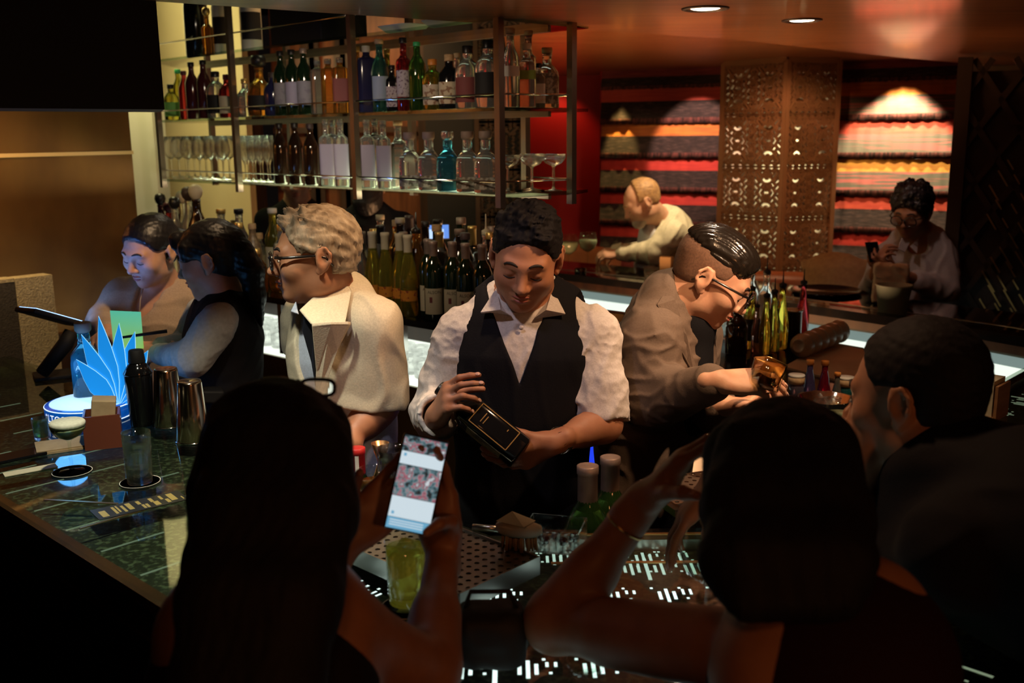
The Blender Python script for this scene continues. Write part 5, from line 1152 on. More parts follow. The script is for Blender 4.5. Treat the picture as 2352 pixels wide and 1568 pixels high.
def strandhair(B, pts, rad, k=0.02):
    for (a, b), (ra, rb) in zip(zip(pts, pts[1:]), zip(rad, rad[1:])): B.cap(a, b, ra, rb, k)

# ---- the vested bartender --------------------------------------------------------------
def p_vest():
    root = person('bartender in dark vest and rolled shirt sleeves, looking down at the bottle he holds', at(1205, 1000, 2.45))
    F = Fig(at(1208, 592, 2.36), (-0.10, -0.93, -0.36), (0.075, -0.36, 0.93), 1.0, 1.10)
    c7 = at(1210, 706, 2.47); shR, shL = at(1062, 768, 2.46), at(1362, 770, 2.44)
    elR, wrR = at(1004, 950, 2.47), at(1006, 952, 2.25); elL, wrL = at(1388, 972, 2.36), at(1272, 1016, 2.22)
    st = [(at(1208, 752, 2.46), 0.13, 0.075), (at(1206, 815, 2.45), 0.150, 0.105), (at(1202, 960, 2.44), 0.138, 0.100), (at(1198, 1100, 2.44), 0.150, 0.105)]
    B = Sdf(); F.head_sdf(B); F.neck(B, c7); spine(B, st, (0, -1, 0)); B.cap(shR, shL, 0.045, 0.045, 0.05)
    limb(B, shR, elR, wrR, (0.046, 0.038, 0.026)); limb(B, shL, elL, wrL, (0.046, 0.040, 0.027))
    nl = []
    hand(B, wrR, (0.30, -0.62, 0.62), (0.92, 0.25, -0.2), 1, [(0.45, 0.55, 0.3), (0.5, 0.6, 0.3), (0.75, 0.95, 0.5), (0.9, 1.0, 0.5)], 0.06, (0.5, 0.75, 0.35, 0.3), 0.98, nails=nl)
    hand(B, wrL, (-0.90, -0.12, -0.40), (-0.25, 0.85, 0.45), -1, [(0.25, 0.5, 0.4), (0.3, 0.55, 0.4), (0.4, 0.6, 0.4), (0.5, 0.6, 0.4)], 0.09, (0.75, 0.25, 0.25, 0.3), 1.0, nails=nl)
    body = link('body', B.mesh('body', 0.0034), SK['warm'], root); F.face(B, root, look='down'); add_nails(nl, root)
    def crop(B_):
        rg_ = random.Random(14)
        for i in range(70):
            a = rg_.uniform(-1, 1); b = rg_.uniform(-0.8, 1.0); p = F.hp(0.066 * a, -0.01 + 0.078 * b, 0.122 - 0.036 * a * a - 0.034 * b * b); d = F.R @ nz(A(a * 0.5 + rg_.uniform(-0.4, 0.4), 0.9 * b + rg_.uniform(-0.2, 0.5), 0.7)); B_.cap(p, p + d * rg_.uniform(0.008, 0.018), 0.011, 0.004, 0.012)
    hair_cap(F, root, m_hairdull, 0.0065, ((0, 0.070, 0.066), (0, 0.86, -0.5)), -0.030, 0.0016, 0.010, 0.0032, sides=(-0.036, 0.022), extra=crop)
    # shirt with rolled sleeves
    S_ = Sdf(); spine(S_, [(c, w_ + 0.010, d + 0.010) for c, w_, d in st], (0, -1, 0)); S_.cap(shR, shL, 0.054, 0.054, 0.05); S_.cap(c7 + A(0, -0.02, 0.0), at(1208, 752, 2.45), 0.066, 0.09, 0.04)
    limb(S_, shR, elR, wrR + (elR - wrR) * 0.22, (0.063, 0.056, 0.047)); eL2 = shL + (elL - shL) * 0.90; S_.cap(shL, eL2, 0.064, 0.058, 0.03); S_.cap(shL + (elL - shL) * 0.55, eL2, 0.060, 0.060, 0.02)
    S_.cap(eL2 - (elL - shL) * 0.10, eL2 + (elL - shL) * 0.03, 0.058, 0.056, 0.006); S_.half(eL2 + (elL - shL) * 0.075, elL - shL, 0.003)
    dR = nz(wrR - elR); S_.cap(wrR - dR * 0.075, wrR - dR * 0.035, 0.049, 0.049, 0.004); S_.half(wrR - dR * 0.022, dR, 0.003)
    S_.cap(F.hp(0, -0.02, -0.06), c7 + A(0, -0.015, 0.0), 0.056, 0.052, 0.006, 's'); S_.cap(wrR - dR * 0.05, wrR + dR * 0.05, 0.036, 0.040, 0.004, 's')
    S_.disp.append(folds(0.006, 0.13, 4, (1.6, 1, 0.7))); S_.disp.append(folds(0.003, 0.05, 9, (1.2, 1, 0.8)))
    link('shirt', S_.mesh('shirt', 0.0042), m_shirt, root)
    # vest
    V = Sdf(); spine(V, [(c, w_ + 0.021, d + 0.026) for c, w_, d in st], (0, -1, 0)); V.cap(at(1105, 735, 2.46), at(1310, 735, 2.46), 0.062, 0.062, 0.04)
    zv = at(1193, 878, 2.34); sl = 0.37
    def vcut(p): return np.maximum(np.maximum((np.abs(p[:, 0] - zv[0]) - sl * (p[:, 2] - zv[2])) * 0.93, p[:, 1] - 2.46), zv[2] - 0.02 - p[:, 2])
    V.custom(vcut, zv + A(0, 0, 0.12), 0.3, 's', 0.003)
    for sh in (shR, shL): q = 1 if sh is shL else -1; V.cap(sh + A(q * 0.012, 0, 0.05), sh + A(q * 0.004, 0, -0.10), 0.078, 0.060, 0.004, 's')
    V.cap(c7 + A(0, -0.01, 0.06), c7 + A(0, 0.0, -0.01), 0.075, 0.062, 0.004, 's')
    V.disp.append(folds(0.003, 0.16, 14))
    link('vest', V.mesh('vest', 0.0045), m_vest, root)
    for q, pts in ((-1, [(1141, 662, 2.415), (1104, 719, 2.355), (1150, 712, 2.335), (1176, 727, 2.345), (1152, 690, 2.39)]), (1, [(1268, 662, 2.415), (1298, 722, 2.355), (1253, 713, 2.335), (1226, 732, 2.345), (1256, 690, 2.39)])):
        sheet([at(*p) for p in pts], m_shirt, root, 'collar', 0.003)
    for y_ in (752, 812): MB().lathe([(0.0055, 0), (0.006, 0.001), (0.0055, 0.002), (0, 0.0022)], 12, M=Matrix.Rotation(PI / 2, 3, 'X'), c=tuple(at(1197, y_, 2.338 if y_ < 800 else 2.333))).build('button', m_shirt, root)
    mb = MB()
    f_ = nz(wrL - elL); w0 = wrL - f_ * 0.025; M_ = Vector(f_).to_track_quat('Z', 'Y').to_matrix(); mb.lathe([(0.031, -0.009), (0.033, -0.009), (0.0335, 0.009), (0.031, 0.009)], 20, M=M_, c=tuple(w0)); wa = mb.build('wrist_watch', m_silver, root)
    MB().lathe([(0, 0), (0.016, 0), (0.016, 0.006), (0, 0.007)], 18, M=Vector((0.1, -0.9, 0.35)).to_track_quat('Z', 'Y').to_matrix(), c=tuple(w0 + A(0.0, -0.030, 0.012))).build('watch_case', m_silver, wa)
    legs(root, at(1198, 1130, 2.44), (0, -1, 0), m_blackcl); keep(root)
    # bottle in his hands
    b0, b1 = at(1196, 1042, 2.185), at(1052, 925, 2.235); ax = Vector(b1 - b0).normalized()
    q = ax.to_track_quat('Z', 'Y'); e = q.to_euler()
    bt = bottle('square', 'black', b0[0], b0[1], b0[2], cap='black', text='square black bottle with gold framed label held by the vested bartender', sc=0.98, name='liquor_bottle')
    bt.rotation_mode = 'QUATERNION'; yy = (Vector((0.25, 0.6, -0.75)) - ax * Vector((0.25, 0.6, -0.75)).dot(ax)).normalized(); xx = yy.cross(ax); bt.rotation_quaternion = Matrix((xx, yy, ax)).transposed().to_quaternion(); bt.location = b0
    fr = MB()
    for a_, b_ in (((-0.027, 0.03), (0.027, 0.03)), ((-0.027, 0.14), (0.027, 0.14)), ((-0.027, 0.03), (-0.027, 0.14)), ((0.027, 0.03), (0.027, 0.14)), ((-0.012, 0.118), (0.014, 0.118)), ((-0.012, 0.110), (0.010, 0.110)), ((0.010, 0.055), (0.016, 0.055))):
        fr.bar((a_[0], -0.0368, a_[1]), (b_[0], -0.0368, b_[1]), 0.0022, 0.0008, up=(0, 1, 0))
    fr.build('label_frame', m_brass, bt)
    sd_ = MB(); sd_.box((-0.0368, 0, 0.085), (0.0006, 0.022, 0.05)); sd_.build('side_label', mat('gold_paper', (0.42, 0.36, 0.16), 0.5, col2=(0.05, 0.05, 0.03), nscale=40), bt)
p_vest()

# ---- the bartender in the brown jacket -------------------------------------------------------
def p_brown():
    at2 = lambda px, py, Y: at(px, py, Y + 0.12)
    root = person('bartender with slicked hair and dark glasses in brown jacket, bent over a glass', at2(1520, 1000, 2.42))
    F = Fig(at2(1634, 640, 2.42), (0.82, -0.24, -0.52), (0.50, -0.10, 0.86), 1.0, 0.96)
    c7 = at2(1545, 690, 2.46); shR, shL = at2(1497, 772, 2.38), at2(1600, 770, 2.66); elR, wrR = at2(1492, 922, 2.36), at2(1652, 876, 2.14); elL, wrL = at2(1560, 960, 2.62), at2(1662, 932, 2.27)
    fw = nz(A(0.86, -0.5, 0))
    st = [(at2(1535, 745, 2.49), 0.125, 0.080), (at2(1520, 830, 2.50), 0.145, 0.110), (at2(1490, 960, 2.49), 0.140, 0.105), (at2(1475, 1100, 2.49), 0.150, 0.105)]
    B = Sdf(); F.head_sdf(B); F.neck(B, c7, 0.055, 0.060); spine(B, st, fw); B.cap(shR, shL, 0.045, 0.045, 0.05)
    limb(B, shR, elR, wrR, (0.046, 0.039, 0.027)); limb(B, shL, elL, wrL, (0.046, 0.039, 0.027)); nl = []
    hand(B, wrR, (0.96, -0.10, 0.02), (0.05, 0.45, -0.9), 1, [(0.35, 0.35, 0.2), (0.4, 0.45, 0.25), (0.55, 0.7, 0.4), (0.7, 0.8, 0.4)], 0.05, (0.55, 0.55, 0.3, 0.3), 1.0, nails=nl)
    hand(B, wrL, (0.75, -0.45, 0.05), (0.15, 0.3, 0.95), -1, [(0.5, 0.6, 0.4), (0.55, 0.7, 0.4), (0.65, 0.8, 0.4), (0.8, 0.8, 0.4)], 0.06, (0.6, 0.5, 0.3, 0.3), 1.0, nails=nl)
    link('body', B.mesh('body', 0.0034), SK['fair'], root); F.face(B, root, look='down', lips=m_lip); add_nails(nl, root)
    W = lambda B_: B_.ell(F.hp(0, 0.028, 0.078), A(0.060, 0.065, 0.045), F.R, 0.03)
    # slicked top with combed grooves, faded sides
    T = Sdf(); T.ell(F.hp(0, -0.018, 0.055), A(0.0775, 0.104, 0.082), F.R, 0.01); T.ell(F.hp(0, 0.030, 0.068), A(0.058, 0.060, 0.047), F.R, 0.03); T.half(F.hp(0, 0.076, 0.058), F.R @ A(0, 0.85, -0.5), 0.012); T.half(F.hp(0, 0, 0.050), F.R @ A(0, -0.18, -1), 0.012)
    Wg = waves(21, 0.02, 5, (1, 0.05, 0.5)); T.disp.append(lambda p: 0.0016 * np.sin(((p - F.H) @ F.x) * 620 + 1.5 * Wg((p - F.H) @ F.R)))
    link('hair', T.mesh('hair', 0.0028), m_hairslick, root)
    hair_cap(F, root, m_hairfade, 0.0022, ((0, 0.045, 0.05), (0, 0.9, -0.2)), -0.035, 0.0004, 0.01, 0.004, sides=(-0.002, 0.014), name='faded_sides')
    J = Sdf(); spine(J, [(c, w_ + 0.020, d + 0.020) for c, w_, d in st], fw); J.cap(shR, shL, 0.060, 0.060, 0.05); limb(J, shR, elR, wrR - nz(wrR - elR) * 0.03, (0.072, 0.066, 0.046)); limb(J, shL, elL, wrL - nz(wrL - elL) * 0.03, (0.070, 0.062, 0.046))
    J.cap(c7, st[0][0], 0.072, 0.10, 0.04); J.cap(F.hp(0, -0.03, -0.05), c7 + A(0.05, -0.03, 0.0), 0.060, 0.062, 0.006, 's')
    ctr = at2(1590, 800, 2.36)
    J.ecap(at2(1588, 740, 2.42), at2(1600, 900, 2.40), 0.045, 0.03, 0.06, 0.06, fw, 0.004, 's')
    J.half(wrR - nz(wrR - elR) * 0.012, wrR - elR, 0.003) if False else None
    Wf = waves(33, 0.085, 5, (1.0, 0.6, 1.5)); el_ = elR * 0.5 + shR * 0.5
    J.disp.append(lambda p: -0.011 * np.maximum(1 - np.abs(Wf(p)) * 1.6, 0) * np.exp(-((np.linalg.norm(p - el_, axis=1) / 0.16) ** 2))); J.disp.append(folds(0.0035, 0.12, 8))
    link('jacket', J.mesh('jacket', 0.0042), m_jacket, root)
    K = Sdf(); K.ecap(at2(1580, 735, 2.45), at2(1578, 940, 2.43), 0.062, 0.075, 0.066, 0.07, fw, 0.03); K.cap(c7 + A(0.03, -0.01, 0.0), at2(1582, 735, 2.45), 0.064, 0.07, 0.03); K.cap(F.hp(0, -0.01, -0.06), c7 + A(0.02, 0, 0.02), 0.053, 0.054, 0.006, 's')
    link('shirt', K.mesh('shirt', 0.005), m_blackcl, root)
    sheet([at2(1530, 664, 2.40), at2(1508, 700, 2.36), at2(1545, 770, 2.325), at2(1592, 862, 2.335), at2(1600, 850, 2.34), at2(1575, 770, 2.345), at2(1548, 690, 2.37)], m_jacket, root, 'lapel', 0.0035)
    sheet([at2(1545, 656, 2.42), at2(1530, 672, 2.385), at2(1562, 740, 2.355), at2(1580, 732, 2.37)], cloth('dark_collar', (0.06, 0.035, 0.04)), root, 'collar', 0.003)
    mr = MB(); rp = wrR + nz(A(0.96, -0.1, 0.02)) * 0.118 + A(0, -0.012, 0.002); mr.lathe([(0.0095, -0.004), (0.0108, -0.004), (0.0108, 0.004), (0.0095, 0.004)], 18, M=Vector((0.9, -0.1, -0.3)).to_track_quat('Z', 'Y').to_matrix(), c=tuple(rp)); mr.build('ring', m_silver, root)
    spectacles(F, root, m_frame, th=0.0030, w=0.027, h=0.019, y=0.112, z=0.004, lensm=thin_glass('tinted_lens', (0.25, 0.3, 0.5), 0.03, 1.6))
    legs(root, at2(1475, 1135, 2.50), fw, m_blackcl); keep(root)
    g = glass('rocks', 0, 0, 0, 'square tumbler tilted in the hands of the brown jacketed bartender', name='tumbler', sc=0.78)
    for c in list(g.children): bpy.data.objects.remove(c)
    MB().lathe([(0.034, 0, 6), (0.036, 0.004, 7), (0.0395, 0.085, 7), (0.0365, 0.085, 7), (0.033, 0.014, 6), (0, 0.013, 2)], 28).build('glass_vessel', thin_glass('amber_tumbler', (0.97, 0.92, 0.76), 0.06, 3.0), g); MB().lathe([(0.0395, 0.083, 7), (0.040, 0.084, 7), (0.040, 0.0865, 7), (0.0365, 0.0865, 7)], 28).build('rim', m_brass, g)
    g.location = at2(1752, 892, 2.10); g.rotation_euler = (math.radians(-14), math.radians(26), 0.3)
p_brown()

# ---- the grey haired man in the white jacket -----------------------------------------------------
def p_white():
    root = person('man with ash hair and spectacles in white jacket and dark tie, facing left', at(800, 1000, 2.62))
    F = Fig(at(722, 592, 2.54), (-0.96, -0.26, -0.06), (-0.03, 0.05, 1), 1.0, 0.95)
    fw = nz(A(-0.74, -0.67, 0)); c7 = at(764, 686, 2.62); shL, shR = at(858, 745, 2.52), at(700, 735, 2.78); elL, wrL = at(880, 925, 2.55), at(786, 1022, 2.44); elR, wrR = at(715, 900, 2.84), at(690, 1010, 2.70)
    st = [(at(782, 742, 2.64), 0.125, 0.080), (at(788, 820, 2.63), 0.145, 0.105), (at(800, 960, 2.63), 0.135, 0.10), (at(808, 1100, 2.63), 0.150, 0.105)]
    B = Sdf(); F.head_sdf(B); F.neck(B, c7, 0.052, 0.056); spine(B, st, fw); B.cap(shR, shL, 0.043, 0.043, 0.05); limb(B, shL, elL, wrL, (0.045, 0.039, 0.026)); limb(B, shR, elR, wrR, (0.045, 0.038, 0.026)); nl = []
    hand(B, wrL, (-0.92, -0.35, 0.0), (0.1, 0.3, -0.95), -1, [(0.08, 0.12, 0.08)] * 4, 0.05, (0.5, 0.1, 0.1, 0.1), 1.0, nails=nl); hand(B, wrR, (-0.2, -0.4, -0.8), (-0.8, 0.3, 0), 1, [(0.5, 0.5, 0.3)] * 4, 0.05)
    link('body', B.mesh('body', 0.0034), SK['warm'], root); F.face(B, root, look='open'); add_nails(nl, root)
    def tuft(B_):
        rg_ = random.Random(4)
        for i in range(38):
            a = rg_.uniform(-1, 1); b = rg_.uniform(-0.9, 1.0); p = F.hp(0.055 * a, 0.02 + 0.062 * b, 0.118 - 0.03 * a * a - 0.030 * b * b); d = F.R @ nz(A(a * 0.6, 0.5 + rg_.uniform(-0.3, 0.5), 0.7)); B_.cap(p, p + d * rg_.uniform(0.018, 0.034), 0.013, 0.003, 0.010)
    hair_cap(F, root, m_hairash, 0.010, ((0, 0.072, 0.072), (0, 0.9, -0.45)), -0.040, 0.003, 0.012, 0.0036, extra=tuft, sides=(-0.036, 0.014), stretch=(1.3, 0.6, 0.6))
    J = Sdf(); spine(J, [(c, w_ + 0.020, d + 0.020) for c, w_, d in st], fw); J.cap(shR, shL, 0.058, 0.058, 0.05); e2 = shL + (elL - shL) * 0.93; J.cap(shL, e2, 0.067, 0.066, 0.04); limb(J, shR, elR, wrR, (0.066, 0.06, 0.045)); J.cap(e2 - (elL - shL) * 0.16, e2 + (elL - shL) * 0.02, 0.069, 0.071, 0.004); J.half(e2 + (elL - shL) * 0.05, elL - shL + A(-0.05, 0, 0), 0.004); J.cap(e2, e2 + (elL - shL) * 0.2, 0.05, 0.055, 0.004, 's')
    J.cap(c7 + A(0, 0, 0.0), st[0][0], 0.07, 0.10, 0.04); J.cap(F.hp(0, -0.02, -0.06), c7 + fw * 0.05, 0.058, 0.062, 0.006, 's')
    # open front: wedge of shirt showing
    lf = at(720, 760, 2.50); 
    J.ecap(at(690, 715, 2.56), at(728, 980, 2.50), 0.050, 0.012, 0.07, 0.06, fw, 0.004, 's'); J.disp.append(folds(0.005, 0.14, 3, (1, 1, 0.7)))
    link('jacket', J.mesh('jacket', 0.0045), m_white, root)
    K = Sdf(); spine(K, [(c, w_ + 0.004, d + 0.010) for c, w_, d in st], fw); K.cap(c7, st[0][0], 0.058, 0.085, 0.04); K.cap(F.hp(0, -0.01, -0.06), c7 + fw * 0.03, 0.052, 0.054, 0.006, 's'); link('shirt', K.mesh('shirt', 0.005), m_bluesh, root)
    sheet([at(792, 640, 2.60), at(770, 634, 2.58), at(688, 712, 2.44), at(716, 745, 2.40), at(792, 742, 2.43), at(806, 668, 2.52)], m_white, root, 'collar', 0.004)
    sheet([at(716, 745, 2.398), at(760, 742, 2.40), at(800, 742, 2.425), at(806, 742, 2.44), at(776, 800, 2.435), at(742, 900, 2.45), at(722, 980, 2.47), at(726, 850, 2.44)], m_white, root, 'lapel', 0.004)
    sheet([at(680, 692, 2.50), at(686, 722, 2.465), at(668, 716, 2.48)], m_bluesh, root, 'shirt_collar', 0.003)
    sheet([at(700, 722, 2.46), at(716, 728, 2.45), at(722, 780, 2.455), at(728, 900, 2.47), at(716, 830, 2.475), at(696, 760, 2.475)], mat('dark_tie', (0.012, 0.012, 0.016), 0.5), root, 'tie', 0.004)
    spectacles(F, root, m_frame, th=0.0034, w=0.026, h=0.0205, y=0.110, z=-0.002, square=2.8)
    legs(root, at(810, 1135, 2.64), fw, m_blackcl); keep(root)
p_white()

# ---- the two women at the till ------------------------------------------------------------------
def p_beige():
    root = person('woman in beige blazer with pulled back hair, her face lit blue by a tablet', at(350, 900, 3.5))
    F = Fig(at(346, 578, 3.42), (-0.42, -0.86, -0.28), (-0.06, -0.28, 0.95), 0.98, 0.92)
    c7 = at(368, 660, 3.52); shR, shL = at(284, 676, 3.50), at(440, 690, 3.52); elR, wrR = at(238, 742, 3.45), at(246, 762, 3.22); elL, wrL = at(452, 790, 3.58), at(396, 806, 3.46); fw = nz(A(-0.3, -0.95, 0))
    st = [(at(362, 695, 3.52), 0.115, 0.070), (at(360, 745, 3.51), 0.13, 0.105), (at(362, 840, 3.51), 0.115, 0.09), (at(364, 930, 3.52), 0.15, 0.11)]
    B = Sdf(); F.head_sdf(B); F.neck(B, c7, 0.045, 0.05); spine(B, st, fw); B.cap(shR, shL, 0.038, 0.038, 0.05); limb(B, shR, elR, wrR, (0.04, 0.034, 0.023)); limb(B, shL, elL, wrL, (0.04, 0.034, 0.023)); hand(B, wrR, (-0.1, -0.6, -0.1), (0.5, 0, -0.8), 1, [(0.4, 0.5, 0.3)] * 4, 0.05, sc=0.92); hand(B, wrL, (-0.6, -0.5, 0), (0, 0, -1), -1, [(0.4, 0.4, 0.3)] * 4, 0.05, sc=0.92)
    link('body', B.mesh('body', 0.004), SK['fair'], root); F.face(B, root, look='down')
    def pony(B_): strandhair(B_, [F.hp(0, -0.10, 0.03), F.hp(-0.035, -0.125, 0.0), F.hp(-0.06, -0.11, -0.07), F.hp(-0.07, -0.09, -0.14)], [0.03, 0.033, 0.028, 0.012])
    hair_cap(F, root, m_hairblack, 0.007, ((0, 0.066, 0.062), (0, 0.84, -0.55)), None, 0.0012, 0.012, 0.0042, extra=pony, sides=(0.004, 0.022))
    J = Sdf(); spine(J, [(c, w_ + 0.014, d + 0.016) for c, w_, d in st], fw); J.cap(shR, shL, 0.050, 0.050, 0.04); limb(J, shR, elR, wrR + (elR - wrR) * 0.12, (0.056, 0.05, 0.036)); limb(J, shL, elL, wrL, (0.056, 0.05, 0.036)); J.cap(F.hp(0, -0.0, -0.06), c7 + fw * 0.10 - A(0, 0, 0.06), 0.05, 0.036, 0.01, 's'); J.disp.append(folds(0.004, 0.11, 5)); link('blazer', J.mesh('blazer', 0.005), m_beige, root)
    mb = MB(); pt = lambda px, py, Y: at(px, py, Y)
    mb.tube([pt(330, 655, 3.40), pt(322, 690, 3.375), pt(318, 760, 3.37)], 0.0022, 6); mb.build('lapel_seam', m_beige, root)
    legs(root, at(365, 960, 3.54), fw, m_blackcl, 0.085); keep(root)
p_beige()
def p_pony():
    root = person('woman with ponytail in dark vest and pale knit sleeves, turned toward the tablet', at(500, 900, 3.2))
    F = Fig(at(484, 598, 3.16), (-0.90, 0.02, -0.22), (-0.20, -0.03, 0.97), 0.98, 0.92); fw = nz(A(-0.85, -0.3, 0))
    c7 = at(520, 680, 3.18); shL, shR = at(505, 735, 3.05), at(470, 715, 3.36); elL, wrL = at(442, 826, 2.98), at(366, 812, 3.10); elR, wrR = at(430, 800, 3.29), at(374, 798, 3.16)
    st = [(at(514, 712, 3.20), 0.11, 0.068), (at(514, 770, 3.2), 0.125, 0.10), (at(518, 860, 3.2), 0.11, 0.09), (at(520, 950, 3.2), 0.15, 0.11)]
    B = Sdf(); F.head_sdf(B); F.neck(B, c7, 0.044, 0.05); spine(B, st, fw); B.cap(shR, shL, 0.038, 0.038, 0.05); limb(B, shL, elL, wrL, (0.04, 0.034, 0.023)); limb(B, shR, elR, wrR, (0.04, 0.034, 0.023)); hand(B, wrL, (-0.9, 0.1, 0.0), (0, 0.5, -0.8), -1, [(0.4, 0.5, 0.3)] * 4, 0.05, sc=0.9); hand(B, wrR, (-0.9, -0.2, 0), (0, 0.3, -0.9), 1, [(0.4, 0.5, 0.3)] * 4, 0.05, sc=0.9)
    link('body', B.mesh('body', 0.0042), SK['fair'], root); F.face(B, root, look='down')
    def pony(B_):
        strandhair(B_, [F.hp(0, -0.10, 0.05), at(556, 580, 3.14), at(576, 620, 3.14), at(586, 680, 3.15), at(600, 745, 3.16)], [0.03, 0.036, 0.040, 0.032, 0.008]); strandhair(B_, [F.hp(0, 0.085, 0.085), F.hp(0, 0.102, 0.05), F.hp(0, 0.100, 0.030)], [0.03, 0.022, 0.012]); strandhair(B_, [F.hp(-0.06, 0.05, 0.06), F.hp(-0.066, 0.06, 0.0)], [0.022, 0.008])
    hair_cap(F, root, m_hairblack, 0.008, ((0, 0.095, 0.048), (0, 0.85, -0.5)), None, 0.0015, 0.013, 0.0044, extra=pony, sides=(0.008, 0.016))
    J = Sdf(); spine(J, [(c, w_ + 0.014, d + 0.016) for c, w_, d in st], fw); J.cap(shR, shL, 0.048, 0.048, 0.04); J.cap(F.hp(0, -0.02, -0.06), c7 + fw * 0.06 - A(0, 0, 0.03), 0.05, 0.036, 0.01, 's'); J.disp.append(folds(0.003, 0.11, 6)); link('vest', J.mesh('vest', 0.006), m_darktop, root)
    for nm, (a, b, c) in (('sleeve', (shL, elL, wrL)), ('sleeve', (shR, elR, wrR))):
        K = Sdf(); limb(K, a, b, c, (0.056, 0.048, 0.034)); Wk = waves(2, 0.05, 5); K.disp.append(lambda p: 0.0008 * np.sin(p[:, 0] * 700 + p[:, 1] * 300)); K.disp.append(folds(0.003, 0.09, 12)); link(nm, K.mesh(nm, 0.0045), m_knit, root)
    legs(root, at(520, 985, 3.2), fw, m_blackcl, 0.085); keep(root)
p_pony()

# ---- guests across the ring ------------------------------------------------------------------------
def p_linen():
    root = person('bearded man with sandy hair in cream linen jacket leaning on far counter', at(1530, 700, 6.25))
    F = Fig(at(1474, 466, 6.08), (-0.86, -0.12, -0.46), (-0.46, -0.05, 0.88), 1.12, 1.05); fw = nz(A(-0.95, -0.3, 0))
    c7 = at(1520, 505, 6.18); shL, shR = at(1545, 535, 6.02), at(1520, 532, 6.38); elL, wrL = at(1505, 580, 6.00), at(1424, 582, 6.10); elR, wrR = at(1490, 578, 6.42), at(1420, 576, 6.30)
    st = [(at(1540, 530, 6.22), 0.14, 0.10), (at(1548, 575, 6.25), 0.16, 0.14), (at(1545, 650, 6.28), 0.16, 0.14), (at(1545, 700, 6.3), 0.17, 0.14)]
    B = Sdf(); F.head_sdf(B); F.neck(B, c7, 0.06, 0.066); spine(B, st, fw); B.cap(shR, shL, 0.05, 0.05, 0.05); limb(B, shL, elL, wrL, (0.05, 0.042, 0.03)); limb(B, shR, elR, wrR, (0.05, 0.042, 0.03)); hand(B, wrL, (-0.95, 0.1, -0.05), (0, 0.5, -0.8), -1, [(0.5, 0.7, 0.4)] * 4, 0.05, sc=1.05); hand(B, wrR, (-0.9, -0.2, 0), (0, 0.3, -0.9), 1, [(0.5, 0.7, 0.4)] * 4, 0.05)
    link('body', B.mesh('body', 0.006), SK['fair'], root); F.face(B, root, look='down', browm=m_hairsandy, lips=None)
    hair_cap(F, root, m_hairsandy, 0.006, ((0, 0.02, 0.07), (0, 0.8, 0.2)), -0.03, 0.002, 0.012, 0.006, sides=(-0.008, 0.012))
    K = Sdf(); K.ell(F.hp(0, 0.062, -0.085), A(0.046, 0.042, 0.042), F.R, 0.02); K.ell(F.hp(0, 0.03, -0.075), A(0.056, 0.05, 0.036), F.R, 0.02); K.half(F.hp(0, 0.09, -0.05), F.R @ A(0, 0.5, 0.9), 0.01); link('beard', K.mesh('beard', 0.006), mat('beard_grey', (0.45, 0.36, 0.30), 0.8), root)
    J = Sdf(); spine(J, [(c, w_ + 0.016, d + 0.018) for c, w_, d in st], fw); J.cap(shR, shL, 0.064, 0.064, 0.06); limb(J, shL, elL, wrL + (elL - wrL) * 0.08, (0.076, 0.060, 0.046)); limb(J, shR, elR, wrR, (0.076, 0.060, 0.046)); J.cap(c7, st[0][0], 0.076, 0.12, 0.04); J.cap(F.hp(0, -0.01, -0.06), c7 + fw * 0.08, 0.06, 0.07, 0.01, 's')
    J.disp.append(folds(0.010, 0.16, 7, (1.2, 1, 1.2))); link('jacket', J.mesh('jacket', 0.007), m_linen, root)
    K = Sdf(); K.ecap(at(1488, 540, 6.15), at(1480, 620, 6.16), 0.09, 0.10, 0.05, 0.06, fw, 0.03); link('shirt', K.mesh('shirt', 0.008), cloth('pale_shirt', (0.62, 0.62, 0.66)), root)
    legs(root, at(1545, 730, 6.3), fw, m_blackcl); keep(root)
p_linen()
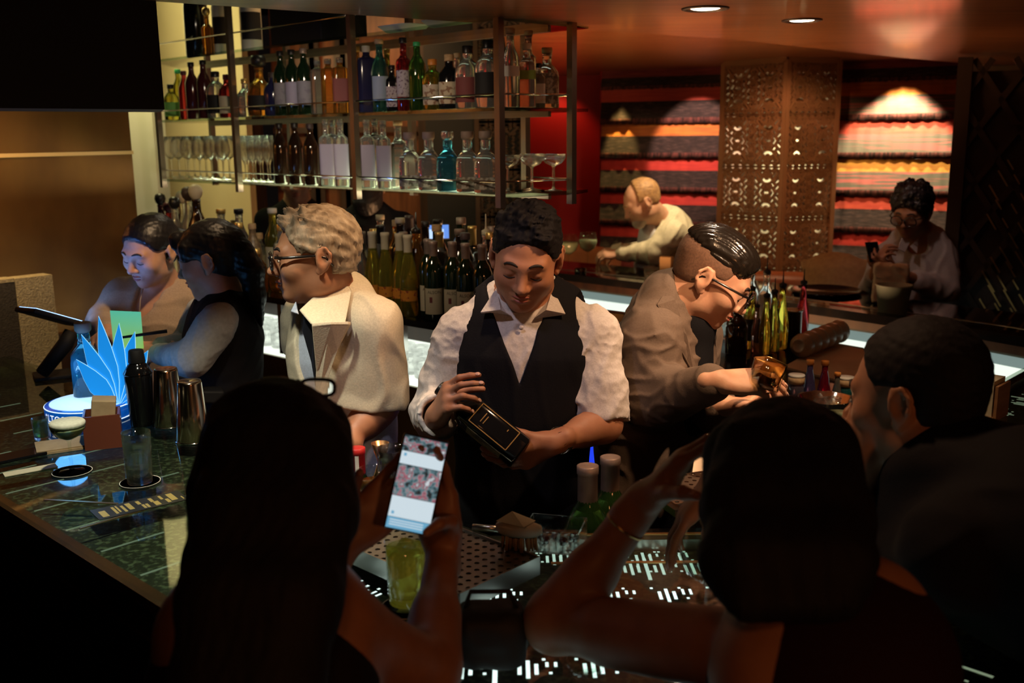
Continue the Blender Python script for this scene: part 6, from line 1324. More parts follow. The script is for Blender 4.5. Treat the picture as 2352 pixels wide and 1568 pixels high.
def p_phone():
    at2 = lambda px, py, Y: at(px, py, Y + 0.16)
    root = person('man with curly black hair and glasses in pale shirt, looking at his phone', at2(2105, 700, 4.95))
    F = Fig(at2(2094, 488, 4.85), (-0.62, -0.70, -0.36), (-0.16, -0.26, 0.95), 1.04, 1.0); fw = nz(A(-0.6, -0.8, 0))
    c7 = at2(2118, 548, 4.95); shR, shL = at2(2036, 588, 4.98), at2(2164, 592, 4.90); elR, wrR = at2(2004, 668, 4.90), at2(2012, 622, 4.68); elL, wrL = at2(2170, 672, 4.82), at2(2052, 622, 4.66)
    st = [(at2(2108, 575, 4.97), 0.14, 0.09), (at2(2106, 625, 4.97), 0.155, 0.12), (at2(2106, 690, 4.97), 0.15, 0.115), (at2(2106, 750, 4.97), 0.16, 0.12)]
    B = Sdf(); F.head_sdf(B); F.neck(B, c7, 0.055, 0.06); spine(B, st, fw); B.cap(shR, shL, 0.046, 0.046, 0.05); limb(B, shR, elR, wrR, (0.046, 0.04, 0.028)); limb(B, shL, elL, wrL, (0.046, 0.04, 0.028)); hand(B, wrR, (0.1, -0.35, 0.9), (0.8, -0.1, 0.1), 1, [(0.5, 0.8, 0.5)] * 4, 0.04); hand(B, wrL, (-0.85, -0.2, 0.35), (0.1, 0.6, 0.5), -1, [(0.4, 0.8, 0.5)] * 4, 0.04)
    link('body', B.mesh('body', 0.005), SK['tan'], root); F.face(B, root, look='down')
    def curls(B_):
        rg_ = random.Random(8)
        for i in range(70):
            a = rg_.uniform(0, 2 * PI); b = rg_.uniform(0.12, 1.0); rr = math.sqrt(1 - (1 - b) ** 2); p = F.hp(0.082 * rr * math.cos(a), -0.012 + 0.10 * rr * math.sin(a), 0.062 + 0.088 * (1 - rr * rr) ** 0.5); B_.ell(p, A(1, 1, 1) * rg_.uniform(0.015, 0.024), None, 0.008)
    hair_cap(F, root, m_hairblack, 0.016, ((0, 0.086, 0.060), (0, 0.8, -0.6)), -0.03, 0.003, 0.014, 0.005, extra=curls, sides=(-0.004, 0.014))
    J = Sdf(); spine(J, [(c, w_ + 0.014, d + 0.016) for c, w_, d in st], fw); J.cap(shR, shL, 0.060, 0.060, 0.05); limb(J, shR, elR, wrR + (elR - wrR) * 0.25, (0.066, 0.058, 0.044)); limb(J, shL, elL, wrL + (elL - wrL) * 0.45, (0.070, 0.064, 0.05)); J.cap(c7, st[0][0], 0.066, 0.10, 0.04); J.cap(F.hp(0, -0.01, -0.06), c7 + fw * 0.09 - A(0, 0, 0.03), 0.056, 0.05, 0.01, 's'); J.disp.append(folds(0.007, 0.14, 17)); link('shirt', J.mesh('shirt', 0.006), m_greysh, root)
    sheet([at2(2072, 540, 4.83), at2(2062, 572, 4.80), at2(2078, 580, 4.80), at2(2090, 556, 4.82)], m_greysh, root, 'collar', 0.003); sheet([at2(2110, 545, 4.83), at2(2106, 582, 4.79), at2(2090, 566, 4.80)], m_greysh, root, 'collar', 0.003)
    spectacles(F, root, m_frame, th=0.003, w=0.027, h=0.024, y=0.110, z=-0.004, square=2.2)
    legs(root, at2(2106, 790, 4.98), fw, m_blackcl); keep(root)
    ph = empty('phone', at2(2006, 578, 4.66), 0, 'dark phone held up by the curly haired man', 'phone'); R_ = Matrix.Rotation(0.4, 3, 'Z') @ Matrix.Rotation(-0.4, 3, 'X')
    MB().box((0, 0, 0), (0.038, 0.004, 0.05), R_).build('phone_body', m_blackgloss, ph, bevel=0.003)
p_phone()
def p_back(px, face, text, Y, shade, fpx=0):
    root = person(text, at(px, 600, Y)); c = at(px, 470, Y)
    F = Fig(at(px, 425, Y) if not face else at(px, 420, Y), (0.12, -0.98, -0.1) if face else (0.1, 0.98, -0.2), (0.0, 0, 1), 0.98, 0.9); c7 = F.hp(0, -0.03, -0.15); x = F.x; shs = [c7 + x * q * 0.17 - A(0, 0, 0.055) for q in (-1, 1)]
    st = [(c7 - A(0, 0, 0.05), 0.12, 0.08), (c7 - A(0, 0, 0.2), 0.15, 0.11), (c7 - A(0, 0, 0.4), 0.14, 0.1), (c7 - A(0, 0, 0.58), 0.16, 0.11)]
    B = Sdf(); F.head_sdf(B); F.neck(B, c7, 0.05, 0.056); spine(B, st, F.f); B.cap(shs[0], shs[1], 0.045, 0.045, 0.05)
    for q, sh in zip((-1, 1), shs): limb(B, sh, sh + x * q * 0.03 - A(0, 0, 0.28), sh + x * q * 0.02 - A(0, 0, 0.52) + F.f * 0.08, (0.045, 0.038, 0.027)); hand(B, sh + x * q * 0.02 - A(0, 0, 0.52) + F.f * 0.08, A(0, 0, -1) + F.f * 0.2, -x * q, 1 if q > 0 else -1, [(0.3, 0.4, 0.3)] * 4, 0.05)
    link('body', B.mesh('body', 0.006), SK['fair'], root)
    if face: F.face(B, root, look='open')
    def tail(B_):
        if not face: strandhair(B_, [F.hp(0, -0.06, 0.02), F.hp(0, -0.07, -0.08), F.hp(0, -0.06, -0.16)], [0.075, 0.075, 0.06])
    hair_cap(F, root, m_hairblack, 0.012, ((0, 0.07, 0.066), (0, 0.85, -0.5)), -0.04 if face else None, 0.002, 0.015, 0.006, extra=tail, sides=(0.0, 0.014))
    J = Sdf(); spine(J, [(c_, w_ + 0.016, d + 0.016) for c_, w_, d in st], F.f); J.cap(shs[0], shs[1], 0.062, 0.062, 0.05); J.cap(c7 + A(0, 0, 0.01), c7 - A(0, 0, 0.05), 0.07, 0.12, 0.03); J.cap(F.hp(0, 0.0, -0.08), c7 + F.f * 0.07 - A(0, 0, 0.05), 0.055, 0.045, 0.01, 's')
    for q, sh in zip((-1, 1), shs): limb(J, sh, sh + x * q * 0.03 - A(0, 0, 0.28), sh + x * q * 0.02 - A(0, 0, 0.49) + F.f * 0.07, (0.064, 0.056, 0.042))
    link('jacket', J.mesh('jacket', 0.008), m_blackcl, root); legs(root, c7 - A(0, 0, 0.62), F.f, m_blackcl); keep(root)
p_back(680, True, 'person in black jacket behind the shelving, only chin and neck showing below it', 5.45, 0)
p_back(850, False, 'dark haired person in black seen from behind, beyond the back counter', 5.2, 0)

# ---- guests in the foreground, seen from behind --------------------------------------------------
def p_fgleft():
    root = person('long haired woman in the foreground photographing with her phone, seen from behind', at(600, 1300, 1.12))
    F = Fig(at(650, 1085, 1.24), (0.25, 0.93, -0.25), (0.02, 0.22, 0.97), 0.93, 0.92); fw = nz(A(0.2, 0.98, 0))
    c7 = at(630, 1300, 1.19); shR, shL = at(765, 1450, 1.13), at(470, 1450, 1.10); elR, wrR = at(985, 1545, 1.22), at(1018, 1262, 1.425); elL, wrL = at(640, 1500, 1.35), at(800, 1238, 1.42)
    st = [(at(615, 1420, 1.14), 0.115, 0.065), (at(605, 1560, 1.11), 0.125, 0.085), (at(605, 1560, 1.09) - A(0, 0, 0.20), 0.115, 0.09), (at(605, 1560, 1.05) - A(0, 0, 0.36), 0.155, 0.11)]
    B = Sdf(); F.head_sdf(B); F.neck(B, c7, 0.045, 0.05); spine(B, st, fw); B.cap(shR, shL, 0.046, 0.046, 0.05); limb(B, shR, elR, wrR, (0.047, 0.036, 0.024)); limb(B, shL, elL, wrL, (0.042, 0.035, 0.024)); nl = []
    hand(B, wrR, (-0.16, 0.16, 0.97), (-0.35, -0.93, 0.1), 1, [(0.25, 0.25, 0.2), (0.25, 0.3, 0.2), (0.3, 0.3, 0.2), (0.35, 0.3, 0.2)], 0.05, (0.55, 0.75, 0.75, 0.6), 0.95, nails=nl)
    hand(B, wrL, (0.70, 0.18, 0.66), (0.20, -0.92, 0.3), -1, [(0.15, 0.25, 0.2), (0.2, 0.3, 0.2), (0.25, 0.35, 0.25), (0.3, 0.4, 0.3)], 0.06, (0.6, 0.35, 0.3, 0.3), 0.95, nails=nl)
    link('body', B.mesh('body', 0.0038), SK['deep'], root); F.face(B, root, look='down'); add_nails(nl, root)
    def long(B_):
        for q in (-1, -0.5, 0, 0.5, 1):
            strandhair(B_, [F.hp(q * 0.045, -0.045, 0.062), F.hp(q * 0.050, -0.075, -0.02), F.hp(q * 0.054, -0.085, -0.12), F.hp(q * 0.060, -0.09, -0.24), F.hp(q * 0.066, -0.10, -0.36), F.hp(q * 0.066, -0.105, -0.46)], [0.040, 0.037, 0.034, 0.033, 0.033, 0.02], 0.03)
        for xa, xb, xc, xd in ((540, 528, 500, 478), (590, 572, 548, 530), (640, 620, 600, 585), (700, 690, 655, 620), (745, 735, 690, 650)): strandhair(B_, [at(xa, 1020, 1.165), at(xb, 1180, 1.10), at(xc, 1380, 1.02), at(xd, 1568, 0.975), at(xd, 1568, 0.97) - A(0, 0, 0.10)], [0.034, 0.038, 0.040, 0.038, 0.02], 0.03)
        for q in (-1, 1): strandhair(B_, [F.hp(q * 0.052, 0.03, 0.058), F.hp(q * 0.064, 0.012, -0.02), F.hp(q * 0.068, -0.02, -0.12), F.hp(q * 0.072, -0.06, -0.24)], [0.030, 0.028, 0.028, 0.026], 0.03)
    hair_cap(F, root, m_hairdull, 0.008, ((0, 0.075, 0.06), (0, 0.85, -0.5)), None, 0.0016, 0.02, 0.005, extra=long, stretch=(1.5, 1.2, 0.08))
    J = Sdf(); spine(J, [(c, w_ + 0.010, d + 0.012) for c, w_, d in st[1:]], fw); J.ecap(st[0][0] - A(0, 0, 0.05), st[1][0], 0.12, 0.14, 0.085, 0.11, fw, 0.03); link('dress', J.mesh('dress', 0.008), m_dress, root)
    g = spectacles(F, root, m_frame, th=0.0028, w=0.027, h=0.012, y=0.040, z=0.119, temple=False)
    g.name = 'sunglasses'
    legs(root, st[3][0] - A(0, 0, 0.05), fw, m_blackcl, 0.09); keep(root)
p_fgleft()
def p_fgmid():
    root = person('dark haired foreground woman with elbow on the counter and hand at her head', at(1850, 1500, 1.05))
    F = Fig(at(1788, 1135, 1.22), (-0.30, 0.92, -0.12), (-0.08, 0.10, 1.0), 0.97, 0.92); fw = nz(A(-0.25, 0.97, 0))
    c7 = at(1845, 1300, 1.14); shL, shR = at(1800, 1510, 1.10), at(2010, 1400, 1.06); elL, wrL = at(1272, 1432, 1.40), at(1478, 1150, 1.40); elR, wrR = at(2085, 1568, 1.02) - A(0, 0, 0.12), at(2085, 1568, 1.02) - A(0.04, -0.04, 0.36)
    st = [(at(1890, 1440, 1.11), 0.115, 0.07), (at(1910, 1568, 1.05), 0.135, 0.105), (at(1910, 1568, 1.04) - A(0, 0, 0.2), 0.12, 0.095), (at(1910, 1568, 1.02) - A(0, 0, 0.38), 0.16, 0.125)]
    B = Sdf(); F.head_sdf(B); F.neck(B, c7, 0.046, 0.052); spine(B, st, fw); B.cap(shR, shL, 0.046, 0.048, 0.05); B.cap(shL, st[0][0], 0.05, 0.07, 0.05); limb(B, shL, elL, wrL, (0.046, 0.041, 0.027)); limb(B, shR, elR, wrR, (0.044, 0.036, 0.024)); nl = []
    hand(B, wrL, (0.62, -0.12, 0.76), (0.55, -0.25, -0.65), -1, [(0.25, 0.35, 0.25), (0.2, 0.35, 0.25), (0.2, 0.35, 0.25), (0.25, 0.4, 0.3)], 0.10, (0.9, 0.2, 0.2, 0.2), 1.02, wr=0.026, nails=nl)
    hand(B, wrR, (-0.1, 0.1, -1), (-1, 0, 0), 1, [(0.3, 0.4, 0.3)] * 4, 0.06)
    link('body', B.mesh('body', 0.0038), SK['tan'], root); F.face(B, root, look='down'); add_nails(nl, root)
    def bob(B_):
        for q in (-1, -0.5, 0, 0.5, 1): strandhair(B_, [F.hp(q * 0.045, -0.035, 0.058), F.hp(q * 0.050, -0.055, -0.03), F.hp(q * 0.052, -0.06, -0.12), F.hp(q * 0.054, -0.06, -0.19), F.hp(q * 0.048, -0.06, -0.235)], [0.042, 0.038, 0.036, 0.030, 0.016], 0.03)
        for xa, xb, xc, xd in ((1705, 1695, 1692, 1700), (1755, 1750, 1750, 1760), (1800, 1805, 1812, 1825), (1845, 1858, 1875, 1885), (1872, 1898, 1925, 1940)): strandhair(B_, [at(xa, 1030, 1.15), at(xb, 1150, 1.09), at(xc, 1290, 1.02), at(xd, 1385, 0.985)], [0.032, 0.036, 0.036, 0.016], 0.03)
        for q in (-1, 1): strandhair(B_, [F.hp(q * 0.052, 0.035, 0.058), F.hp(q * 0.066, 0.02, -0.02), F.hp(q * 0.070, -0.01, -0.11), F.hp(q * 0.066, -0.03, -0.18)], [0.030, 0.030, 0.028, 0.016], 0.03)
    hair_cap(F, root, m_hairdull, 0.009, ((0, 0.08, 0.06), (0, 0.85, -0.5)), None, 0.0016, 0.02, 0.005, extra=bob, stretch=(1.5, 1.2, 0.08))
    J = Sdf(); spine(J, [(c, w_ + 0.010, d + 0.012) for c, w_, d in st[1:]], fw); J.ecap(st[0][0] - A(0, 0, 0.07), st[1][0], 0.12, 0.14, 0.085, 0.115, fw, 0.03); link('dress', J.mesh('dress', 0.008), cloth('wine_dress', (0.020, 0.006, 0.006)), root)
    f_ = nz(wrL - elL); MB().lathe([(0.0305, -0.0016), (0.032, -0.0016), (0.032, 0.0016), (0.0305, 0.0016)], 24, M=Vector(f_).to_track_quat('Z', 'Y').to_matrix(), c=tuple(elL + (wrL - elL) * 0.80)).build('bracelet', m_brass, root)
    legs(root, st[3][0] - A(0, 0, 0.05), fw, m_blackcl, 0.09); keep(root)
p_fgmid()
def p_fgright():
    root = person('short haired man in dark shirt in right foreground, chin on hand', at(2230, 1400, 1.5))
    F = Fig(at(2100, 912, 1.61), (-0.66, 0.70, -0.22), (-0.10, 0.12, 0.98), 1.03, 1.05); fw = nz(A(-0.75, 0.6, 0))
    c7 = at(2180, 1085, 1.54); shL, shR = at(2190, 1270, 1.36), at(2290, 1200, 1.74); elL = at(2050, 1420, 1.58); elL[2] = 1.10; wrL = at(1958, 1110, 1.63); elR = at(1960, 1290, 1.98); elR[2] = 1.12; wrR = at(1650, 1095, 1.72)
    st = [(at(2225, 1190, 1.52), 0.15, 0.10), (A(0.82, 1.34, 1.24), 0.165, 0.11), (A(1.0, 1.17, 1.06), 0.16, 0.10), (A(0.98, 1.12, 0.86), 0.17, 0.14)]
    B = Sdf(); F.head_sdf(B); F.neck(B, c7, 0.058, 0.064); spine(B, st, fw); B.cap(shR, shL, 0.05, 0.05, 0.06); limb(B, shL, elL, wrL, (0.05, 0.042, 0.029)); limb(B, shR, elR, wrR, (0.05, 0.042, 0.028)); nl = []
    hand(B, wrL, (0.02, 0.10, 0.98), (0.80, 0.35, 0.0), -1, [(0.12, 0.25, 0.2), (0.15, 0.3, 0.2), (0.25, 0.4, 0.3), (0.35, 0.5, 0.3)], 0.05, (0.7, 0.3, 0.2, 0.2), 1.05, nails=nl)
    hand(B, wrR, (-0.62, -0.15, -0.72), (0.3, -0.2, -0.9), 1, [(0.1, 0.3, 0.2), (0.15, 0.35, 0.25), (0.2, 0.4, 0.3), (0.3, 0.45, 0.3)], 0.12, (0.5, 0.3, 0.2, 0.2), 1.05, nails=nl)
    link('body', B.mesh('body', 0.004), SK['tan'], root); F.face(B, root, look='open'); add_nails(nl, root)
    hair_cap(F, root, m_hairdull, 0.008, ((0, 0.052, 0.068), (0, 0.86, -0.45)), -0.045, 0.0014, 0.012, 0.0045, sides=(-0.034, 0.030))
    J = Sdf(); spine(J, [(c, w_ + 0.016, d + 0.018) for c, w_, d in st], fw); J.cap(shR, shL, 0.066, 0.066, 0.06); J.cap(c7 - A(0, 0, 0.0), st[0][0], 0.08, 0.13, 0.05)
    for sh, el in ((shL, elL), (shR, elR)): J.cap(sh, sh + (el - sh) * 0.72, 0.068, 0.062, 0.04)
    J.cap(F.hp(0, 0, -0.07), c7 + A(0, 0, 0.0), 0.06, 0.066, 0.008, 's'); J.disp.append(folds(0.005, 0.15, 23)); link('shirt', J.mesh('shirt', 0.006), m_tee, root)
    legs(root, st[3][0] - A(0, 0, 0.05), fw, m_blackcl); keep(root)
p_fgright()

# ---------------------------------------------------------------- promotional lit display on the left counter
def rootat(name, px, py, z, text, cat, rz=0.0, group=None):
    q = onz(px, py, z); return empty(name, (q[0], q[1], z), rz, text, cat, group)
ZC = ZB + 0.001
dq = onz(208, 955, ZC); disp = empty('lit_display_stand', (dq[0], dq[1], ZC), 0, 'round blue rimmed glowing display stand with agave leaves on left counter', 'display stand')
m_bluerim = mat('blue_rim', (0.01, 0.10, 0.42), 0.3, emit=(0.0, 0.14, 0.75), es=0.30, coat=0.5)
MB().lathe([(0.118, 0), (0.122, 0.003), (0.122, 0.042), (0.119, 0.045), (0, 0.045)], 48).build('base_drum', m_bluerim, disp)
m_wring = emis('white_ring', (0.72, 0.9, 1.0), 1.0)
for z in (0.0405, 0.004): MB().lathe([(0.1222, z), (0.1232, z + 0.0012), (0.1222, z + 0.0028)], 48).build('light_ring', m_wring, disp)
MB().lathe([(0.108, 0.0452), (0.108, 0.048), (0, 0.048)], 48).build('lit_top', mat('frosted_top', (0.75, 0.8, 0.82), 0.6, emit=(0.50, 0.76, 1.0), es=0.85, col2=(0.5, 0.6, 0.7), nscale=160, bump=0.4, bscale=200), disp)
cam_a = math.atan2(-dq[1], -dq[0])
curved_text('ALTOS', 0.030, 0.1228, 0.011, 'lettering', emis('letter_white', (0.9, 0.97, 1.0), 0.9), disp, a0=cam_a - 0.95)
m_leaf = mat('blue_acrylic', (0.02, 0.30, 0.75), 0.25, emit=(0.01, 0.30, 0.95), es=0.55, coat=0.3); m_leafedge = emis('leaf_edge', (0.35, 0.75, 1.0), 0.9)
Lx = CR; 
lw = A(Lx[0], Lx[1], 0); lf = onz(268, 925, ZC + 0.05) - A(*disp.location)
for i, (ang, L, wd) in enumerate([(-0.62, 0.15, 0.030), (-0.36, 0.20, 0.028), (-0.10, 0.235, 0.026), (0.12, 0.215, 0.026), (0.32, 0.20, 0.027), (0.58, 0.165, 0.032), (0.95, 0.11, 0.036)]):
    off = A(0.02 * (i - 3), 0.012 * abs(i - 3), 0); d = nz(lw) * math.sin(ang) + A(0, 0, 1) * math.cos(ang); p = nz(lw) * math.cos(ang) - A(0, 0, 1) * math.sin(ang); b = A(lf[0], lf[1], 0.05) + A(0, 0.006 * (i - 3), 0); n = np.cross(d, p)
    out = [(0.0, 0.35), (0.25, 0.85), (0.42, 1.0), (0.65, 0.72), (0.85, 0.33), (1.0, 0.0)]
    ring_ = [b + d * L * 1.1 * t + p * wd * w_ for t, w_ in out] + [b + d * L * 1.1 * t - p * wd * w_ for t, w_ in out[-2::-1]]
    k = len(ring_); v = [q - n * 0.0016 for q in ring_] + [q + n * 0.0016 for q in ring_]
    lo = MB().add(v, [tuple(range(k - 1, -1, -1)), tuple(range(k, 2 * k))]).build('agave_leaf', m_leaf, disp)
    MB().tube(ring_ + [ring_[0]], 0.0013, 5).build('leaf_edge', m_leafedge, lo)
bq_ = onz(205, 905, ZC + 0.049); ab = bottle('stopper', 'blue', bq_[0], bq_[1], ZC + 0.0485, cap='wood', capstyle='stopper', text='blue square tequila bottle with dark stopper standing on the lit display', sc=1.0, name='tequila_bottle')
curved_text('ALTOS', 0.013, 0.0192, 0.164, 'lettering', LB['white'], ab); flat_text('ALTOS', 0.020, 'lettering', LB['white'], ab, (0, -0.0448, 0.085), (PI / 2, 0, 0))

# ---------------------------------------------------------------- bar tools and drinks on the left counter
def tin(px, py, text, h, r0, r1, m, nm='shaker_tin', cat='cocktail tin', group=None, top=None):
    r_ = rootat(nm, px, py, ZC, text, cat, group=group); MB().lathe([(r0, 0), (r0 + 0.001, 0.002), (r0 * 0.5 + r1 * 0.5, h * 0.5), (r1 + 0.001, h - 0.006), (r1, h), (r1 - 0.004, h), (0, h - 0.003)], 30).build('tin_body', m, r_)
    MB().lathe([(r0 + 0.001, 0.0), (r0 + 0.003, 0.002), (r0 + 0.001, 0.004)], 30).build('rim', m_chrome, r_); return r_
m_tin = mat('bronzed_steel', (0.55, 0.42, 0.30), 0.16, metal=1.0)
tin(391, 975, 'upturned steel cocktail tin beside the black shaker', 0.165, 0.046, 0.031, m_tin, group='upturned cocktail tins'); tin(445, 1010, 'upturned steel cocktail tin nearest the long haired woman', 0.165, 0.046, 0.031, m_tin, group='upturned cocktail tins')
r_ = rootat('cocktail_shaker', 327, 975, ZC, 'black cocktail shaker beside the blue lit display', 'cocktail shaker')
MB().lathe([(0.034, 0), (0.036, 0.003), (0.044, 0.17), (0.044, 0.174)], 30).build('shaker_cup', m_blackgloss, r_); MB().lathe([(0.045, 0.172), (0.046, 0.176), (0.030, 0.203), (0.024, 0.209), (0.0235, 0.212)], 30).build('strainer_top', m_blackgloss, r_); MB().lathe([(0.026, 0.210), (0.027, 0.212), (0.0235, 0.248), (0.021, 0.252), (0, 0.253)], 30).build('cap', m_black, r_); r_.scale = (0.87, 0.87, 0.87)
mt = rootat('bar_mat', 395, 1030, ZC, 'black rubber bar mat under the steel tins', 'mat', OL.rz())
mt.location = Vector(OL.p3(-0.02, 0.50, ZC)); MB().box((0, 0, 0.001), (0.0, 0.0, 0.0)) 
bpy.data.objects.remove(mt)
r_ = rootat('card_terminal', 470, 922, ZC, 'black card terminal between the steel tins and the ponytailed woman', 'card terminal', 0.4); MB().box((0, 0, 0.022), (0.055, 0.036, 0.020), Matrix.Rotation(0.12, 3, 'Y')).build('terminal_body', m_black, r_, bevel=0.006); MB().box((-0.022, 0, 0.0465), (0.022, 0.028, 0.0008), Matrix.Rotation(0.12, 3, 'Y')).build('terminal_screen', m_blackgloss, r_)
# foam topped coupe, coaster
m_foam = mat('egg_foam', (0.72, 0.70, 0.58), 0.8, col2=(0.62, 0.6, 0.48), nscale=120); m_paledrink = mat('cloudy_lime_drink', (0.45, 0.44, 0.20), 0.3, trans=0.35)
def coaster(px, py, text, r=0.048):
    c = rootat('coaster', px, py, ZC, text, 'coaster'); MB().lathe([(r, 0), (r, 0.003), (0, 0.003)], 36).build('coaster_body', m_black, c); MB().lathe([(r - 0.003, 0.003), (r - 0.002, 0.0035), (r - 0.001, 0.003)], 36).build('printed_ring', LB['white'], c); return c
coaster(166, 1084, 'black coaster under the foam topped coupe'); q = onz(166, 1084, ZC + 0.003)
g = glass('coupe', q[0], q[1], ZC + 0.003, 'coupe with pale foam topped cocktail on left counter', fill=m_paledrink, fz=(0.097, 0.132), name='cocktail_coupe', sc=0.86)
MB().lathe([(0.0, 0.132), (0.044, 0.132), (0.0475, 0.137), (0.048, 0.146), (0.043, 0.151), (0, 0.153)], 26).build('foam', m_foam, g)
coaster(322, 1108, 'black coaster with white ring under the water glass'); q = onz(322, 1108, ZC + 0.003)
g = glass('highball', q[0], q[1], ZC + 0.003, 'tall glass of water on coaster left of the long haired woman', fill=thin_glass('water', (0.93, 0.95, 0.94), 0.01, 2.0), fz=(0.012, 0.105), name='water_glass', sc=0.92)
# napkin caddy with menus
nb = rootat('napkin_box', 240, 1020, ZC, 'reddish brown napkin box with kraft napkins on left counter', 'napkin box', 0.35); m_box = mat('red_brown_box', (0.14, 0.035, 0.018), 0.45, coat=0.3); m_kraft = mat('kraft_paper', (0.42, 0.30, 0.17), 0.8, col2=(0.35, 0.24, 0.13), nscale=30)
mb = MB()
for c, h in (((0, 0.043, 0.045), (0.045, 0.003, 0.045)), ((0, -0.043, 0.045), (0.045, 0.003, 0.045)), ((0.043, 0, 0.045), (0.003, 0.045, 0.045)), ((-0.043, 0, 0.045), (0.003, 0.045, 0.045)), ((0, 0, 0.003), (0.045, 0.045, 0.003))): mb.box(c, h)
mb.build('box_body', m_box, nb); MB().box((0.006, 0, 0.095), (0.030, 0.032, 0.032), Matrix.Rotation(0.12, 3, 'Y')).build('napkin_stack', m_kraft, nb, bevel=0.003)
r_ = rootat('folded_napkin', 140, 1030, ZC, 'brown folded napkin behind the foam topped coupe', 'napkin', 0.5); MB().box((0, 0, 0.012), (0.06, 0.035, 0.002), Matrix.Rotation(0.12, 3, 'X')).build('napkin_body', m_kraft, r_); MB().box((0.0, 0, 0.0035), (0.06, 0.04, 0.003)).build('napkin_fold', m_kraft, r_)
r_ = rootat('paper_receipt', 70, 1080, ZC, 'pale paper strip lying at left edge of the counter', 'paper', 0.62); MB().box((0, 0, 0.0012), (0.06, 0.018, 0.0008)).build('paper_body', LB['cream'], r_)
r_ = rootat('phone', 30, 1052, ZC, 'dark phone lying beside the pale paper strip', 'phone', 0.75); MB().box((0, 0, 0.004), (0.075, 0.035, 0.004)).build('phone_body', m_blackgloss, r_, bevel=0.003)
r_ = rootat('shot_glass', 96, 1008, ZC, 'small glass with green drink behind the foam topped coupe', 'glass'); MB().lathe([(0.017, 0), (0.018, 0.002), (0.022, 0.06), (0.0205, 0.06), (0.017, 0.008), (0, 0.007)], 22).build('glass_vessel', m_clear, r_); MB().lathe([(0, 0.0085), (0.0165, 0.0085), (0.019, 0.05), (0, 0.05)], 20).build('drink', gl('green_drink', (0.30, 0.55, 0.04)), r_)
# menu card
q = onz(322, 1160, ZC); mc_ = empty('menu_card', (q[0], q[1], ZC), 0, 'long black menu card with gold panels on left counter', 'menu'); e1 = onz(430, 1135, ZC) - q; e1 = nz(e1); mc_.rotation_euler = (0, 0, math.atan2(e1[1], e1[0]))
MB().box((0, 0, 0.0008), (0.098, 0.036, 0.0008)).build('card', mat('menu_black', (0.02, 0.02, 0.018), 0.4), mc_)
mg = MB()
for i, (x, y, w_, h_) in enumerate([(-0.08, -0.006, 0.007, 0.02), (-0.055, 0.0, 0.003, 0.024), (-0.047, 0.004, 0.002, 0.022), (-0.036, -0.002, 0.003, 0.022), (-0.022, 0.004, 0.0055, 0.022), (0.0, 0.014, 0.004, 0.012), (0.004, -0.016, 0.003, 0.013), (0.012, -0.016, 0.003, 0.013), (0.028, 0.012, 0.004, 0.014), (0.033, -0.014, 0.006, 0.014), (0.05, 0.014, 0.003, 0.013), (0.058, -0.014, 0.004, 0.013), (0.072, 0.004, 0.007, 0.024), (0.09, -0.016, 0.0015, 0.010)]):
    mg.add([(x - w_, y - h_, 0.0018), (x + w_, y - h_, 0.0018), (x + w_, y + h_, 0.0018), (x - w_, y + h_, 0.0018)], [(0, 1, 2, 3)])
mg.build('gold_panels', mat('gold_print', (0.55, 0.42, 0.14), 0.4, metal=0.4), mc_)

# ---------------------------------------------------------------- till tablet, lit card, upholstered panel at far left
q = onz(128, 858, ZB + 0.01); tb = empty('till_tablet', (q[0], q[1], ZC), 0, 'black till tablet on angled stand, seen from behind at left counter end', 'tablet')
def rel(px, py, Y): return Vector(at(px, py, Y) - A(*tb.location))
Yt = q[1] - 0.08
MB().tube([rel(96, 858, Yt), rel(150, 790, Yt + 0.03), rel(165, 762, Yt + 0.05)], [0.022, 0.026, 0.024], 10).build('stand_arm', m_black, tb)
MB().box((0.0, 0, 0.006), (0.07, 0.06, 0.006), Matrix.Rotation(0.5, 3, 'Z')).build('stand_base', m_black, tb, bevel=0.003)
tc_, tr_ = rel(118, 728, Yt + 0.04), None
X_ = (rel(172, 742, Yt + 0.10) - rel(62, 712, Yt - 0.02)).normalized(); Nn = Vector((0.45, 0.62, 0.62)); Nn = (Nn - X_ * Nn.dot(X_)).normalized(); Yx = Nn.cross(X_); Rm = Matrix((X_, Yx, Nn)).transposed()
MB().box(tuple(tc_), (0.095, 0.07, 0.009), Rm).build('tablet_body', m_black, tb, bevel=0.006)
MB().box(tuple(tc_ + Nn * 0.0098), (0.085, 0.06, 0.0006), Rm).build('screen', emis('till_screen', (0.25, 0.45, 1.0), 6.0), tb)
q = at(290, 760, 3.01); cdv = empty('lit_card', (q[0], q[1], ZC), 0, 'green lit card standing in front of the woman in beige blazer', 'card')
cz = [A(*at(*p)) - A(q[0], q[1], ZC) for p in ((253, 713, 3.04), (323, 716, 3.04), (330, 800, 3.02), (262, 800, 3.02))]
cn = nz(np.cross(cz[1] - cz[0], cz[3] - cz[0])) * 0.002
mcard = bpy.data.materials.new('card_glow'); mcard.use_nodes = True; nt = mcard.node_tree; pb = nt.nodes['Principled BSDF']; tc = nt.nodes.new('ShaderNodeTexCoord'); sx = nt.nodes.new('ShaderNodeSeparateXYZ'); cr = nt.nodes.new('ShaderNodeValToRGB')
cr.color_ramp.elements[0].color = (0.32, 0.62, 0.06, 1); cr.color_ramp.elements[1].color = (0.10, 0.62, 0.42, 1); nt.links.new(tc.outputs['Generated'], sx.inputs[0]); nt.links.new(sx.outputs['Z'], cr.inputs[0]); nt.links.new(cr.outputs[0], pb.inputs['Emission Color']); pb.inputs['Emission Strength'].default_value = 0.55; pb.inputs['Base Color'].default_value = (0.2, 0.4, 0.2, 1)
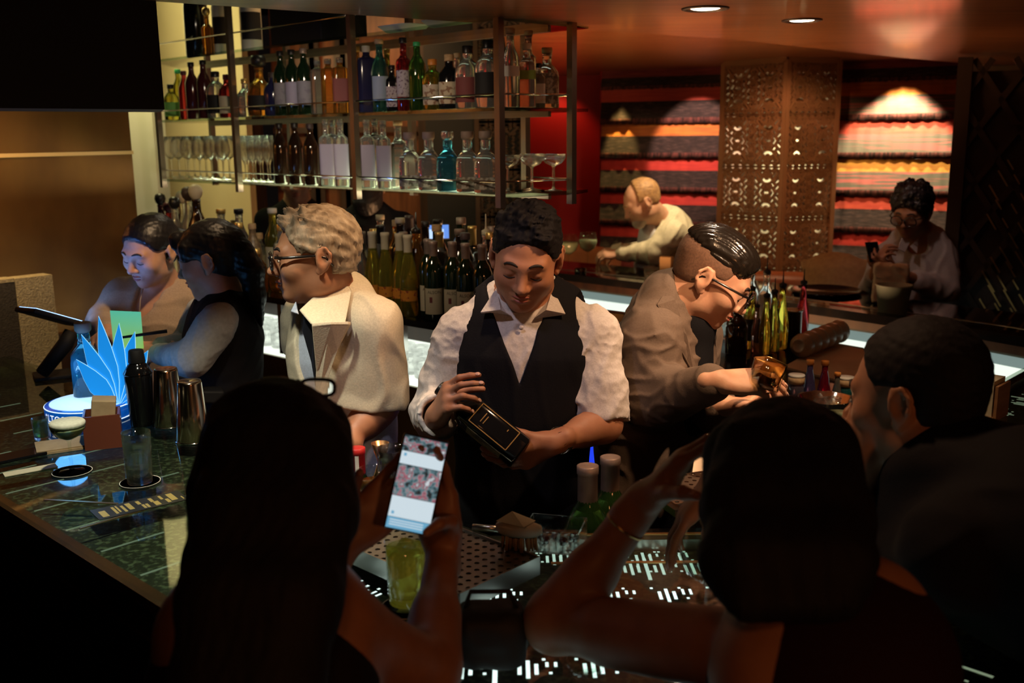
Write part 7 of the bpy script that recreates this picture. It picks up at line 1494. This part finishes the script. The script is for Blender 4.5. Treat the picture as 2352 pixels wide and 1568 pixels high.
MB().add([tuple(p - cn) for p in cz] + [tuple(p + cn) for p in cz], [(3, 2, 1, 0), (4, 5, 6, 7), (0, 1, 5, 4), (1, 2, 6, 5), (2, 3, 7, 6), (3, 0, 4, 7)]).build('card_sheet', mcard, cdv)
zc3 = min(p[2] for p in cz); MB().box((cz[2][0] * 0.5 + cz[3][0] * 0.5, cz[2][1], zc3 * 0.5), (0.006, 0.006, max(zc3 * 0.5, 0.004))).build('card_stem', m_black, cdv); MB().box((cz[2][0] * 0.5 + cz[3][0] * 0.5, cz[2][1], 0.003), (0.03, 0.02, 0.003)).build('card_foot', m_black, cdv)
a_, b_ = rel(278, 775, 3.0), rel(384, 760, 3.05)
ps = empty('stylus', tuple(A(*tb.location) + A(*((a_ + b_) / 2))), 0, 'thin black stylus held in front of the green card', 'stylus'); MB().tube([a_ - (a_ + b_) / 2, b_ - (a_ + b_) / 2], [0.004, 0.006], 8).build('stylus_body', m_black, ps)
m_weave = mat('woven_panel', (0.42, 0.38, 0.27), 0.9, col2=(0.28, 0.25, 0.18), nscale=110, nstretch=(1, 1, 1), bump=0.8, bscale=160); m_weaved = mat('woven_panel_dark', (0.03, 0.028, 0.028), 0.9, col2=(0.05, 0.045, 0.045), nscale=110, bump=0.5, bscale=160)
pa_, pb_ = at(34, 640, 3.84), at(120, 632, 3.95)
wp = empty('upholstered_panel', (pa_[0], pa_[1], 0), 0, 'grey woven upholstered panel with dark inset at far left behind the till', 'panel'); dx = A(pb_[0] - pa_[0], pb_[1] - pa_[1]); dxn = nz(dx); nn_ = A(-dxn[1], dxn[0]); zt_ = pa_[2]
MB().prism([(0, 0), tuple(dx), tuple(dx + nn_ * 0.08), tuple(nn_ * 0.08)], 0.0, zt_).build('woven_side', m_weave, wp); MB().prism([tuple(-dxn * 0.16), (-0.002, 0), tuple(nn_ * 0.07), tuple(nn_ * 0.07 - dxn * 0.5)], 0.0, zt_ - 0.012).build('dark_inset', m_weaved, wp); MB().prism([tuple(-dxn * 0.16), tuple(-dxn * 0.002), tuple(nn_ * 0.08 - dxn * 0.002), tuple(nn_ * 0.08 - dxn * 0.5)], zt_ - 0.0115, zt_ + 0.002).build('top_edge', m_weave, wp)

# ---------------------------------------------------------------- phone in the foreground woman's hands
c_ = A(*at(957, 1112, 1.40)); phx = nz(at(1005, 1122, 1.40) - at(908, 1102, 1.395)); phy = nz(at(988, 1010, 1.425) - at(928, 1215, 1.38)); phy = nz(phy - phx * (phx @ phy)); phn = np.cross(phx, phy)
ph = empty('phone', tuple(c_), 0, 'phone with lit photo gallery screen in the long haired woman\'s hands', 'phone'); Mp = Matrix([list(r) for r in np.stack([phx, phy, phn], 1)])
MB().box((0, 0, 0), (0.0345, 0.071, 0.004), Mp).build('phone_body', m_blackgloss, ph, bevel=0.003)
scm = [emis('screen_white', (0.78, 0.92, 1.0), 0.62), emis('screen_blue', (0.22, 0.60, 0.90), 0.5), emis('screen_dark', (0.05, 0.08, 0.10), 0.4), emis('screen_teal', (0.25, 0.55, 0.62), 0.45), emis('screen_red', (0.75, 0.16, 0.22), 0.4), emis('screen_grey', (0.42, 0.44, 0.46), 0.4)]
ms = MB()
def scr(x0, x1, y0, y1, k, dz=0.0): ms.add([Mp @ Vector((x, y, 0.0043 + dz)) for x, y in ((x0, y0), (x1, y0), (x1, y1), (x0, y1))], [(0, 1, 2, 3)], k)
scr(-0.032, 0.032, -0.0685, 0.0685, 2); scr(-0.032, 0.032, 0.026, 0.045, 0, 0.0001); scr(-0.032, 0.032, -0.052, -0.0215, 0, 0.0001); scr(-0.032, 0.032, -0.0685, -0.0525, 1, 0.0001)
rg = random.Random(12)
ph_img = bpy.data.materials.new('screen_photo'); ph_img.use_nodes = True; nt = ph_img.node_tree; pb = nt.nodes['Principled BSDF']; tcn = nt.nodes.new('ShaderNodeTexCoord'); nn = nt.nodes.new('ShaderNodeTexNoise'); nn.inputs['Scale'].default_value = 95; nn.inputs['Detail'].default_value = 3
rp_ = nt.nodes.new('ShaderNodeValToRGB'); el = rp_.color_ramp.elements; el[0].position = 0.36; el[0].color = (0.015, 0.025, 0.03, 1); el[1].position = 0.68; el[1].color = (0.75, 0.8, 0.85, 1)
for p_, c in ((0.44, (0.10, 0.22, 0.26, 1)), (0.50, (0.30, 0.33, 0.35, 1)), (0.545, (0.55, 0.12, 0.18, 1)), (0.58, (0.12, 0.13, 0.15, 1))): e_ = el.new(p_); e_.color = c
nt.links.new(tcn.outputs['Object'], nn.inputs['Vector']); nt.links.new(nn.outputs['Fac'], rp_.inputs[0]); nt.links.new(rp_.outputs[0], pb.inputs['Emission Color']); pb.inputs['Emission Strength'].default_value = 0.6; pb.inputs['Base Color'].default_value = (0, 0, 0, 1)
scm.append(ph_img)
scr(-0.032, 0.032, 0.046, 0.0675, 6, 0.0001); scr(-0.032, 0.032, -0.0205, 0.025, 6, 0.0001)
for x, y in ((-0.026, 0.040), (-0.026, -0.046)): scr(x - 0.002, x + 0.002, y - 0.0022, y + 0.0022, 1, 0.0002)
for k in range(3): scr(-0.028, 0.022, -0.057 - 0.0035 * k, -0.0555 - 0.0035 * k, 0, 0.0002)
ms.build('screen', scm, ph)

# ---------------------------------------------------------------- front counter
coaster(936, 1396, 'black coaster under the yellow cocktail'); q = onz(936, 1396, ZC + 0.003)
g = glass('highball', q[0], q[1], ZC + 0.003, 'tall yellow cocktail with ice under the raised phone', fill=mat('yellow_drink', (0.62, 0.56, 0.10), 0.15, trans=0.75, emit=(0.5, 0.45, 0.05), es=0.03), fz=(0.012, 0.112), name='yellow_cocktail', sc=1.0)  # faint emission in the drink stands in for slot light from below
rg = random.Random(2)
for k in range(3): MB().box((rg.uniform(-0.008, 0.008), rg.uniform(-0.008, 0.008), 0.106 + 0.004 * k), (0.011, 0.011, 0.011), Euler((rg.random(), rg.random(), rg.random())).to_matrix()).build('ice_cube', m_clear, g, bevel=0.002)
# speed well along the staff side of the counter with bottles
sw = empty('speed_rail', (0.20, 2.04, 0.74), 0, 'steel speed rail below the counter edge on the staff side', 'speed rail'); mb = MB(); mb.box((0, 0.035, 0.005), (0.22, 0.085, 0.005)); mb.build('rail_floor', m_steel, sw); mb = MB(); mb.box((0, 0.122, 0.055), (0.22, 0.002, 0.055)); mb.build('rail_front', m_steel, sw)
for s_ in (-1, 1): MB().box((0.205 * s_, 0.02, -0.37), (0.012, 0.012, 0.368)).build('rail_leg', m_steel, sw)
for px, py, cp, t in ((1350, 1068, 'foil', 'green wine bottle with foil capsule below the vested bartender, left of two'), (1402, 1048, 'foil', 'green wine bottle with foil capsule below the vested bartender, right of two')):
    q = at(px, py, 2.02 if px < 1380 else 2.105); bottle('wine', 'green', q[0], q[1], 0.75, cap=cp, capstyle='capsule', text=t, group='wine bottles in the speed rail', sc=(q[2] - 0.751) / 0.303)
q = OL.p3(0.62, 0.745, 0.74); sw2 = empty('speed_rail', tuple(q), OL.rz(), 'steel speed rail below the staff edge in front of the white jacket', 'speed rail'); MB().box((0, 0, 0.005), (0.16, 0.06, 0.005)).build('rail_floor', m_steel, sw2); MB().box((0, 0.062, 0.055), (0.16, 0.002, 0.055)).build('rail_front', m_steel, sw2)
for s_ in (-1, 1): MB().box((0.15 * s_, 0, -0.37), (0.01, 0.01, 0.368)).build('rail_leg', m_steel, sw2)
q = at(820, 1027, 2.345); ZC_ = ZC; r_ = bottle('wine', 'dkgreen', q[0], q[1], 0.75, cap='red', capstyle='capsule', text='dark green whisky bottle with red cap in front of the white jacket', sc=(q[2] - 0.751) / 0.303)
flat_text('J', 0.03, 'lettering', mat('yellow_ink', (0.85, 0.75, 0.2), 0.5), r_, (0.003, -0.0385, 0.17), (PI / 2, 0, 0)); band_mesh(PROF['wine'][0], 0.235, 0.29, -PI / 2 - 0.35, -PI / 2 + 0.15, 0.0022, 6).build('seal_strip', LB['white'], r_)
q = onz(905, 1100, ZC + 0.034); 
for px, py, k, t, sc_ in ((908, 1112, 'rocks', 'empty glass tumbler behind the raised phone', 1.0), (858, 1140, 'rocks', 'low glass tumbler with brown drink beside the whisky bottle', 0.75)):
    q = onz(px, py, ZC); g = glass(k, q[0], q[1], ZC, t, name='tumbler', sc=sc_, fill=gl('brown_drink', (0.5, 0.2, 0.05)) if 'brown' in t else None, fz=(0.012, 0.05))
q = onz(876, 1095, ZC); r_ = empty('jigger', (q[0], q[1], ZC), 0, 'copper jigger between the tumblers', 'jigger'); MB().lathe([(0.018, 0), (0.02, 0.001), (0.008, 0.035), (0.008, 0.04), (0.022, 0.085), (0.0205, 0.085), (0.007, 0.042), (0, 0.041)], 24).build('jigger_body', mat('copper', (0.8, 0.42, 0.2), 0.25, metal=1.0), r_)
q = onz(1192, 1262, ZC + 0.03); r_ = empty('scrub_brush', (q[0], q[1], ZC + 0.033), -0.3, 'pale wooden scrub brush with tan bristles on the drip tray corner', 'brush')
MB().lathe([(0.0, 0.030), (0.040, 0.030), (0.046, 0.036), (0.045, 0.046), (0.030, 0.052), (0, 0.053)], 28, sy=0.55).build('brush_back', mat('brush_wood', (0.62, 0.52, 0.38), 0.6, col2=(0.5, 0.4, 0.28), nscale=8, nstretch=(1, 6, 6)), r_)
mb = MB(); rg = random.Random(6)
for i in range(70):
    a = rg.uniform(0, 2 * PI); rr = math.sqrt(rg.random()) * 0.9; x, y = 0.040 * rr * math.cos(a), 0.022 * rr * math.sin(a); mb.tube([(x, y, 0.031), (x * 1.08, y * 1.08, 0.0005)], 0.0022, 5)
mb.build('bristles', mat('bristle', (0.50, 0.33, 0.16), 0.8), r_)
MB().add([(-0.042, -0.01, 0.054), (0.018, -0.026, 0.054), (0.030, 0.012, 0.054), (-0.028, 0.02, 0.054), (-0.012, -0.002, 0.074)], [(3, 2, 1, 0), (0, 1, 4), (1, 2, 4), (2, 3, 4), (3, 0, 4)]).build('folded_cloth', LB['cream'], r_)
q = onz(1275, 1250, ZC); r_ = empty('garnish_tray', (q[0], q[1], ZC), -0.25, 'clear plastic garnish tray with dark contents beside the brush', 'tray'); mb = MB()
for c, h in (((0, 0.045, 0.022), (0.055, 0.0015, 0.022)), ((0, -0.045, 0.022), (0.055, 0.0015, 0.022)), ((0.055, 0, 0.022), (0.0015, 0.045, 0.022)), ((-0.055, 0, 0.022), (0.0015, 0.045, 0.022)), ((0, 0, 0.0015), (0.055, 0.045, 0.0015))): mb.box(c, h)
mb.build('tray_body', m_clear, r_)
for i in range(5): MB().lathe([(0, -0.010), (0.008, -0.006), (0.010, 0), (0.008, 0.006), (0, 0.010)], 14, c=(-0.036 + 0.018 * i, 0.012 * (-1) ** i, 0.0135)).build('garnish', mat('dark_cherry_%d' % i, (0.03, 0.006, 0.006), 0.15, coat=0.6), r_)
q = onz(1120, 1222, ZC + 0.033); r_ = empty('bar_spoon', (q[0], q[1], ZC + 0.0345), -0.2, 'grey bar tool lying on the far side of the drip tray', 'bar tool'); MB().tube([(-0.03, 0, 0.007), (0.035, 0, 0.007)], 0.007, 10).build('handle', m_steel, r_)
q = onz(1100, 1470, ZC); r_ = empty('wooden_board', (q[0] - 0.05, q[1], ZC), 0.5, 'dark grained wooden board on the counter below the phone', 'board'); MB().box((0, 0, 0.008), (0.075, 0.05, 0.008)).build('board_body', mat('grained_wood', (0.03, 0.018, 0.012), 0.5, col2=(0.13, 0.075, 0.045), nscale=9, nstretch=(1, 14, 14)), r_, bevel=0.003)
q = onz(1180, 1500, ZC); hb = empty('handbag', (q[0] - 0.035, q[1] - 0.02, ZC), 0.3, 'black handbag on the counter beside the leaning elbow', 'handbag')
B_ = Sdf(); B_.box(A(*hb.location) + A(0, 0, 0.045), (0.055, 0.045, 0.045), None, 0.025, 0.01); B_.disp.append(folds(0.004, 0.06, 3)); o = link('bag_body', B_.mesh('bag_body', 0.006), m_black, hb); o.matrix_parent_inverse = Matrix.Translation(hb.location).inverted(); hb.rotation_euler = (0, 0, 0)
MB().tube([(-0.04, 0, 0.088), (-0.03, 0, 0.115), (0.03, 0, 0.115), (0.04, 0, 0.088)], 0.004, 6).build('handle', m_black, hb)
q = onz(1345, 1540, ZC); r_ = empty('ashtray', (q[0], q[1], ZC), 0, 'small glass dish at bottom edge of the counter', 'dish'); MB().lathe([(0.02, 0), (0.026, 0.003), (0.03, 0.018), (0.027, 0.018), (0.02, 0.006), (0, 0.005)], 26).build('dish_body', m_pane, r_)
q = at(1622, 1010, 1.50); r_ = glass('balloon', q[0] + 0.01, q[1], ZC, 'stemmed wine glass behind the raised hand of the dark haired woman', name='wine_glass', sc=0.9)
for c in r_.children: c.data = c.data.copy(); c.data.materials[0] = m_pane

# ---------------------------------------------------------------- right counter
q = onz(1925, 1035, ZC); glass('highball', q[0], q[1], ZC, 'tall clear cocktail with cucumber between the two right guests', fill=mat('pale_cocktail', (0.6, 0.6, 0.35), 0.1, trans=0.85), fz=(0.012, 0.10), name='clear_cocktail', sc=1.0)
q = onz(1895, 948, ZS); r_ = empty('ice_bowl', (q[0], q[1], ZS), 0, 'wide steel ice bowl with bright rim in front of the potion bottles', 'bowl'); MB().lathe([(0.06, 0), (0.065, 0.002), (0.085, 0.05), (0.088, 0.052), (0.083, 0.05), (0.06, 0.006), (0, 0.005)], 36).build('bowl_body', m_chrome, r_); rg = random.Random(9)
for k in range(9): a = k * 2.4; MB().box((0.04 * math.cos(a) * (k / 9) ** 0.5, 0.04 * math.sin(a) * (k / 9) ** 0.5, 0.03 + 0.001 * k), (0.013, 0.013, 0.013), Euler((rg.random(), rg.random(), rg.random())).to_matrix()).build('ice_cube', m_clear, r_, bevel=0.002)
q = onz(2272, 955, ZC); r_ = empty('napkin_holder', (q[0], q[1], ZC), 0.8, 'wooden napkin holder on right counter behind the short haired man', 'napkin holder'); m_oak = mat('oak', (0.40, 0.20, 0.09), 0.5, col2=(0.3, 0.14, 0.06), nscale=6, nstretch=(1, 8, 8))
for s_ in (-1, 1): MB().box((0, s_ * 0.03, 0.05), (0.05, 0.004, 0.05)).build('side_board', m_oak, r_)
MB().box((0, 0, 0.004), (0.05, 0.026, 0.004)).build('base_board', m_oak, r_); MB().box((0, 0, 0.06), (0.045, 0.02, 0.052)).build('napkin_stack', LB['cream'], r_)
q = onz(2062, 1068, ZC); glass('rocks', q[0], q[1], ZC, 'small cut glass tumbler below the chin of the short haired man', name='tumbler', sc=0.95, fill=mat('ice_mix', (0.7, 0.68, 0.5), 0.2, trans=0.6), fz=(0.012, 0.07))

# ---------------------------------------------------------------- far counter and beyond
def far(px, py): q = onz(px, py, ZC); return q[0], q[1]
m_gin = mat('gin_ice', (0.62, 0.66, 0.45), 0.25, trans=0.5)
for px, py, t in ((1306, 625, 'balloon gin glass with ice on far counter, nearer the vested bartender'), (1350, 618, 'balloon gin glass with ice on far counter, nearer the man in linen')):
    x, y = far(px, py); glass('balloon', x, y, ZC, t, 'gin glasses on the far counter', fill=m_gin, fz=(0.097, 0.16), name='gin_glass', sc=1.12)
x, y = far(1333, 634); r_ = empty('tea_light', (x, y, ZC), 0, 'dark tea light holder between the gin glasses', 'candle'); MB().lathe([(0.03, 0), (0.034, 0.003), (0.034, 0.045), (0.03, 0.045), (0.028, 0.008), (0, 0.007)], 22).build('holder', m_blackgloss, r_); MB().lathe([(0, 0.0085), (0.026, 0.0085), (0.026, 0.03), (0, 0.031)], 20).build('candle', emis('candle_wax', (1.0, 0.75, 0.3), 0.8), r_)
x, y = far(1530, 652); r_ = empty('menu_holder', (x, y, ZC), -0.6, 'tan upright menu block on far counter right of the linen sleeve', 'menu holder'); MB().box((0, 0, 0.075), (0.033, 0.02, 0.075)).build('block', mat('tan_block', (0.42, 0.25, 0.11), 0.6), r_, bevel=0.003)
x, y = far(1495, 648); glass('rocks', x, y, ZC, 'clear tumbler on far counter between linen sleeve and tan menu block', name='tumbler', sc=0.95)
x, y = far(1885, 690); r_ = empty('serving_tray', (x + 0.10, y + 0.24, ZC), 0, 'round black serving tray on far counter in front of the beige cushion', 'tray'); MB().lathe([(0.16, 0), (0.17, 0.003), (0.175, 0.018), (0.17, 0.018), (0.16, 0.006), (0, 0.005)], 40).build('tray_body', m_blackgloss, r_)
x, y = far(2040, 742); r_ = empty('ice_tub', (x + 0.10, y + 0.22, ZC), 0, 'pale plastic tub on the far counter in front of the man with a phone', 'tub'); MB().lathe([(0.055, 0), (0.06, 0.003), (0.075, 0.125), (0.079, 0.127), (0.079, 0.133), (0.072, 0.133), (0.056, 0.006), (0, 0.005)], 32).build('tub_body', mat('pale_plastic', (0.36, 0.45, 0.40), 0.45, trans=0.2), r_)
q = at(2045, 655, 4.66); r_ = empty('paper_bag', (q[0], q[1], ZC), -0.3, 'crumpled white paper bag standing below the phone of the curly haired man', 'paper bag')
B_ = Sdf(); B_.box((q[0], q[1], ZC + 0.095), (0.075, 0.035, 0.09), np.array(Matrix.Rotation(-0.3, 3, 'Z')), 0.008, 0.01); B_.disp.append(folds(0.009, 0.07, 31)); B_.half((q[0], q[1], ZC + 0.012), (0, 0, -1), 0.002); o = link('bag_body', B_.mesh('bag_body', 0.006), mat('white_paper', (0.62, 0.57, 0.45), 0.8), r_); r_.rotation_euler = (0, 0, 0); o.matrix_parent_inverse = Matrix.Translation(r_.location).inverted()
q = at(1915, 640, 5.62); cu = empty('cushion', (q[0], q[1], 0.86), 0, 'beige tasselled cushion leaning on the curved tan banquette', 'cushion'); B_ = Sdf(); Rc = np.array(Matrix.Rotation(-0.42, 3, 'Z') @ Matrix.Rotation(-0.15, 3, 'X'))
for sx_ in (-1, 1):
    for sz_ in (-1, 1): B_.ecap(A(*q) , A(*q) + Rc @ A(sx_ * 0.17, 0, sz_ * 0.085), 0.10, 0.022, 0.055, 0.012, Rc @ A(0, 1, 0), 0.06)
B_.disp.append(folds(0.004, 0.14, 5)); o = link('cushion_body', B_.mesh('cushion_body', 0.008), mat('beige_cushion', (0.58, 0.36, 0.17), 0.85, col2=(0.5, 0.3, 0.14), nscale=50), cu); o.matrix_parent_inverse = Matrix.Translation(cu.location).inverted()
q = at(1347, 1120, 3.05); cl = empty('blue_glowbox', (q[0], q[1], 0), 0, 'added dark cooler with blue lit door behind the vested bartender', 'glowbox'); MB().box((0.04, 0.10, 0.50), (0.12, 0.09, 0.499)).build('glowbox_body', m_black, cl, bevel=0.004); MB().box((0, 0.006, 0.78), (0.045, 0.003, 0.19)).build('glow_front', emis('blue_glow_front', (0.02, 0.06, 0.9), 0.8), cl)  # invented box, added to give a blue glow behind the bartender
# back till screen and a garnish bowl behind the bartender
q = at(1002, 532, 4.55); tl = empty('till_screen', (q[0], q[1], ZK), 0.25, 'small lit till screen standing behind the bottle rows', 'till screen')
MB().box((0, 0, (q[2] - ZK) / 2 - 0.02), (0.02, 0.01, (q[2] - ZK) / 2 - 0.0201)).build('stand', m_black, tl); MB().box((0, 0, q[2] - ZK), (0.062, 0.006, 0.036)).build('monitor', m_black, tl, bevel=0.003); mb = MB(); mb.add([(-0.057, -0.0066, q[2] - ZK - 0.031), (0.057, -0.0066, q[2] - ZK - 0.031), (0.057, -0.0066, q[2] - ZK + 0.031), (-0.057, -0.0066, q[2] - ZK + 0.031)], [(0, 1, 2, 3)], 0); mb.add([(-0.042, -0.0068, q[2] - ZK - 0.03), (0.034, -0.0068, q[2] - ZK - 0.03), (0.034, -0.0068, q[2] - ZK + 0.012), (-0.042, -0.0068, q[2] - ZK + 0.012)], [(0, 1, 2, 3)], 1); mb.build('display', [emis('till_blue', (0.12, 0.30, 0.85), 0.8), emis('till_pale', (0.5, 0.7, 1.0), 0.9)], tl)
